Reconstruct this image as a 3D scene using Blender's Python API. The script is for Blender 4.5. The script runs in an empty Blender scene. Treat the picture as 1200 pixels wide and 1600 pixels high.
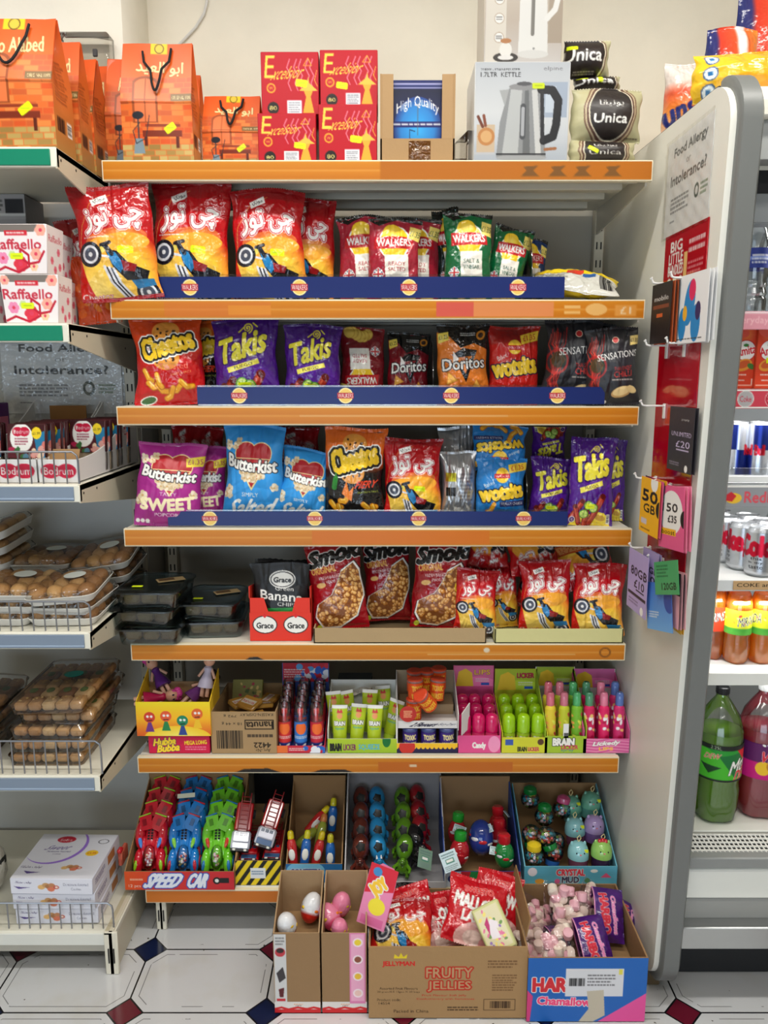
import bpy, math, random
import numpy as np
from mathutils import Matrix, Vector
PI = math.pi
SC = bpy.context.scene
COL = SC.collection
random.seed(5)

# ------------------------------------------------------------------ camera
CAM_Z, PITCH, FPX = 1.49, math.radians(10.0), 1200.0
cam_data = bpy.data.cameras.new('camera')
cam_data.sensor_fit = 'VERTICAL'; cam_data.sensor_height = 36.0; cam_data.lens = 36.0 * FPX / 1600.0
cam_data.clip_start = 0.05
cam = bpy.data.objects.new('camera', cam_data); COL.objects.link(cam)
cam.location = (0, 0, CAM_Z); cam.rotation_euler = (PI / 2 - PITCH, 0, 0)
SC.camera = cam
# ------------------------------------------------------------------ view, world, lamps
SC.view_settings.view_transform = 'Standard'; SC.view_settings.look = 'None'
SC.view_settings.gamma = 1.0; SC.view_settings.use_curve_mapping = False
SC.view_settings.exposure = 0.0
SC.cycles.use_denoising = True
SC.cycles.max_bounces = 8; SC.cycles.transparent_max_bounces = 24; SC.cycles.sample_clamp_indirect = 6.0
world = bpy.data.worlds.new('shop_ambient'); SC.world = world; world.use_nodes = True
world.node_tree.nodes['Background'].inputs[0].default_value = (0.93, 0.96, 1.0, 1)
world.node_tree.nodes['Background'].inputs[1].default_value = 0.07

def area(name, loc, rot, sx, sy, power, col):
    d = bpy.data.lights.new(name, 'AREA'); d.shape = 'RECTANGLE'; d.size = sx; d.size_y = sy
    d.energy = power; d.color = col
    o = bpy.data.objects.new(name, d); COL.objects.link(o); o.location = loc; o.rotation_euler = rot
    return o
area('ceiling_lamp', (0.1, 1.12, 2.93), (0, 0, 0), 2.4, 0.12, 38, (1.0, 0.97, 0.90))
area('ceiling_lamp', (0.0, -0.3, 2.93), (0, 0, 0), 2.4, 0.16, 32, (1.0, 0.97, 0.92))
area('ceiling_lamp', (0.0, -2.2, 2.93), (0, 0, 0), 2.4, 0.16, 16, (1.0, 0.97, 0.92))
area('shop_window_daylight', (-1.0, -3.2, 0.8), (-PI / 2 + PI, 0, 0), 3.0, 1.4, 52, (0.70, 0.85, 1.0))
area('fridge_lamp', (1.12, 1.74, 1.885), (math.radians(-15), 0, 0), 0.8, 0.05, 8, (1.0, 1.0, 0.98))

for z_ in (1.40, 1.225, .965, .80):  # fill lights added under the fridge shelves to brighten the drinks
    area('added_fridge_fill', (1.12, 1.735, z_), (math.radians(25), 0, 0), 0.8, 0.02, 1.6, (1.0, 1.0, 0.98))

# ------------------------------------------------------------------ photo geometry helpers (metres, camera at the origin looking along +Y)
CT, ST = math.cos(PITCH), math.sin(PITCH)
def dep(Y, z): return Y * CT + (CAM_Z - z) * ST
def Zp(py, Y): return CAM_Z - Y * math.tan(PITCH + math.atan((py - 800) / FPX))
def Xp(px, Y, z): return (px - 600) * dep(Y, z) / FPX
def ppm(Y, z): return FPX / dep(Y, z)

# ------------------------------------------------------------------ colours
def lin(c):
    c = np.asarray(c, dtype=np.float32) / 255.0
    return np.where(c <= 0.04045, c / 12.92, ((c + 0.055) / 1.055) ** 2.4)
WHITE = (238, 236, 230); BLACK = (22, 22, 24); CREAM = (222, 214, 192); CARD = (156, 122, 84)

# ------------------------------------------------------------------ artwork rasteriser: paints printed designs into arrays
_glyphs = {}
def glyph_tris(s):
    if s in _glyphs: return _glyphs[s]
    c = bpy.data.curves.new('lettering', 'FONT'); c.body = s; c.size = 1; c.resolution_u = 2
    o = bpy.data.objects.new('lettering', c); COL.objects.link(o)
    bpy.context.view_layer.update()
    e = o.evaluated_get(bpy.context.evaluated_depsgraph_get()); m = e.to_mesh()
    m.calc_loop_triangles()
    v = np.empty(len(m.vertices) * 3, np.float32); m.vertices.foreach_get('co', v); v = v.reshape(-1, 3)[:, :2]
    t = np.empty(len(m.loop_triangles) * 3, np.int32); m.loop_triangles.foreach_get('vertices', t); t = t.reshape(-1, 3)
    e.to_mesh_clear(); bpy.data.objects.remove(o); bpy.data.curves.remove(c)
    lo, hi = v.min(0), v.max(0); ctr = (lo + hi) / 2; sz = np.maximum(hi - lo, 1e-6)
    v = (v - ctr) / sz
    _glyphs[s] = (v[t], sz[0] / sz[1])
    return _glyphs[s]

def dilate(m, r):
    r = int(round(r))
    for _ in range(r):
        n = m.copy()
        n[1:] |= m[:-1]; n[:-1] |= m[1:]; n[:, 1:] |= m[:, :-1]; n[:, :-1] |= m[:, 1:]
        if _ % 2:
            n[1:, 1:] |= m[:-1, :-1]; n[:-1, :-1] |= m[1:, 1:]; n[1:, :-1] |= m[:-1, 1:]; n[:-1, 1:] |= m[1:, :-1]
        m = n
    return m

class Art:
    """a printed design: x and y run 0..1 from the top left corner; w, h in metres"""
    SS = 2
    def __init__(s, w, h, bg, cell=0.0016):
        s.w, s.h = w, h
        s.nx = max(3, int(round(w / cell))); s.ny = max(3, int(round(h / cell)))
        s.W, s.H = s.nx * s.SS, s.ny * s.SS
        s.a = np.empty((s.H, s.W, 3), np.float32); s.a[:] = bg
        s.yy, s.xx = np.mgrid[0:s.H, 0:s.W].astype(np.float32)
        s.yy += .5; s.xx += .5
    def mask(s, m, c, al=1.0):
        if al >= 1: s.a[m] = c
        else: s.a[m] = s.a[m] * (1 - al) + np.asarray(c, np.float32) * al
        return s
    def rect(s, x0, y0, x1, y1, c, al=1.0):
        sl = (slice(max(0, int(y0 * s.H)), max(0, int(round(y1 * s.H)))), slice(max(0, int(x0 * s.W)), max(0, int(round(x1 * s.W)))))
        s.a[sl] = s.a[sl] * (1 - al) + np.asarray(c, np.float32) * al
        return s
    def _tri(s, m, p):
        x0 = max(0, int(p[:, 0].min())); x1 = min(s.W, int(p[:, 0].max()) + 2)
        y0 = max(0, int(p[:, 1].min())); y1 = min(s.H, int(p[:, 1].max()) + 2)
        if x0 >= x1 or y0 >= y1: return
        X = s.xx[y0:y1, x0:x1]; Y = s.yy[y0:y1, x0:x1]
        (ax, ay), (bx, by), (cx, cy) = p
        d = (bx - ax) * (cy - ay) - (cx - ax) * (by - ay)
        if abs(d) < 1e-9: return
        e1 = ((bx - ax) * (Y - ay) - (by - ay) * (X - ax)) / d
        e2 = ((cx - bx) * (Y - by) - (cy - by) * (X - bx)) / d
        e3 = ((ax - cx) * (Y - cy) - (ay - cy) * (X - cx)) / d
        m[y0:y1, x0:x1] |= (e1 >= 0) & (e2 >= 0) & (e3 >= 0)
    def poly(s, pts, c, al=1.0):
        p = np.array(pts, np.float32) * (s.W, s.H)
        x0 = max(0, int(p[:, 0].min())); x1 = min(s.W, int(p[:, 0].max()) + 2)
        y0 = max(0, int(p[:, 1].min())); y1 = min(s.H, int(p[:, 1].max()) + 2)
        if x0 >= x1 or y0 >= y1: return s
        X = s.xx[y0:y1, x0:x1]; Y = s.yy[y0:y1, x0:x1]; m = np.zeros(X.shape, bool)
        n = len(p)
        for i in range(n):
            (ax, ay), (bx, by) = p[i], p[(i + 1) % n]
            if ay == by: continue
            m ^= ((ay > Y) != (by > Y)) & (X < (bx - ax) * (Y - ay) / (by - ay) + ax)
        sub = s.a[y0:y1, x0:x1]
        sub[m] = sub[m] * (1 - al) + np.asarray(c, np.float32) * al
        return s
    def ell(s, cx, cy, rx, ry, c, rot=0, al=1.0, ring=None):
        X = (s.xx - cx * s.W); Y = (s.yy - cy * s.H)
        if rot:
            r = math.radians(rot); X, Y = X * math.cos(r) + Y * math.sin(r), -X * math.sin(r) + Y * math.cos(r)
        d = (X / (rx * s.W)) ** 2 + (Y / (ry * s.W)) ** 2      # both radii in widths, so rx = ry is a circle
        m = d < 1
        if ring: m &= d > (1 - ring) ** 2
        return s.mask(m, c, al)
    def line(s, pts, wd, c, al=1.0):
        q = [(x * s.W, y * s.H) for x, y in pts]; r = wd * s.W / 2
        m = np.zeros(s.xx.shape, bool)
        for (ax, ay), (bx, by) in zip(q[:-1], q[1:]):
            x0 = max(0, int(min(ax, bx) - r - 1)); x1 = min(s.W, int(max(ax, bx) + r + 2))
            y0 = max(0, int(min(ay, by) - r - 1)); y1 = min(s.H, int(max(ay, by) + r + 2))
            if x0 >= x1 or y0 >= y1: continue
            X = s.xx[y0:y1, x0:x1]; Y = s.yy[y0:y1, x0:x1]
            dx, dy = bx - ax, by - ay; L = dx * dx + dy * dy + 1e-9
            t = np.clip(((X - ax) * dx + (Y - ay) * dy) / L, 0, 1)
            m[y0:y1, x0:x1] |= (X - ax - t * dx) ** 2 + (Y - ay - t * dy) ** 2 < r * r
        return s.mask(m, c, al)
    def glow(s, cx, cy, rx, ry, stops):
        d = np.sqrt(((s.xx / s.W - cx) / rx) ** 2 + ((s.yy / s.H - cy) / ry) ** 2)
        for k in range(3):
            xs = [q[0] for q in stops]; v = np.interp(d, xs, [q[1][k] for q in stops])
            m = d < xs[-1]; s.a[..., k][m] = v[m]
        return s
    def grad(s, stops, horiz=False, box=(0, 0, 1, 1)):
        t = (s.xx / s.W) if horiz else (s.yy / s.H)
        m = (s.xx >= box[0] * s.W) & (s.xx < box[2] * s.W) & (s.yy >= box[1] * s.H) & (s.yy < box[3] * s.H)
        for k in range(3):
            s.a[..., k][m] = np.interp(t[m], [q[0] for q in stops], [q[1][k] for q in stops])
        return s
    def text(s, body, cx, cy, w, h, c, bold=0, rot=0, shear=0, out=None, arc=0, al=1.0, out2=None):
        T, asp = glyph_tris(body)
        p = T.copy()
        p[..., 0] += shear * p[..., 1]
        px = p[..., 0] * w * s.W; py = -p[..., 1] * h * s.H
        if arc: py = py + arc * s.W * (p[..., 0] ** 2) * 4 - arc * s.W * .4
        r = math.radians(-rot)
        X = px * math.cos(r) - py * math.sin(r) + cx * s.W; Y = px * math.sin(r) + py * math.cos(r) + cy * s.H
        m = np.zeros(s.xx.shape, bool)
        for t in np.stack([X, Y], -1): s._tri(m, t)
        hp = h * s.H
        if bold: m = dilate(m, bold * .03 * hp)
        if out2: s.mask(dilate(m, max(2, (out[1] + out2[1]) * .035 * hp)), out2[0])
        if out: s.mask(dilate(m, max(1, out[1] * .035 * hp)), out[0])
        return s.mask(m, c, al)
    def lines(s, x0, y0, x1, y1, n, c, seed=1, al=.75):          # small print too small to read
        rr = random.Random(seed)
        for k in range(n):
            y = y0 + (y1 - y0) * (k + .5) / n; x = x0
            xe = x1 - rr.random() * (x1 - x0) * .2
            while x < xe:
                l = (x1 - x0) * rr.uniform(.05, .16); s.rect(x, y - .28 * (y1 - y0) / n, min(xe, x + l), y + .22 * (y1 - y0) / n, c, al); x += l + (x1 - x0) * .025
        return s
    def bars(s, x0, y0, x1, y1, c=BLACK, seed=3):
        rr = random.Random(seed); x = x0
        while x < x1:
            w = (x1 - x0) * rr.uniform(.012, .05); s.rect(x, y0, min(x + w, x1), y1, c); x += w + (x1 - x0) * rr.uniform(.012, .04)
        return s
    def speck(s, x0, y0, x1, y1, n, r, cols, seed=1, el=.7):
        rr = random.Random(seed)
        for _ in range(n):
            s.ell(rr.uniform(x0, x1), rr.uniform(y0, y1), r * rr.uniform(.7, 1.2), r * el * rr.uniform(.7, 1.2), rr.choice(cols), rr.uniform(0, 180))
        return s
    def sticker(s, cx, cy, w=.16, h=.075, rot=0):
        r = math.radians(rot); k = s.w / s.h
        pts = [(cx + (a * math.cos(r) * w - b * math.sin(r) * h / k), cy + (a * math.sin(r) * w * k + b * math.cos(r) * h)) for a, b in ((-.5, -.4), (-.4, -.5), (.4, -.5), (.5, -.4), (.5, .4), (.4, .5), (-.4, .5), (-.5, .4))]
        s.poly(pts, (222, 240, 20)); s.rect(cx - w * .3, cy - h * .06, cx + w * .3, cy + h * .06, (150, 170, 20), .6)
        return s
    def out(s):
        b = s.a.reshape(s.ny, s.SS, s.nx, s.SS, 3).mean((1, 3))
        return lin(b)                                            # [ny, nx, 3], row 0 at the top

# ------------------------------------------------------------------ materials (all node based; printed colours come from the mesh's own colour layer)
MATS = {}
def mat(kind):
    if kind in MATS: return MATS[kind]
    m = bpy.data.materials.new(kind); m.use_nodes = True; nt = m.node_tree; N = nt.nodes; L = nt.links
    b = N['Principled BSDF']; at = N.new('ShaderNodeAttribute'); at.attribute_name = 'Col'
    L.new(at.outputs['Color'], b.inputs['Base Color'])
    def bump(scale, strength, detail=3, dist=.002):
        tc = N.new('ShaderNodeTexCoord'); n = N.new('ShaderNodeTexNoise'); n.inputs['Scale'].default_value = scale; n.inputs['Detail'].default_value = detail
        bp = N.new('ShaderNodeBump'); bp.inputs['Strength'].default_value = strength; bp.inputs['Distance'].default_value = dist
        L.new(tc.outputs['Object'], n.inputs['Vector']); L.new(n.outputs['Fac'], bp.inputs['Height']); L.new(bp.outputs['Normal'], b.inputs['Normal'])
        return n
    R = b.inputs['Roughness']
    if kind == 'card': R.default_value = .5; b.inputs['Specular IOR Level'].default_value = .35; bump(60, .15)
    elif kind == 'board': R.default_value = .85; b.inputs['Specular IOR Level'].default_value = .15; bump(90, .3)
    elif kind == 'foil':
        R.default_value = .17; b.inputs['Specular IOR Level'].default_value = .6; bump(40, 1.0, 2, .006)
    elif kind == 'matt_foil': R.default_value = .42; bump(38, .45, 2, .004)
    elif kind == 'silver': R.default_value = .3; b.inputs['Metallic'].default_value = .8; bump(40, .5, 2, .004)
    elif kind == 'plastic': R.default_value = .3; b.inputs['Specular IOR Level'].default_value = .3
    elif kind == 'gloss': R.default_value = .1; b.inputs['Coat Weight'].default_value = .4
    elif kind == 'matt': R.default_value = .7
    elif kind == 'rubber': R.default_value = .9
    elif kind == 'steel': R.default_value = .35; b.inputs['Metallic'].default_value = .9
    elif kind == 'alu': R.default_value = .26; b.inputs['Metallic'].default_value = .75
    elif kind == 'paint':
        R.default_value = .38; n = bump(30, .05)
    elif kind == 'food': R.default_value = .6; bump(220, .8, 4, .002)
    elif kind in ('clear', 'smoke', 'liquid', 'film'):
        tr = N.new('ShaderNodeBsdfTransparent'); mx = N.new('ShaderNodeMixShader'); o = N['Material Output']
        L.new(at.outputs['Color'], tr.inputs['Color'])
        if kind == 'liquid':
            R.default_value = .08; gq = N.new('ShaderNodeGamma'); gq.inputs[1].default_value = .45; L.new(at.outputs['Color'], gq.inputs[0]); L.new(gq.outputs[0], tr.inputs['Color']); mx.inputs[0].default_value = .72
            em = N.new('ShaderNodeBsdfTranslucent'); L.new(at.outputs['Color'], em.inputs['Color'])
            m2 = N.new('ShaderNodeMixShader'); m2.inputs[0].default_value = .6
            L.new(em.outputs[0], m2.inputs[1]); L.new(b.outputs[0], m2.inputs[2])
            L.new(tr.outputs[0], mx.inputs[1]); L.new(m2.outputs[0], mx.inputs[2])
        else:
            R.default_value = .12; gm = N.new('ShaderNodeGamma'); gm.inputs[1].default_value = .8 if kind == 'smoke' else .3
            L.new(at.outputs['Color'], gm.inputs[0]); L.new(gm.outputs[0], tr.inputs['Color'])
            fr = N.new('ShaderNodeFresnel'); fr.inputs['IOR'].default_value = 1.12 if kind == 'film' else 1.4
            ad = N.new('ShaderNodeMath'); ad.operation = 'ADD'; ad.inputs[1].default_value = {'clear': .08, 'smoke': .08, 'film': .07}[kind]
            L.new(fr.outputs[0], ad.inputs[0]); L.new(ad.outputs[0], mx.inputs[0])
            gl = N.new('ShaderNodeBsdfGlossy'); gl.inputs['Roughness'].default_value = .12
            L.new(tr.outputs[0], mx.inputs[1]); L.new(gl.outputs[0], mx.inputs[2])
            if kind == 'film':
                bump(45, .9, 2, .01); L.new(b.inputs['Normal'].links[0].from_socket, gl.inputs['Normal'])
        L.new(mx.outputs[0], o.inputs['Surface'])
    MATS[kind] = m
    return m

# ------------------------------------------------------------------ mesh builder
def rot3(ax, deg): return Matrix.Rotation(math.radians(deg), 4, ax)
def T3(x, y, z): return Matrix.Translation((x, y, z))
def S3(x, y=None, z=None):
    if y is None: y = z = x
    return Matrix.Diagonal((x, y, z, 1))
class MB:
    def __init__(s):
        s.v = []; s.n = 0; s.c = []; s.f = []; s.fm = []; s.mats = []; s.M = Matrix.Identity(4)
    def _m(s, m):
        if m not in s.mats: s.mats.append(m)
        return s.mats.index(m)
    def add(s, v, f, col, m):
        v = np.asarray(v, np.float32).reshape(-1, 3)
        if s.M != Matrix.Identity(4):
            A = np.array(s.M, np.float32); v = v @ A[:3, :3].T + A[:3, 3]
        c = np.empty((len(v), 4), np.float32); c[:, 3] = 1
        col = np.asarray(col, np.float32)
        c[:, :3] = lin(col) if col.ndim == 1 else col
        b = s.n; s.v.append(v); s.c.append(c); s.n += len(v); k = s._m(m)
        if isinstance(f, np.ndarray): s.f.append(f + b); s.fm.append(np.full(len(f), k, np.int32))
        else:
            by = {}
            for q in f: by.setdefault(len(q), []).append(q)
            for q in by.values():
                q = np.array(q, np.int32); s.f.append(q + b); s.fm.append(np.full(len(q), k, np.int32))
        return s
    def grid(s, P, C, m, flip=False):
        ny, nx = P.shape[:2]; i = np.arange(ny * nx).reshape(ny, nx)
        q = np.stack([i[:-1, :-1], i[1:, :-1], i[1:, 1:], i[:-1, 1:]], -1).reshape(-1, 4)
        if flip: q = q[:, ::-1]
        C = np.asarray(C, np.float32)                                   # already linear here
        C = np.broadcast_to(C, (ny * nx, 3)) if C.ndim == 1 else C.reshape(-1, 3)
        return s.add(P.reshape(-1, 3), np.ascontiguousarray(q.astype(np.int32)), C, m)
    def panel(s, art, o, u, v, m):
        """art laid on a flat panel: o the top left corner, u to the right edge, v down to the bottom edge"""
        C = art.out(); ny, nx = C.shape[:2]
        a = np.linspace(0, 1, nx); b = np.linspace(0, 1, ny)
        P = np.array(o)[None, None] + a[None, :, None] * np.array(u)[None, None] + b[:, None, None] * np.array(v)[None, None]
        return s.grid(P.astype(np.float32), C, m)
    def quad(s, a, b, c, d, col, m): return s.add([a, b, c, d], [(0, 1, 2, 3)], col, m)
    def box(s, c, sz, col, m='card', r=.0015):
        x, y, z = [q / 2 for q in sz]; r = min(r, x * .49, y * .49, z * .49); V = []; idx = {}
        for sx in (-1, 1):
            for sy in (-1, 1):
                for sz_ in (-1, 1):
                    for k in range(3):
                        p = [sx * (x - r), sy * (y - r), sz_ * (z - r)]; p[k] = (sx * x, sy * y, sz_ * z)[k]
                        idx[(sx, sy, sz_, k)] = len(V); V.append([p[0] + c[0], p[1] + c[1], p[2] + c[2]])
        F = []
        def fc(keys):
            q = [idx[k] for k in keys]; P = [Vector(V[i]) for i in q]
            n = (P[1] - P[0]).cross(P[2] - P[0]); ctr = sum(P, Vector()) / len(P) - Vector(c)
            F.append(tuple(q) if n.dot(ctr) > 0 else tuple(q[::-1]))
        for k in range(3):
            a, b = [q for q in range(3) if q != k]
            for sg in (-1, 1):
                ks = []
                for u, w in ((-1, -1), (1, -1), (1, 1), (-1, 1)):
                    t = [0, 0, 0]; t[k] = sg; t[a] = u; t[b] = w; ks.append((t[0], t[1], t[2], k))
                fc(ks)
            for u in (-1, 1):
                for w in (-1, 1):
                    ks = []
                    for sg, kk in ((-1, a), (1, a), (1, b), (-1, b)):
                        t = [0, 0, 0]; t[k] = sg; t[a] = u; t[b] = w; ks.append((t[0], t[1], t[2], kk))
                    fc(ks)
        for sx in (-1, 1):
            for sy in (-1, 1):
                for q in (-1, 1): fc([(sx, sy, q, 0), (sx, sy, q, 1), (sx, sy, q, 2)])
        return s.add(V, F, col, m)
    def lathe(s, prof, col, m='plastic', n=24, c=(0, 0, 0), cap=True, sx=1, sy=1, wob=None):
        """prof: (r, z[, colour]) from bottom to top"""
        P = []; C = []
        for q in prof:
            a = np.arange(n) * 2 * PI / n; rr = np.full(n, q[0])
            if wob: rr = rr * wob(a, q[1])
            P.append(np.stack([c[0] + sx * rr * np.cos(a), c[1] + sy * rr * np.sin(a), np.full(n, c[2] + q[1])], -1))
            C.append(np.repeat(lin(q[2] if len(q) > 2 else col)[None], n, 0))
        k = len(prof); V = np.concatenate(P); F = []
        for i in range(k - 1):
            for j in range(n):
                F.append((i * n + j, i * n + (j + 1) % n, (i + 1) * n + (j + 1) % n, (i + 1) * n + j))
        if cap: F.append(tuple(range(n))[::-1]); F.append(tuple((k - 1) * n + j for j in range(n)))
        return s.add(V, F, np.concatenate(C), m)
    def cyl(s, c, r, h, col, m='plastic', n=20, r2=None, axis='z', bev=0):
        r2 = r if r2 is None else r2
        old = s.M
        s.M = old @ T3(*c) @ {'z': Matrix.Identity(4), 'x': rot3('Y', 90), 'y': rot3('X', -90)}[axis]
        pr = [(r, 0), (r2, h)] if not bev else [(r - bev, 0), (r, bev), (r2, h - bev), (r2 - bev, h)]
        s.lathe(pr, col, m, n); s.M = old; return s
    def ball(s, c, r, col, m='plastic', n=16, k=10, cols=None):
        if not hasattr(r, '__len__'): r = (r, r, r)
        pr = []
        for i in range(k + 1):
            t = -PI / 2 + PI * i / k; q = (max(math.cos(t), 1e-4), math.sin(t))
            pr.append((q[0], q[1], cols(i / k)) if cols else q)
        old = s.M; s.M = old @ T3(*c) @ S3(*r); s.lathe(pr, col, m, n, cap=False); s.M = old; return s
    def tube(s, pts, r, col, m='plastic', n=8, cap=True):
        pts = [Vector(p) for p in pts]; V = []; k = len(pts); up = Vector((.013, .02, 1)).normalized()
        pv = None
        for i, p in enumerate(pts):
            d = (pts[min(i + 1, k - 1)] - pts[max(i - 1, 0)]).normalized()
            if pv is None:
                a = d.cross(up)
                if a.length < .1: a = d.cross(Vector((1, .1, 0)))
            else: a = pv - d * pv.dot(d)
            a.normalize(); pv = a; b = d.cross(a); rr = r[i] if hasattr(r, '__len__') else r
            for j in range(n):
                t = 2 * PI * j / n; V.append(p + a * math.cos(t) * rr + b * math.sin(t) * rr)
        F = [(i * n + j, i * n + (j + 1) % n, (i + 1) * n + (j + 1) % n, (i + 1) * n + j) for i in range(k - 1) for j in range(n)]
        if cap: F += [tuple(range(n))[::-1], tuple((k - 1) * n + j for j in range(n))]
        return s.add([tuple(v) for v in V], F, col, m)
    def prism(s, poly, y0, y1, col, m='card'):
        """poly in (x, z), extruded from y0 to y1"""
        n = len(poly); A = sum(poly[i][0] * poly[(i + 1) % n][1] - poly[(i + 1) % n][0] * poly[i][1] for i in range(n))
        if A < 0: poly = poly[::-1]
        V = [(x, y0, z) for x, z in poly] + [(x, y1, z) for x, z in poly]
        F = [tuple(range(n)), tuple(range(2 * n - 1, n - 1, -1))] + [((i + 1) % n, i, n + i, n + (i + 1) % n) for i in range(n)]
        return s.add(V, F, col, m)
    def build(s, name, parent=None, angle=38, smooth=True):
        me = bpy.data.meshes.new(name)
        V = np.concatenate(s.v); C = np.concatenate(s.c)
        me.vertices.add(len(V)); me.vertices.foreach_set('co', V.ravel())
        cnt = [np.full(len(f), f.shape[1], np.int32) for f in s.f]
        tot = np.concatenate(cnt); lv = np.concatenate([f.ravel() for f in s.f]).astype(np.int32)
        me.loops.add(len(lv)); me.loops.foreach_set('vertex_index', lv)
        me.polygons.add(len(tot)); st = np.concatenate([[0], np.cumsum(tot)[:-1]]).astype(np.int32)
        me.polygons.foreach_set('loop_start', st); me.polygons.foreach_set('loop_total', tot)
        me.polygons.foreach_set('material_index', np.concatenate(s.fm))
        me.update(calc_edges=True)
        at = me.color_attributes.new('Col', 'FLOAT_COLOR', 'POINT'); at.data.foreach_set('color', C.ravel())
        for k in s.mats: me.materials.append(mat(k))
        if smooth:
            me.polygons.foreach_set('use_smooth', np.ones(len(tot), bool))
            me.set_sharp_from_angle(angle=math.radians(angle))
        me.validate()
        o = bpy.data.objects.new(name, me); COL.objects.link(o)
        if parent: o.parent = parent
        return o

# ------------------------------------------------------------------ objects, labels, copies
def tag(o, label=None, cat=None, group=None, kind=None):
    if label: o['label'] = label
    if cat: o['category'] = cat
    if group: o['group'] = group
    if kind: o['kind'] = kind
    return o
def thing(name, label, cat, group=None, loc=(0, 0, 0), rot=(0, 0, 0)):
    o = bpy.data.objects.new(name, None); COL.objects.link(o); o.empty_display_size = .02
    o.location = loc; o.rotation_euler = [math.radians(a) for a in rot]
    return tag(o, label, cat, group)
def kids(o): return [c for c in COL.objects if c.parent == o]
def dup(root, loc, rot=(0, 0, 0), label=None, group=None, scale=None):
    def cp(o, par):
        c = o.copy(); COL.objects.link(c); c.parent = par
        for ch in KID.get(o.name, []): cp(ch, c)
        return c
    KID = {}
    def walk(o):
        for ch in o.children: KID.setdefault(o.name, []).append(ch); walk(ch)
    walk(root)
    c = cp(root, None); c.location = loc; c.rotation_euler = [math.radians(a) for a in rot]
    if scale: c.scale = (scale,) * 3 if not hasattr(scale, '__len__') else scale
    if label: c['label'] = label
    if group: c['group'] = group
    return c
class Kind:
    """makes one thing of a kind the first time, copies of it afterwards"""
    def __init__(s, make): s.make = make; s.first = None
    def put(s, loc, rot=(0, 0, 0), label=None, group=None, scale=None):
        if s.first is None:
            s.first = s.make(); o = s.first
            o.location = loc; o.rotation_euler = [math.radians(a) for a in rot]
            if scale: o.scale = (scale,) * 3 if not hasattr(scale, '__len__') else scale
            if label: o['label'] = label
            if group: o['group'] = group
            return o
        sc = scale or 1.0
        return dup(s.first, loc, rot, label, group, sc)
ORD = ['first', 'second', 'third', 'fourth', 'fifth', 'sixth', 'seventh', 'eighth', 'ninth', 'tenth']

# ------------------------------------------------------------------ bags: a pillow of foil with crimped seals
def wrinkle(U, V, seed, amp, edge):
    r = np.random.RandomState(seed); H = np.zeros_like(U)
    for k in range(9):
        a = r.uniform(0, PI); f = r.uniform(2, 7); p = r.uniform(0, 6)
        w = np.sin((U * math.cos(a) + V * math.sin(a)) * f * 2 + p + 1.3 * np.sin((U * math.sin(a) - V * math.cos(a)) * 3 + p))
        H += (1 - np.abs(w)) ** 2 * r.uniform(.4, 1) * (1 if k % 2 else -1)
    f = np.zeros_like(U)
    for k in range(7):                                            # folds running in from the seals
        x0 = r.uniform(.08, .92); w = r.uniform(.015, .04); sl = r.uniform(-.25, .25); top = r.rand() < .5
        t = V if top else 1 - V
        f -= np.exp(-((U - x0 - sl * t) / w) ** 2) * np.exp(-t * 6)
    return amp * (H * .35 + f * 1.2 * edge)
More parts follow.
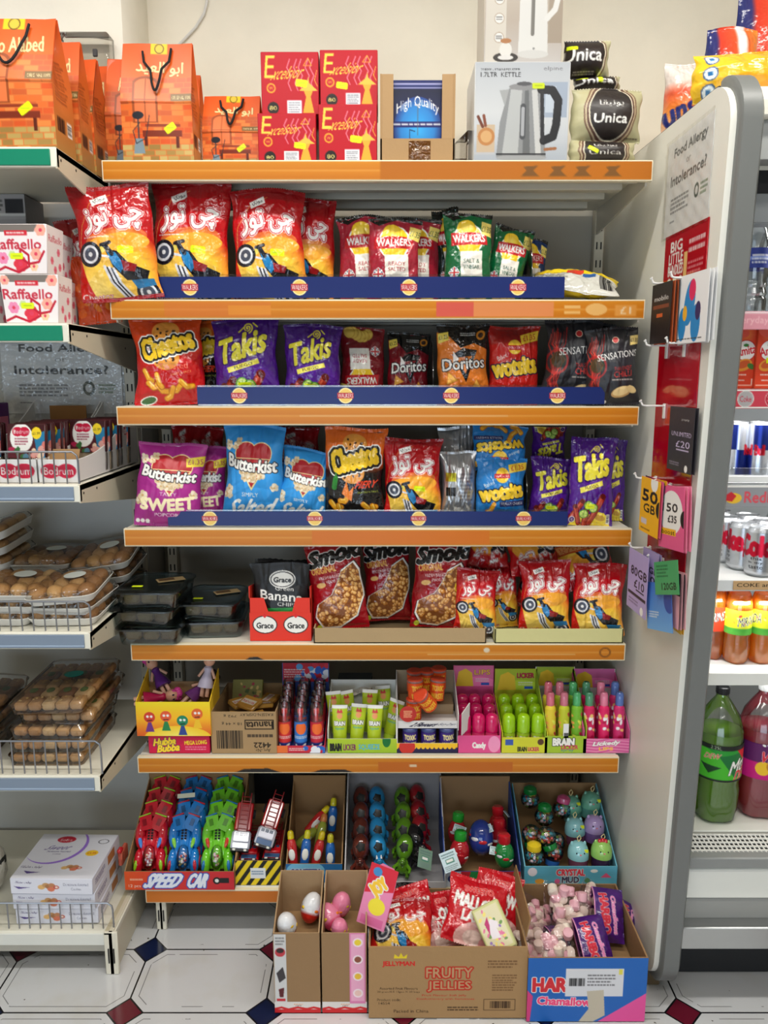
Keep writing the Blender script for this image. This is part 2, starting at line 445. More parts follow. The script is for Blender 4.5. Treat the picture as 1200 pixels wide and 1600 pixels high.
def bag(name, art, label, cat, w, h, T, seed=1, m='foil', amp=.0068, seal=.035, waist=.09, back=(190, 190, 195), sides=None, group=None, sealcol=None, slump=0, zig=True):
    """a filled packet standing on its bottom seal, front towards -y"""
    C = art.out(); ny, nx = C.shape[:2]
    u = np.linspace(0, 1, nx); v = np.linspace(0, 1, ny); U, V = np.meshgrid(u, v)     # v = 0 at the top
    rr = np.random.RandomState(seed)
    def shape(U, V, side):
        e = np.clip(np.minimum(V - seal, 1 - seal - V) / (0.5 - seal), 0, 1)
        prof = (1 - (1 - e) ** 2.2) ** .8
        cross = np.clip(1 - np.abs(2 * U - 1) ** 2.4, 0, 1) ** .62
        sag = 1 + .25 * (V - .5)                                   # contents settle to the bottom
        th = T / 2 * prof * cross * sag
        wd = w * (1 - waist * prof * (1 - .4 * (V - .5)))
        X = (U - .5) * wd + w * (.016 * np.sin(V * 7 + seed * 1.7) + .008 * np.sin(V * 17 + seed)) * np.abs(2 * U - 1); Z = h * (1 - V)
        Wk = wrinkle(U, V, seed + (0 if side < 0 else 50), amp, 1) * np.clip(cross * 1.3, 0, 1) * (0.25 + .75 * np.clip(prof * 2, 0, 1))
        Z = Z + h * (.014 * np.sin(U * 5 + seed) - (.03 * (seed % 3) * np.clip(U - .72, 0, 1) + .03 * (seed % 2) * np.clip(.25 - U, 0, 1))) * (1 - prof) * np.where(V < .5, 1, .4)
        Y = side * (th + Wk * .9 + .0004)
        bend = slump * (V - .3) ** 2 + .006 * np.sin(U * 4 + seed * 2) * (1 - prof)
        return np.stack([X, Y + bend, Z], -1).astype(np.float32)
    P = shape(U, V, -1)
    root = thing(name, label, cat, group)
    k = max(2, int(seal * ny) + 1)
    b = MB(); b.grid(P[k - 1:ny - k + 1], C[k - 1:ny - k + 1], m)
    u2 = np.linspace(0, 1, 18); v2 = np.linspace(v[k - 1], v[ny - k], 26); U2, V2 = np.meshgrid(u2, v2)
    b.grid(shape(U2, V2, 1), lin(back), m, flip=True); b.build('packet', root, angle=80)
    for top in (1, 0):
        q = MB(); sl = slice(0, k) if top else slice(ny - k, ny)
        Ps = P[sl].copy(); ridge = np.sin(np.arange(k) / max(1, k - 1) * PI * 5)[:, None] * .0005
        Ps[..., 1] += -ridge
        if zig:
            z = (np.abs((np.arange(nx) * .5) % 2 - 1) - .5) * .0022
            if top: Ps[0, :, 2] += z
            else: Ps[-1, :, 2] += z
        q.grid(Ps, C[sl] if sealcol is None else lin(sealcol), m)
        Pb = Ps.copy(); Pb[..., 1] += .0009; q.grid(Pb, lin(back), m, flip=True)
        q.build('seal', root, angle=80)
    return root

# ================================================================== printed designs
AR = dict(cheetoz='\uFEAF\uFEEE\uFE97 \uFEF0\uFB7C', alabed='\uFEAA\uFBFF\uFECC\uFEDF\uFE8D \uFEEE\uFE91\uFE8D', tiny='\uFEF1\uFEAF\uFEEE\uFEE3', mix='\uFE94\uFEE0\uFEDC\uFEB8\uFEE3 \uFED2\uFEF4\uFEDF\uFEEE\uFE97', unica='\uFE8E\uFED8\uFEF4\uFEE7\uFEEE\uFEF3')
def union_flag(a, cx, cy, r):
    k = a.w / a.h
    a.ell(cx, cy, r * 1.12, r * 1.12, WHITE); a.ell(cx, cy, r, r, (30, 40, 100))
    for s in (-1, 1): a.line([(cx - r * .7, cy - s * r * .7 * k), (cx + r * .7, cy + s * r * .7 * k)], r * .35, WHITE)
    a.line([(cx - r, cy), (cx + r, cy)], r * .6, WHITE); a.line([(cx, cy - r * k), (cx, cy + r * k)], r * .6, WHITE)
    a.line([(cx - r, cy), (cx + r, cy)], r * .3, (200, 30, 40)); a.line([(cx, cy - r * k), (cx, cy + r * k)], r * .3, (200, 30, 40))
def motorbike(a, x, y, s, k):
    """front wheel at x, y; s the width of the whole machine; k = w / h"""
    P = lambda u, v: (x + u * s, y + v * s * k)
    wheel = lambda u, v, r: (a.ell(*P(u, v), r * s, r * s, (25, 25, 35)), a.ell(*P(u, v), r * s * .72, r * s * .72, (225, 225, 228)), a.ell(*P(u, v), r * s * .52, r * s * .52, (70, 75, 90)), a.ell(*P(u, v), r * s * .18, r * s * .18, (225, 225, 225)))
    wheel(.85, .62, .19)
    a.poly([P(.25, -.06), P(.45, -.02), P(.62, .18), P(.95, .3), P(.9, .42), P(.55, .42), P(.36, .22)], (24, 24, 30))
    a.poly([P(.28, -.02), P(.42, 0), P(.55, .2), P(.46, .3), P(.34, .16)], (40, 130, 190))
    a.poly([P(.62, .42), P(1.0, .42), P(1.02, .52), P(.7, .56)], (45, 120, 170))
    for d in (0, .07, .14): a.line([P(.22 + d, .2 + d * .3), P(.3 + d, .42 + d * .3), P(.55 + d, .75 + d * .2)], .022 * s * 2, (225, 225, 230))
    for d in (.035, .105): a.line([P(.22 + d, .2 + d * .3), P(.3 + d, .42 + d * .3), P(.55 + d, .75 + d * .2)], .012 * s * 2, (30, 30, 40))
    a.line([P(0, 0), P(.28, -.1), P(.36, .02)], .035 * s * 2, (35, 35, 45)); a.line([P(0, 0), P(.3, .06)], .018 * s * 2, (215, 215, 220))
    a.line([P(.2, -.12), P(.34, -.16)], .03 * s * 2, (30, 30, 40)); a.ell(*P(.2, -.05), .05 * s, .05 * s, (220, 200, 90))
    a.poly([P(.5, .12), P(.75, .2), P(.7, .3), P(.52, .28)], (150, 25, 30))
    wheel(0, 0, .19)
def a_cheetoz(w, h, cell=.0016, st=True, x=0):
    a = Art(w, h, (172, 12, 22), cell); k = w / h
    a.grad([(0, (150, 10, 20)), (.3, (188, 14, 24)), (1, (190, 20, 20))])
    a.line([(.02, .62), (.08, .35), (.25, .16), (.5, .09)], .008, (215, 140, 70))
    a.glow(.6, .82, .52, .42, [(0, (252, 220, 90)), (.55, (248, 196, 60)), (.8, (238, 140, 40)), (1, (200, 45, 25))])
    a.ell(.52, .48, .4, .13, (250, 190, 80), -4, .5)
    a.ell(.52, .53, .42, .13, (245, 170, 55), -4)
    a.glow(.2, .98, .5, .35, [(0, (250, 225, 130)), (.7, (250, 205, 80)), (1, (245, 190, 70))])
    a.poly([(0, .6), (.0, 1), (.2, 1), (.1, .8)], (200, 30, 25))
    a.text(AR['cheetoz'], .5, .31, .74, .23, WHITE, .9, 5, 0, ((178, 12, 30), .9), 0, 1, ((240, 235, 235), .8))
    a.poly([(.25, .13), (.45, .08), (.47, .14), (.27, .19)], WHITE); a.text(AR['tiny'], .36, .135, .15, .05, BLACK, 0, 8)
    motorbike(a, .16, .6, .78, k)
    a.lines(.1, .45, .45, .47, 1, WHITE, 4)
    a.text('Cheetoz', .2, .95, .36, .055, (250, 240, 230), .8, 2, 0, ((170, 20, 30), 1))
    if st: a.sticker(.62, .58, .2, .06, 4)
    a.rect(0, 0, 1, .025, (150, 10, 18))
    return a
def a_walkers(w, h, col, flav, chip=(232, 196, 90), cell=.0016, price='£1.35'):
    a = Art(w, h, col, cell); k = w / h; dk = tuple(c * .55 for c in col)
    a.poly([(0, 0), (1, 0), (1, .06), (.55, .02), (.2, .1), (0, .02)], (18, 20, 18))
    a.ell(.5, .3, .31, .31, (250, 246, 235)); a.ell(.5, .3, .28, .28, (244, 200, 40)); a.glow(.46, .2, .2, .12, [(0, (252, 225, 110)), (1, (244, 200, 40))])
    a.poly([(.31, .44), (.78, .44), (.8, .72), (.34, .72)], (240, 234, 222)); a.ell(.5, .3, .28, .28, (244, 200, 40), 0, .001)
    a.poly([(.28, .41), (.72, .41), (.7, .45), (.3, .45)], (244, 200, 40))
    a.poly([(.13, .24), (.5, .225), (.88, .23), (.89, .37), (.5, .375), (.11, .38)], (190, 24, 34))
    a.text('WALKERS', .5, .3, .68, .085, WHITE, .8, 2, 0)
    for i, t in enumerate(flav): a.text(t, .56, .555 + i * .065, .34 if len(t) > 4 else .25, .045, (30, 70, 50) if col[1] > col[0] else (160, 30, 40), .5)
    union_flag(a, .2, .68, .09)
    for i in range(6): a.ell(.38 + i * .08, .9 - .03 * math.sin(i), .12, .17 * k / .8, (200, 150, 60), 20 - i * 8); a.ell(.385 + i * .08, .9 - .03 * math.sin(i), .11, .155 * k / .8, chip, 20 - i * 8)
    if price: a.poly([(.78, .09), (1, .12), (1, .28), (.77, .24)], (238, 215, 110)); a.text(price, .885, .185, .2, .07, (30, 60, 40), .5, -8)
    return a
def swirl(a, cx, cy, r, c, wd, n=2.2):
    k = a.w / a.h
    a.line([(cx + r * t / 40 * math.cos(t / 40 * n * 2 * PI), cy + r * t / 40 * k * math.sin(t / 40 * n * 2 * PI)) for t in range(41)], wd, c)
def a_takis(w, h, cell=.0016, st=True, back=False):
    a = Art(w, h, (74, 26, 128), cell); k = w / h
    a.grad([(0, (60, 20, 108)), (.5, (82, 30, 140)), (1, (70, 22, 120))])
    def roll(x0, y0, x1, y1, r):
        a.line([(x0, y0), (x1, y1)], r * 2.2, (110, 24, 22)); a.line([(x0, y0), (x1, y1)], r * 1.7, (170, 50, 34)); a.line([(x0 - r * .3, y0), (x1 - r * .3, y1)], r * .5, (205, 90, 60)); swirl(a, x1, y1, r * .9, (90, 20, 20), r * .35)
    a.poly([(.05, 1), (.2, .88), (.8, .84), (.95, 1)], (232, 205, 60))
    a.ell(.72, .9, .2, .12, (240, 215, 70), 20); a.ell(.72, .9, .12, .07, (205, 160, 60), 20)
    roll(.1, .9, .3, .72, .06); roll(.5, .96, .74, .66, .065); roll(.28, .97, .15, .78, .05); roll(.4, 1, .42, .8, .055)
    for x, y in ((.44, .76), (.36, .86), (.56, .79)):
        a.ell(x, y, .1, .1, (90, 150, 40)); a.ell(x, y, .08, .08, (205, 225, 120))
        for t in range(5): a.line([(x, y), (x + .07 * math.cos(t * 1.25), y + .07 * k * math.sin(t * 1.25))], .01, (120, 180, 60))
    swirl(a, .56, .13, .075, (232, 216, 70), .02); a.line([(.42, .17), (.5, .12)], .02, (232, 216, 70)); a.line([(.64, .08), (.7, .12)], .02, (232, 216, 70))
    a.text('Takis', .47, .33, .76, .26, (226, 214, 60), 1.5, 14, .12, ((50, 14, 92), 1.6))
    a.poly([(.22, .57), (.72, .475), (.74, .53), (.24, .63)], (236, 224, 90)); a.text('FUEGO', .48, .552, .3, .035, (40, 30, 40), 1.2, 12)
    a.ell(.12, .93, .07, .07, WHITE); a.ell(.12, .93, .055, .055, (74, 26, 128)); a.text('e', .12, .93, .04, .03, WHITE)
    if st: a.sticker(.48, .77, .2, .055, 2)
    a.rect(.86, .86, .93, .97, WHITE); a.lines(.865, .87, .925, .96, 6, BLACK)
    return a
def cheese_puffs(a, pts, r):
    for x, y, t in pts:
        dx, dy = r * math.cos(t), r * math.sin(t) * a.w / a.h
        a.line([(x - dx, y - dy), (x, y + r * .4), (x + dx, y + dy)], r * .9, (190, 110, 20)); a.line([(x - dx, y - dy), (x, y + r * .4), (x + dx, y + dy)], r * .65, (240, 170, 40)); a.line([(x - dx * .8, y - dy - r * .15), (x, y + r * .2)], r * .2, (255, 215, 100))
def a_cheetos(w, h, fiery=False, cell=.0016):
    a = Art(w, h, (200, 30, 20), cell)
    if fiery:
        a.grad([(0, (226, 100, 30)), (.25, (222, 106, 30)), (.38, (205, 80, 25)), (.47, (30, 24, 22)), (1, (22, 20, 20))])
        a.poly([(0, .42), (.2, .5), (.5, .44), (.8, .5), (1, .42), (1, .6), (0, .6)], (24, 22, 22))
    else:
        a.grad([(0, (205, 70, 25)), (.25, (214, 66, 25)), (.5, (190, 22, 24)), (1, (196, 24, 26))])
    for x, y, r in ((.5, .17, .2), (.48, .47, .2)):
        a.ell(x, y, r, r * .8, (226, 150, 60)); a.speck(x - r * .7, y - r * .3, x + r * .7, y + r * .3, 9, .022, [(60, 34, 20)], 3)
    a.text('Cheetos', .5, .31, .76, .23, (244, 200, 40), 2, 14, 0, ((20, 20, 22), 3), 0, 1, ((245, 245, 240), 1.4))
    if fiery:
        a.text('FIERY', .72, .58, .36, .07, (232, 70, 40), 1.2, 4, .2); a.text('JALAPEÑO & CHEESE', .74, .66, .36, .028, (200, 220, 70), .6, 4)
        a.line([(.2, .52), (.18, .62)], .08, (40, 130, 50)); a.line([(.2, .47), (.2, .52)], .02, (70, 150, 60))
        cheese_puffs(a, [(.2, .8, .4), (.35, .72, -.6), (.3, .86, .9), (.75, .8, .2), (.85, .86, 1), (.68, .9, -.4), (.45, .9, .2)], .1)
        a.poly([(.3, .68), (.38, .55), (.42, .66), (.5, .6), (.46, .76)], (236, 130, 50))
    else:
        a.text('Twisted', .58, .56, .42, .075, (226, 120, 100), .6, 3); a.text('SWEET & SPICY', .68, .64, .3, .025, (240, 190, 120), .5, 8)
        cheese_puffs(a, [(.2, .66, .9), (.28, .76, .3), (.4, .8, .6), (.6, .8, -.5), (.75, .76, .4), (.5, .86, -.9), (.36, .72, 1.2)], .09)
        a.ell(.2, .94, .12, .06, WHITE, -15); a.ell(.2, .94, .1, .045, (60, 110, 60), -15)
    return a
def a_doritos(w, h, col, sub, cell=.0016):
    a = Art(w, h, col, cell); k = w / h; dk = tuple(c * .6 for c in col)
    a.poly([(0, 0), (1, 0), (1, .32), (.72, .24), (.45, .3), (.25, .16), (0, .1)], (20, 20, 20))
    a.lines(.45, .1, .75, .15, 2, WHITE); a.ell(.85, .14, .09, .09, (205, 130, 40)); a.ell(.85, .14, .05, .05, (60, 40, 30))
    a.poly([(.02, .12), (.22, .1), (.23, .2), (.03, .24)], (240, 215, 90)); a.text('£1.25', .125, .165, .16, .05, BLACK, .4, 6)
    a.poly([(.28, .38), (.5, .3), (.78, .33), (.55, .72)], BLACK); a.poly([(.36, .42), (.68, .4), (.54, .62)], col)
    a.poly([(.3, .34), (.42, .44), (.3, .5)], (235, 230, 225))
    a.text('Doritos', .52, .49, .84, .14, WHITE, 1.2, 4, 0, (BLACK, 2.2))
    for x, y, r in ((.25, .68, 10), (.3, .82, 60), (.75, .78, 30), (.85, .9, 80)):
        p = [(x + .15 * math.cos(math.radians(r + t)), y + .15 * k * math.sin(math.radians(r + t))) for t in (0, 120, 240)]
        a.poly(p, (190, 120, 40)); a.poly([((q[0] - x) * .85 + x, (q[1] - y) * .85 + y) for q in p], (232, 172, 74))
    a.text(sub[0], .5, .8, .34, .05, WHITE, .7); a.text(sub[1], .5, .875, .4, .05, WHITE, .7)
    return a
def a_wotsits(w, h, blue=False, cell=.0016):
    a = Art(w, h, (34, 120, 190) if blue else (192, 34, 28), cell)
    if not blue: a.glow(.5, .1, .8, .2, [(0, (120, 20, 20)), (1, (192, 34, 28))]); a.grad([(.75, (190, 40, 28)), (1, (206, 70, 30))], box=(0, .75, 1, 1))
    a.ell(.5, .27, .14, .14, (244, 200, 60)); a.rect(.34, .25, .66, .31, (190, 24, 34)); a.text('WALKERS', .5, .28, .28, .035, WHITE, .5)
    a.poly([(.62, .12), (.98, .06), (1, .18), (.64, .24)], (236, 200, 60)); a.text('£1.35', .8, .15, .26, .07, (170, 30, 30), .8, 10)
    a.text('Baked', .24, .4, .2, .06, WHITE, .6, 24)
    a.text('wotsits', .5, .52, .88, .2, (246, 205, 50), 2.6, 8, 0, ((20, 30, 60) if blue else (30, 20, 60), 2.2))
    if blue:
        a.poly([(.45, .66), (.98, .63), (.98, .72), (.46, .74)], (40, 50, 100)); a.text('REALLY CHEESY', .72, .685, .46, .04, WHITE, .6, 2)
        cheese_puffs(a, [(.28, .76, -.9), (.5, .9, .4), (.2, .9, .5), (.74, .92, -.4)], .1)
    else:
        a.rect(.52, .84, .98, .93, (150, 30, 50)); a.text('SWEET & SPICY', .75, .885, .42, .04, WHITE, .6); cheese_puffs(a, [(.2, .84, .4), (.34, .93, -.5), (.15, .96, .3)], .09)
    return a
def a_sensations(w, h, cell=.0016):
    a = Art(w, h, (34, 34, 38), cell); k = w / h
    a.grad([(0, (24, 24, 28)), (.4, (42, 42, 48)), (1, (26, 26, 30))])
    rr = random.Random(2)
    for i in range(16):
        x = .2 + rr.gauss(0, .07); c = rr.choice([(200, 40, 30), (150, 24, 24), (226, 70, 50)])
        a.line([(x, .08 + rr.random() * .1), (x - .06, .3), (.06 + i * .017, .48), (.16 + rr.gauss(0, .05), .72), (.22 + rr.gauss(0, .06), .9)], .014, c, .8)
    a.ell(.18, .5, .2, .22, (190, 30, 28), 10, .7, .18); a.ell(.2, .48, .13, .14, (40, 70, 30), 0, .6)
    a.ell(.56, .17, .06, .06, (240, 220, 190)); a.ell(.56, .17, .05, .05, (190, 40, 40))
    a.text('SENSATIONS', .6, .36, .8, .085, WHITE, .3, 6)
    a.text('THAI SWEET', .7, .53, .36, .05, (200, 50, 46), .4, 4); a.text('CHILLI', .7, .6, .36, .075, (210, 56, 50), .5, 4); a.lines(.48, .66, .92, .69, 1, (190, 180, 170))
    a.ell(.66, .83, .2, .1, (200, 160, 100), -15); a.ell(.66, .82, .17, .08, (238, 212, 150), -15); a.ell(.86, .8, .1, .07, (232, 204, 140), 20)
    for i in range(4): a.ell(.14 + i * .07, .95, .032, .032, WHITE)
    a.poly([(.84, .12), (1, .1), (1, .22), (.84, .24)], (226, 200, 120)); a.text('£1.35', .92, .17, .14, .05, BLACK, .4)
    return a
def popcorn(a, n, x0, y0, x1, y1, r, seed=1):
    rr = random.Random(seed); k = a.w / a.h
    for _ in range(n):
        x, y = rr.uniform(x0, x1), rr.uniform(y0, y1)
        for j in range(5):
            t = j * 1.26 + rr.random(); a.ell(x + r * .7 * math.cos(t), y + r * .7 * k * math.sin(t), r * .6, r * .6, rr.choice([(236, 222, 196), (222, 202, 168), (204, 178, 138)]))
        a.ell(x, y, r * .35, r * .3, (210, 170, 110))
def a_butterkist(w, h, blue=False, cell=.0016):
    c = (44, 140, 208) if blue else (158, 36, 128)
    a = Art(w, h, c, cell); k = w / h
    a.glow(.5, .4, .7, .6, [(0, tuple(min(255, q * 1.1) for q in c)), (1, c)])
    red = (176, 30, 40)
    a.ell(.39, .3, .19, .19, (236, 216, 150)); a.ell(.65, .3, .19, .19, (236, 216, 150)); a.ell(.39, .3, .175, .175, red); a.ell(.65, .3, .175, .175, red)
    a.poly([(.21, .34), (.83, .34), (.52, .66)], (236, 216, 150)); a.poly([(.235, .35), (.805, .35), (.52, .63)], red)
    popcorn(a, 12, .34, .47, .7, .55, .05)
    popcorn(a, 4, .05, .15, .3, .25, .05, 5); popcorn(a, 3, .06, .5, .14, .75, .06, 6); popcorn(a, 2, .85, .6, .95, .7, .05, 7)
    a.text('Butterkist', .5, .4, .84, .12, WHITE, 1.6, -5, 0, ((26, 20, 26), 2), -.05)
    if blue:
        a.text('SIMPLY', .5, .7, .28, .04, WHITE, .5); a.text('Salted', .52, .83, .72, .17, WHITE, 1.2, 4, .25); a.text('- POPCORN -', .52, .955, .4, .035, WHITE, .4)
    else:
        a.text('TASTY', .5, .63, .26, .04, WHITE, .5); a.text('SWEET', .5, .74, .8, .13, (250, 236, 190), 2.2, 3, 0, None, -.04); a.text('POPCORN', .52, .865, .42, .04, WHITE, .4)
        a.poly([(.72, .2), (1, .14), (.98, .27), (.74, .3)], (238, 214, 60)); a.text('£1.35', .86, .225, .22, .06, (160, 30, 100), .6, 8)
        for i in range(3): a.ell(.06 + i * .07, .94, .03, .03, WHITE)
    return a
def a_smoki(w, h, cell=.0016, st=False):
    a = Art(w, h, (150, 14, 26), cell); k = w / h
    pts = [(.62, .33), (.86, .24), (.97, .34), (.97, .62), (.82, .84), (.5, .96), (.2, .95), (.07, .82), (.12, .68), (.4, .58), (.52, .46)]
    g = lambda s: [((x - .55) * s + .55, (y - .62) * s + .62) for x, y in pts]
    a.poly(g(1.07), (30, 10, 12)); a.poly(g(1.04), WHITE); a.poly(g(.98), (130, 74, 34))
    m = np.zeros(a.xx.shape, bool); b0 = a.a.copy(); a.poly(g(.98), (1, 2, 3)); m = (a.a == (1, 2, 3)).all(-1); a.a = b0
    b = a.a.copy(); rr = random.Random(4)
    for _ in range(260):
        x, y = rr.uniform(.05, 1), rr.uniform(.22, .98); r = rr.uniform(.03, .045); t = rr.uniform(0, 180)
        a.ell(x, y, r * 1.15, r * .95, (126, 68, 26), t); a.ell(x, y - .004, r, r * .8, rr.choice([(212, 150, 76), (196, 130, 60), (222, 168, 96)]), t); a.ell(x - .008, y - .01, r * .4, r * .3, (240, 200, 140), t)
    a.a[~m] = b[~m]
    a.text('Smoki', .54, .13, .98, .17, BLACK, 3, 10, .1, (WHITE, 1.6))
    a.text('ORIGINAL', .3, .3, .46, .07, (226, 170, 80), 1, 6); a.text('FRESH BAKED', .4, .38, .4, .035, WHITE, .6, 6); a.text('PEANUTS', .46, .43, .26, .035, WHITE, .6, 6)
    a.ell(.22, .47, .09, .045, (226, 180, 110), -8)
    if st: a.ell(.9, .5, .12, .12, (244, 210, 50)); a.text('£0.59', .9, .5, .2, .05, (170, 30, 30), .8, 10)
    a.ell(.12, .95, .05, .05, (200, 220, 60))
    return a
def a_grace(w, h, cell=.0016):
    a = Art(w, h, (20, 20, 22), cell)
    a.ell(.52, .22, .24, .15, WHITE); a.ell(.52, .22, .22, .13, (30, 30, 32)); a.ell(.52, .22, .2, .115, WHITE); a.text('Grace', .52, .225, .32, .065, BLACK, 1)
    a.text('Green', .56, .34, .34, .055, WHITE, .6, -2); a.text('Banana', .5, .44, .78, .12, WHITE, .8, -4); a.text('CHIPS', .6, .55, .34, .05, WHITE, 1, -3)
    a.poly([(0, .62), (.3, .6), (1, .58), (1, .66), (.5, .67), (0, .72)], (40, 140, 60)); a.grad([(0, (90, 150, 80)), (.7, (120, 160, 90)), (1, (225, 215, 190))], box=(0, .68, 1, 1))
    for x, y in ((.35, .78), (.55, .8), (.4, .9), (.65, .88), (.25, .88), (.8, .82)): a.ell(x, y, .15, .1, (214, 184, 110), x * 50); a.ell(x, y, .13, .085, (240, 222, 160), x * 50)
    a.ell(.38, .74, .14, .09, (120, 180, 60)); a.ell(.3, .73, .1, .07, (90, 150, 50))
    return a
def a_alabed(w, h, arabic=True, cell=.0017, side=False):
    a = Art(w, h, (222, 92, 30), cell); k = w / h
    rr = random.Random(3)
    a.rect(0, .28, 1, 1, (206, 108, 52))
    y = .29; i = 0
    while y < 1:
        hh = .045; x = -.08 * (i % 2) - .02
        while x < 1:
            ww = rr.uniform(.11, .17)
            base = [(224, 104, 44), (206, 84, 36), (232, 128, 62), (196, 90, 44)] if y < .82 else [(176, 148, 84), (160, 128, 70), (190, 164, 100), (150, 118, 62)]
            a.rect(x + .006, y + .004, x + ww - .006, y + hh - .004, rr.choice(base)); x += ww
        y += hh; i += 1
    a.grad([(0, (218, 84, 28)), (.27, (226, 100, 36))], box=(0, 0, 1, .29))
    if side:
        a.grad([(0, (210, 84, 30)), (.6, (206, 110, 50)), (1, (176, 130, 70))]); a.lines(.2, .3, .85, .62, 12, (120, 50, 20), 2, .6); a.bars(.15, .74, .5, .84); a.rect(.62, .74, .85, .84, WHITE); a.lines(.64, .75, .83, .83, 4, (60, 60, 60)); return a
    a.rect(.17, .32, .52, .66, (150, 74, 36)); a.ell(.345, .34, .175, .1, (150, 74, 36)); a.rect(.2, .34, .49, .65, (226, 116, 66)); a.ell(.345, .35, .145, .08, (226, 116, 66)); a.line([(.345, .28), (.345, .65)], .015, (150, 74, 36)); a.line([(.2, .48), (.49, .48)], .012, (150, 74, 36))
    a.text(AR['alabed'] if arabic else 'Abo Alabed', .54, .215, .66, .12, (238, 214, 150), 1.0, -3 if arabic else 3, 0, ((150, 54, 20), 1))
    a.rect(.4, 0, .64, .09, (226, 190, 30)); a.ell(.52, .045, .07, .07, (110, 84, 20)); a.ell(.52, .045, .055, .055, (212, 180, 60))
    a.rect(.7, .43, 1, .49, (122, 92, 50)); a.text('ORIGINAL 100%', .85, .46, .26, .028, (236, 220, 170), .4)
    a.rect(.3, .72, .84, .77, (120, 44, 24)); a.rect(.32, .77, .36, .84, (90, 34, 20)); a.rect(.76, .77, .8, .86, (90, 34, 20)); a.rect(.34, .67, .82, .69, (140, 54, 30))
    a.line([(.24, .62), (.24, .8)], .018, (60, 60, 66)); a.ell(.24, .6, .08, .05, (40, 40, 46)); a.poly([(.19, .78), (.29, .78), (.32, .9), (.16, .9)], (120, 140, 150)); a.line([(.26, .66), (.16, .72), (.2, .82), (.34, .78), (.4, .6)], .012, (50, 50, 56))
    a.sticker(.68, .7, .16, .06, -35)
    return a
def a_excelsior(w, h, cell=.0016, st=(.68, .55), silver=True):
    a = Art(w, h, (176, 8, 28), cell)
    for x in (.5, .62, .7, .82, .9): a.line([(x, .12), (x - .05, .25), (x + .02, .38), (x - .03, .5), (x + .02, .62)], .02, (226, 150, 165), .7)
    a.text('xcelsior', .48, .33, .52, .2, (238, 196, 70), .4, 4, .3)
    a.text('E', .15, .24, .16, .36, (238, 196, 70), .2, 0, .2)
    a.ell(.17, .58, .08, .08, (226, 150, 40)); a.ell(.17, .58, .055, .055, (180, 20, 40)); a.text('W', .17, .58, .07, .05, (240, 190, 60), .8)
    g = (222, 160, 50); a.poly([(.74, .62), (.9, .62), (.86, .72), (.92, .98), (.72, .98), (.78, .72)], g); a.poly([(.66, .62), (.98, .62), (.84, .5), (.82, .4), (.8, .5)], (236, 178, 66)); a.line([(.82, .1), (.74, .22), (.88, .22), (.82, .1)], .012, g)
    a.line([(.97, .3), (.93, .45), (.98, .55)], .012, g)
    a.ell(.2, .9, .1, .1, (30, 24, 20)); a.text('80', .2, .9, .13, .07, (238, 220, 130), .6)
    if silver: a.rect(.45, .78, .7, 1, (222, 222, 226)); a.lines(.47, .8, .68, .98, 5, (120, 120, 130))
    a.sticker(st[0], st[1], .2, .12, 8)
    return a
def a_highq(w, h):
    a = Art(w, h, (24, 34, 92)); a.rect(.03, .04, .97, .06, (150, 150, 190)); a.rect(.03, .09, .97, .1, (150, 150, 190)); a.grad([(0, (16, 18, 40)), (.35, (20, 26, 70)), (1, (30, 60, 130))], box=(0, .11, 1, 1))
    a.glow(.5, .6, .42, .4, [(0, (46, 160, 220)), (.7, (36, 120, 190)), (1, (28, 60, 130))]); a.rect(0, .5, 1, .575, (24, 30, 96)); a.lines(.07, .515, .93, .56, 1, WHITE)
    a.text('High Quality', .5, .31, .74, .16, WHITE, .4, 0, 0, None, .13); a.text('Hookah', .44, .88, .5, .1, (150, 180, 220), .4, 0, 0, None, -.1)
    a.line([(.5, .24), (.5, .66)], .018, (90, 90, 100)); a.line([(.46, .3), (.54, .3)], .03, (190, 190, 200)); a.line([(.45, .62), (.36, .6), (.36, .7), (.45, .82)], .014, (20, 30, 60)); a.ell(.5, .84, .1, .05, (90, 110, 140))
    a.sticker(.62, .82, .22, .11); return a
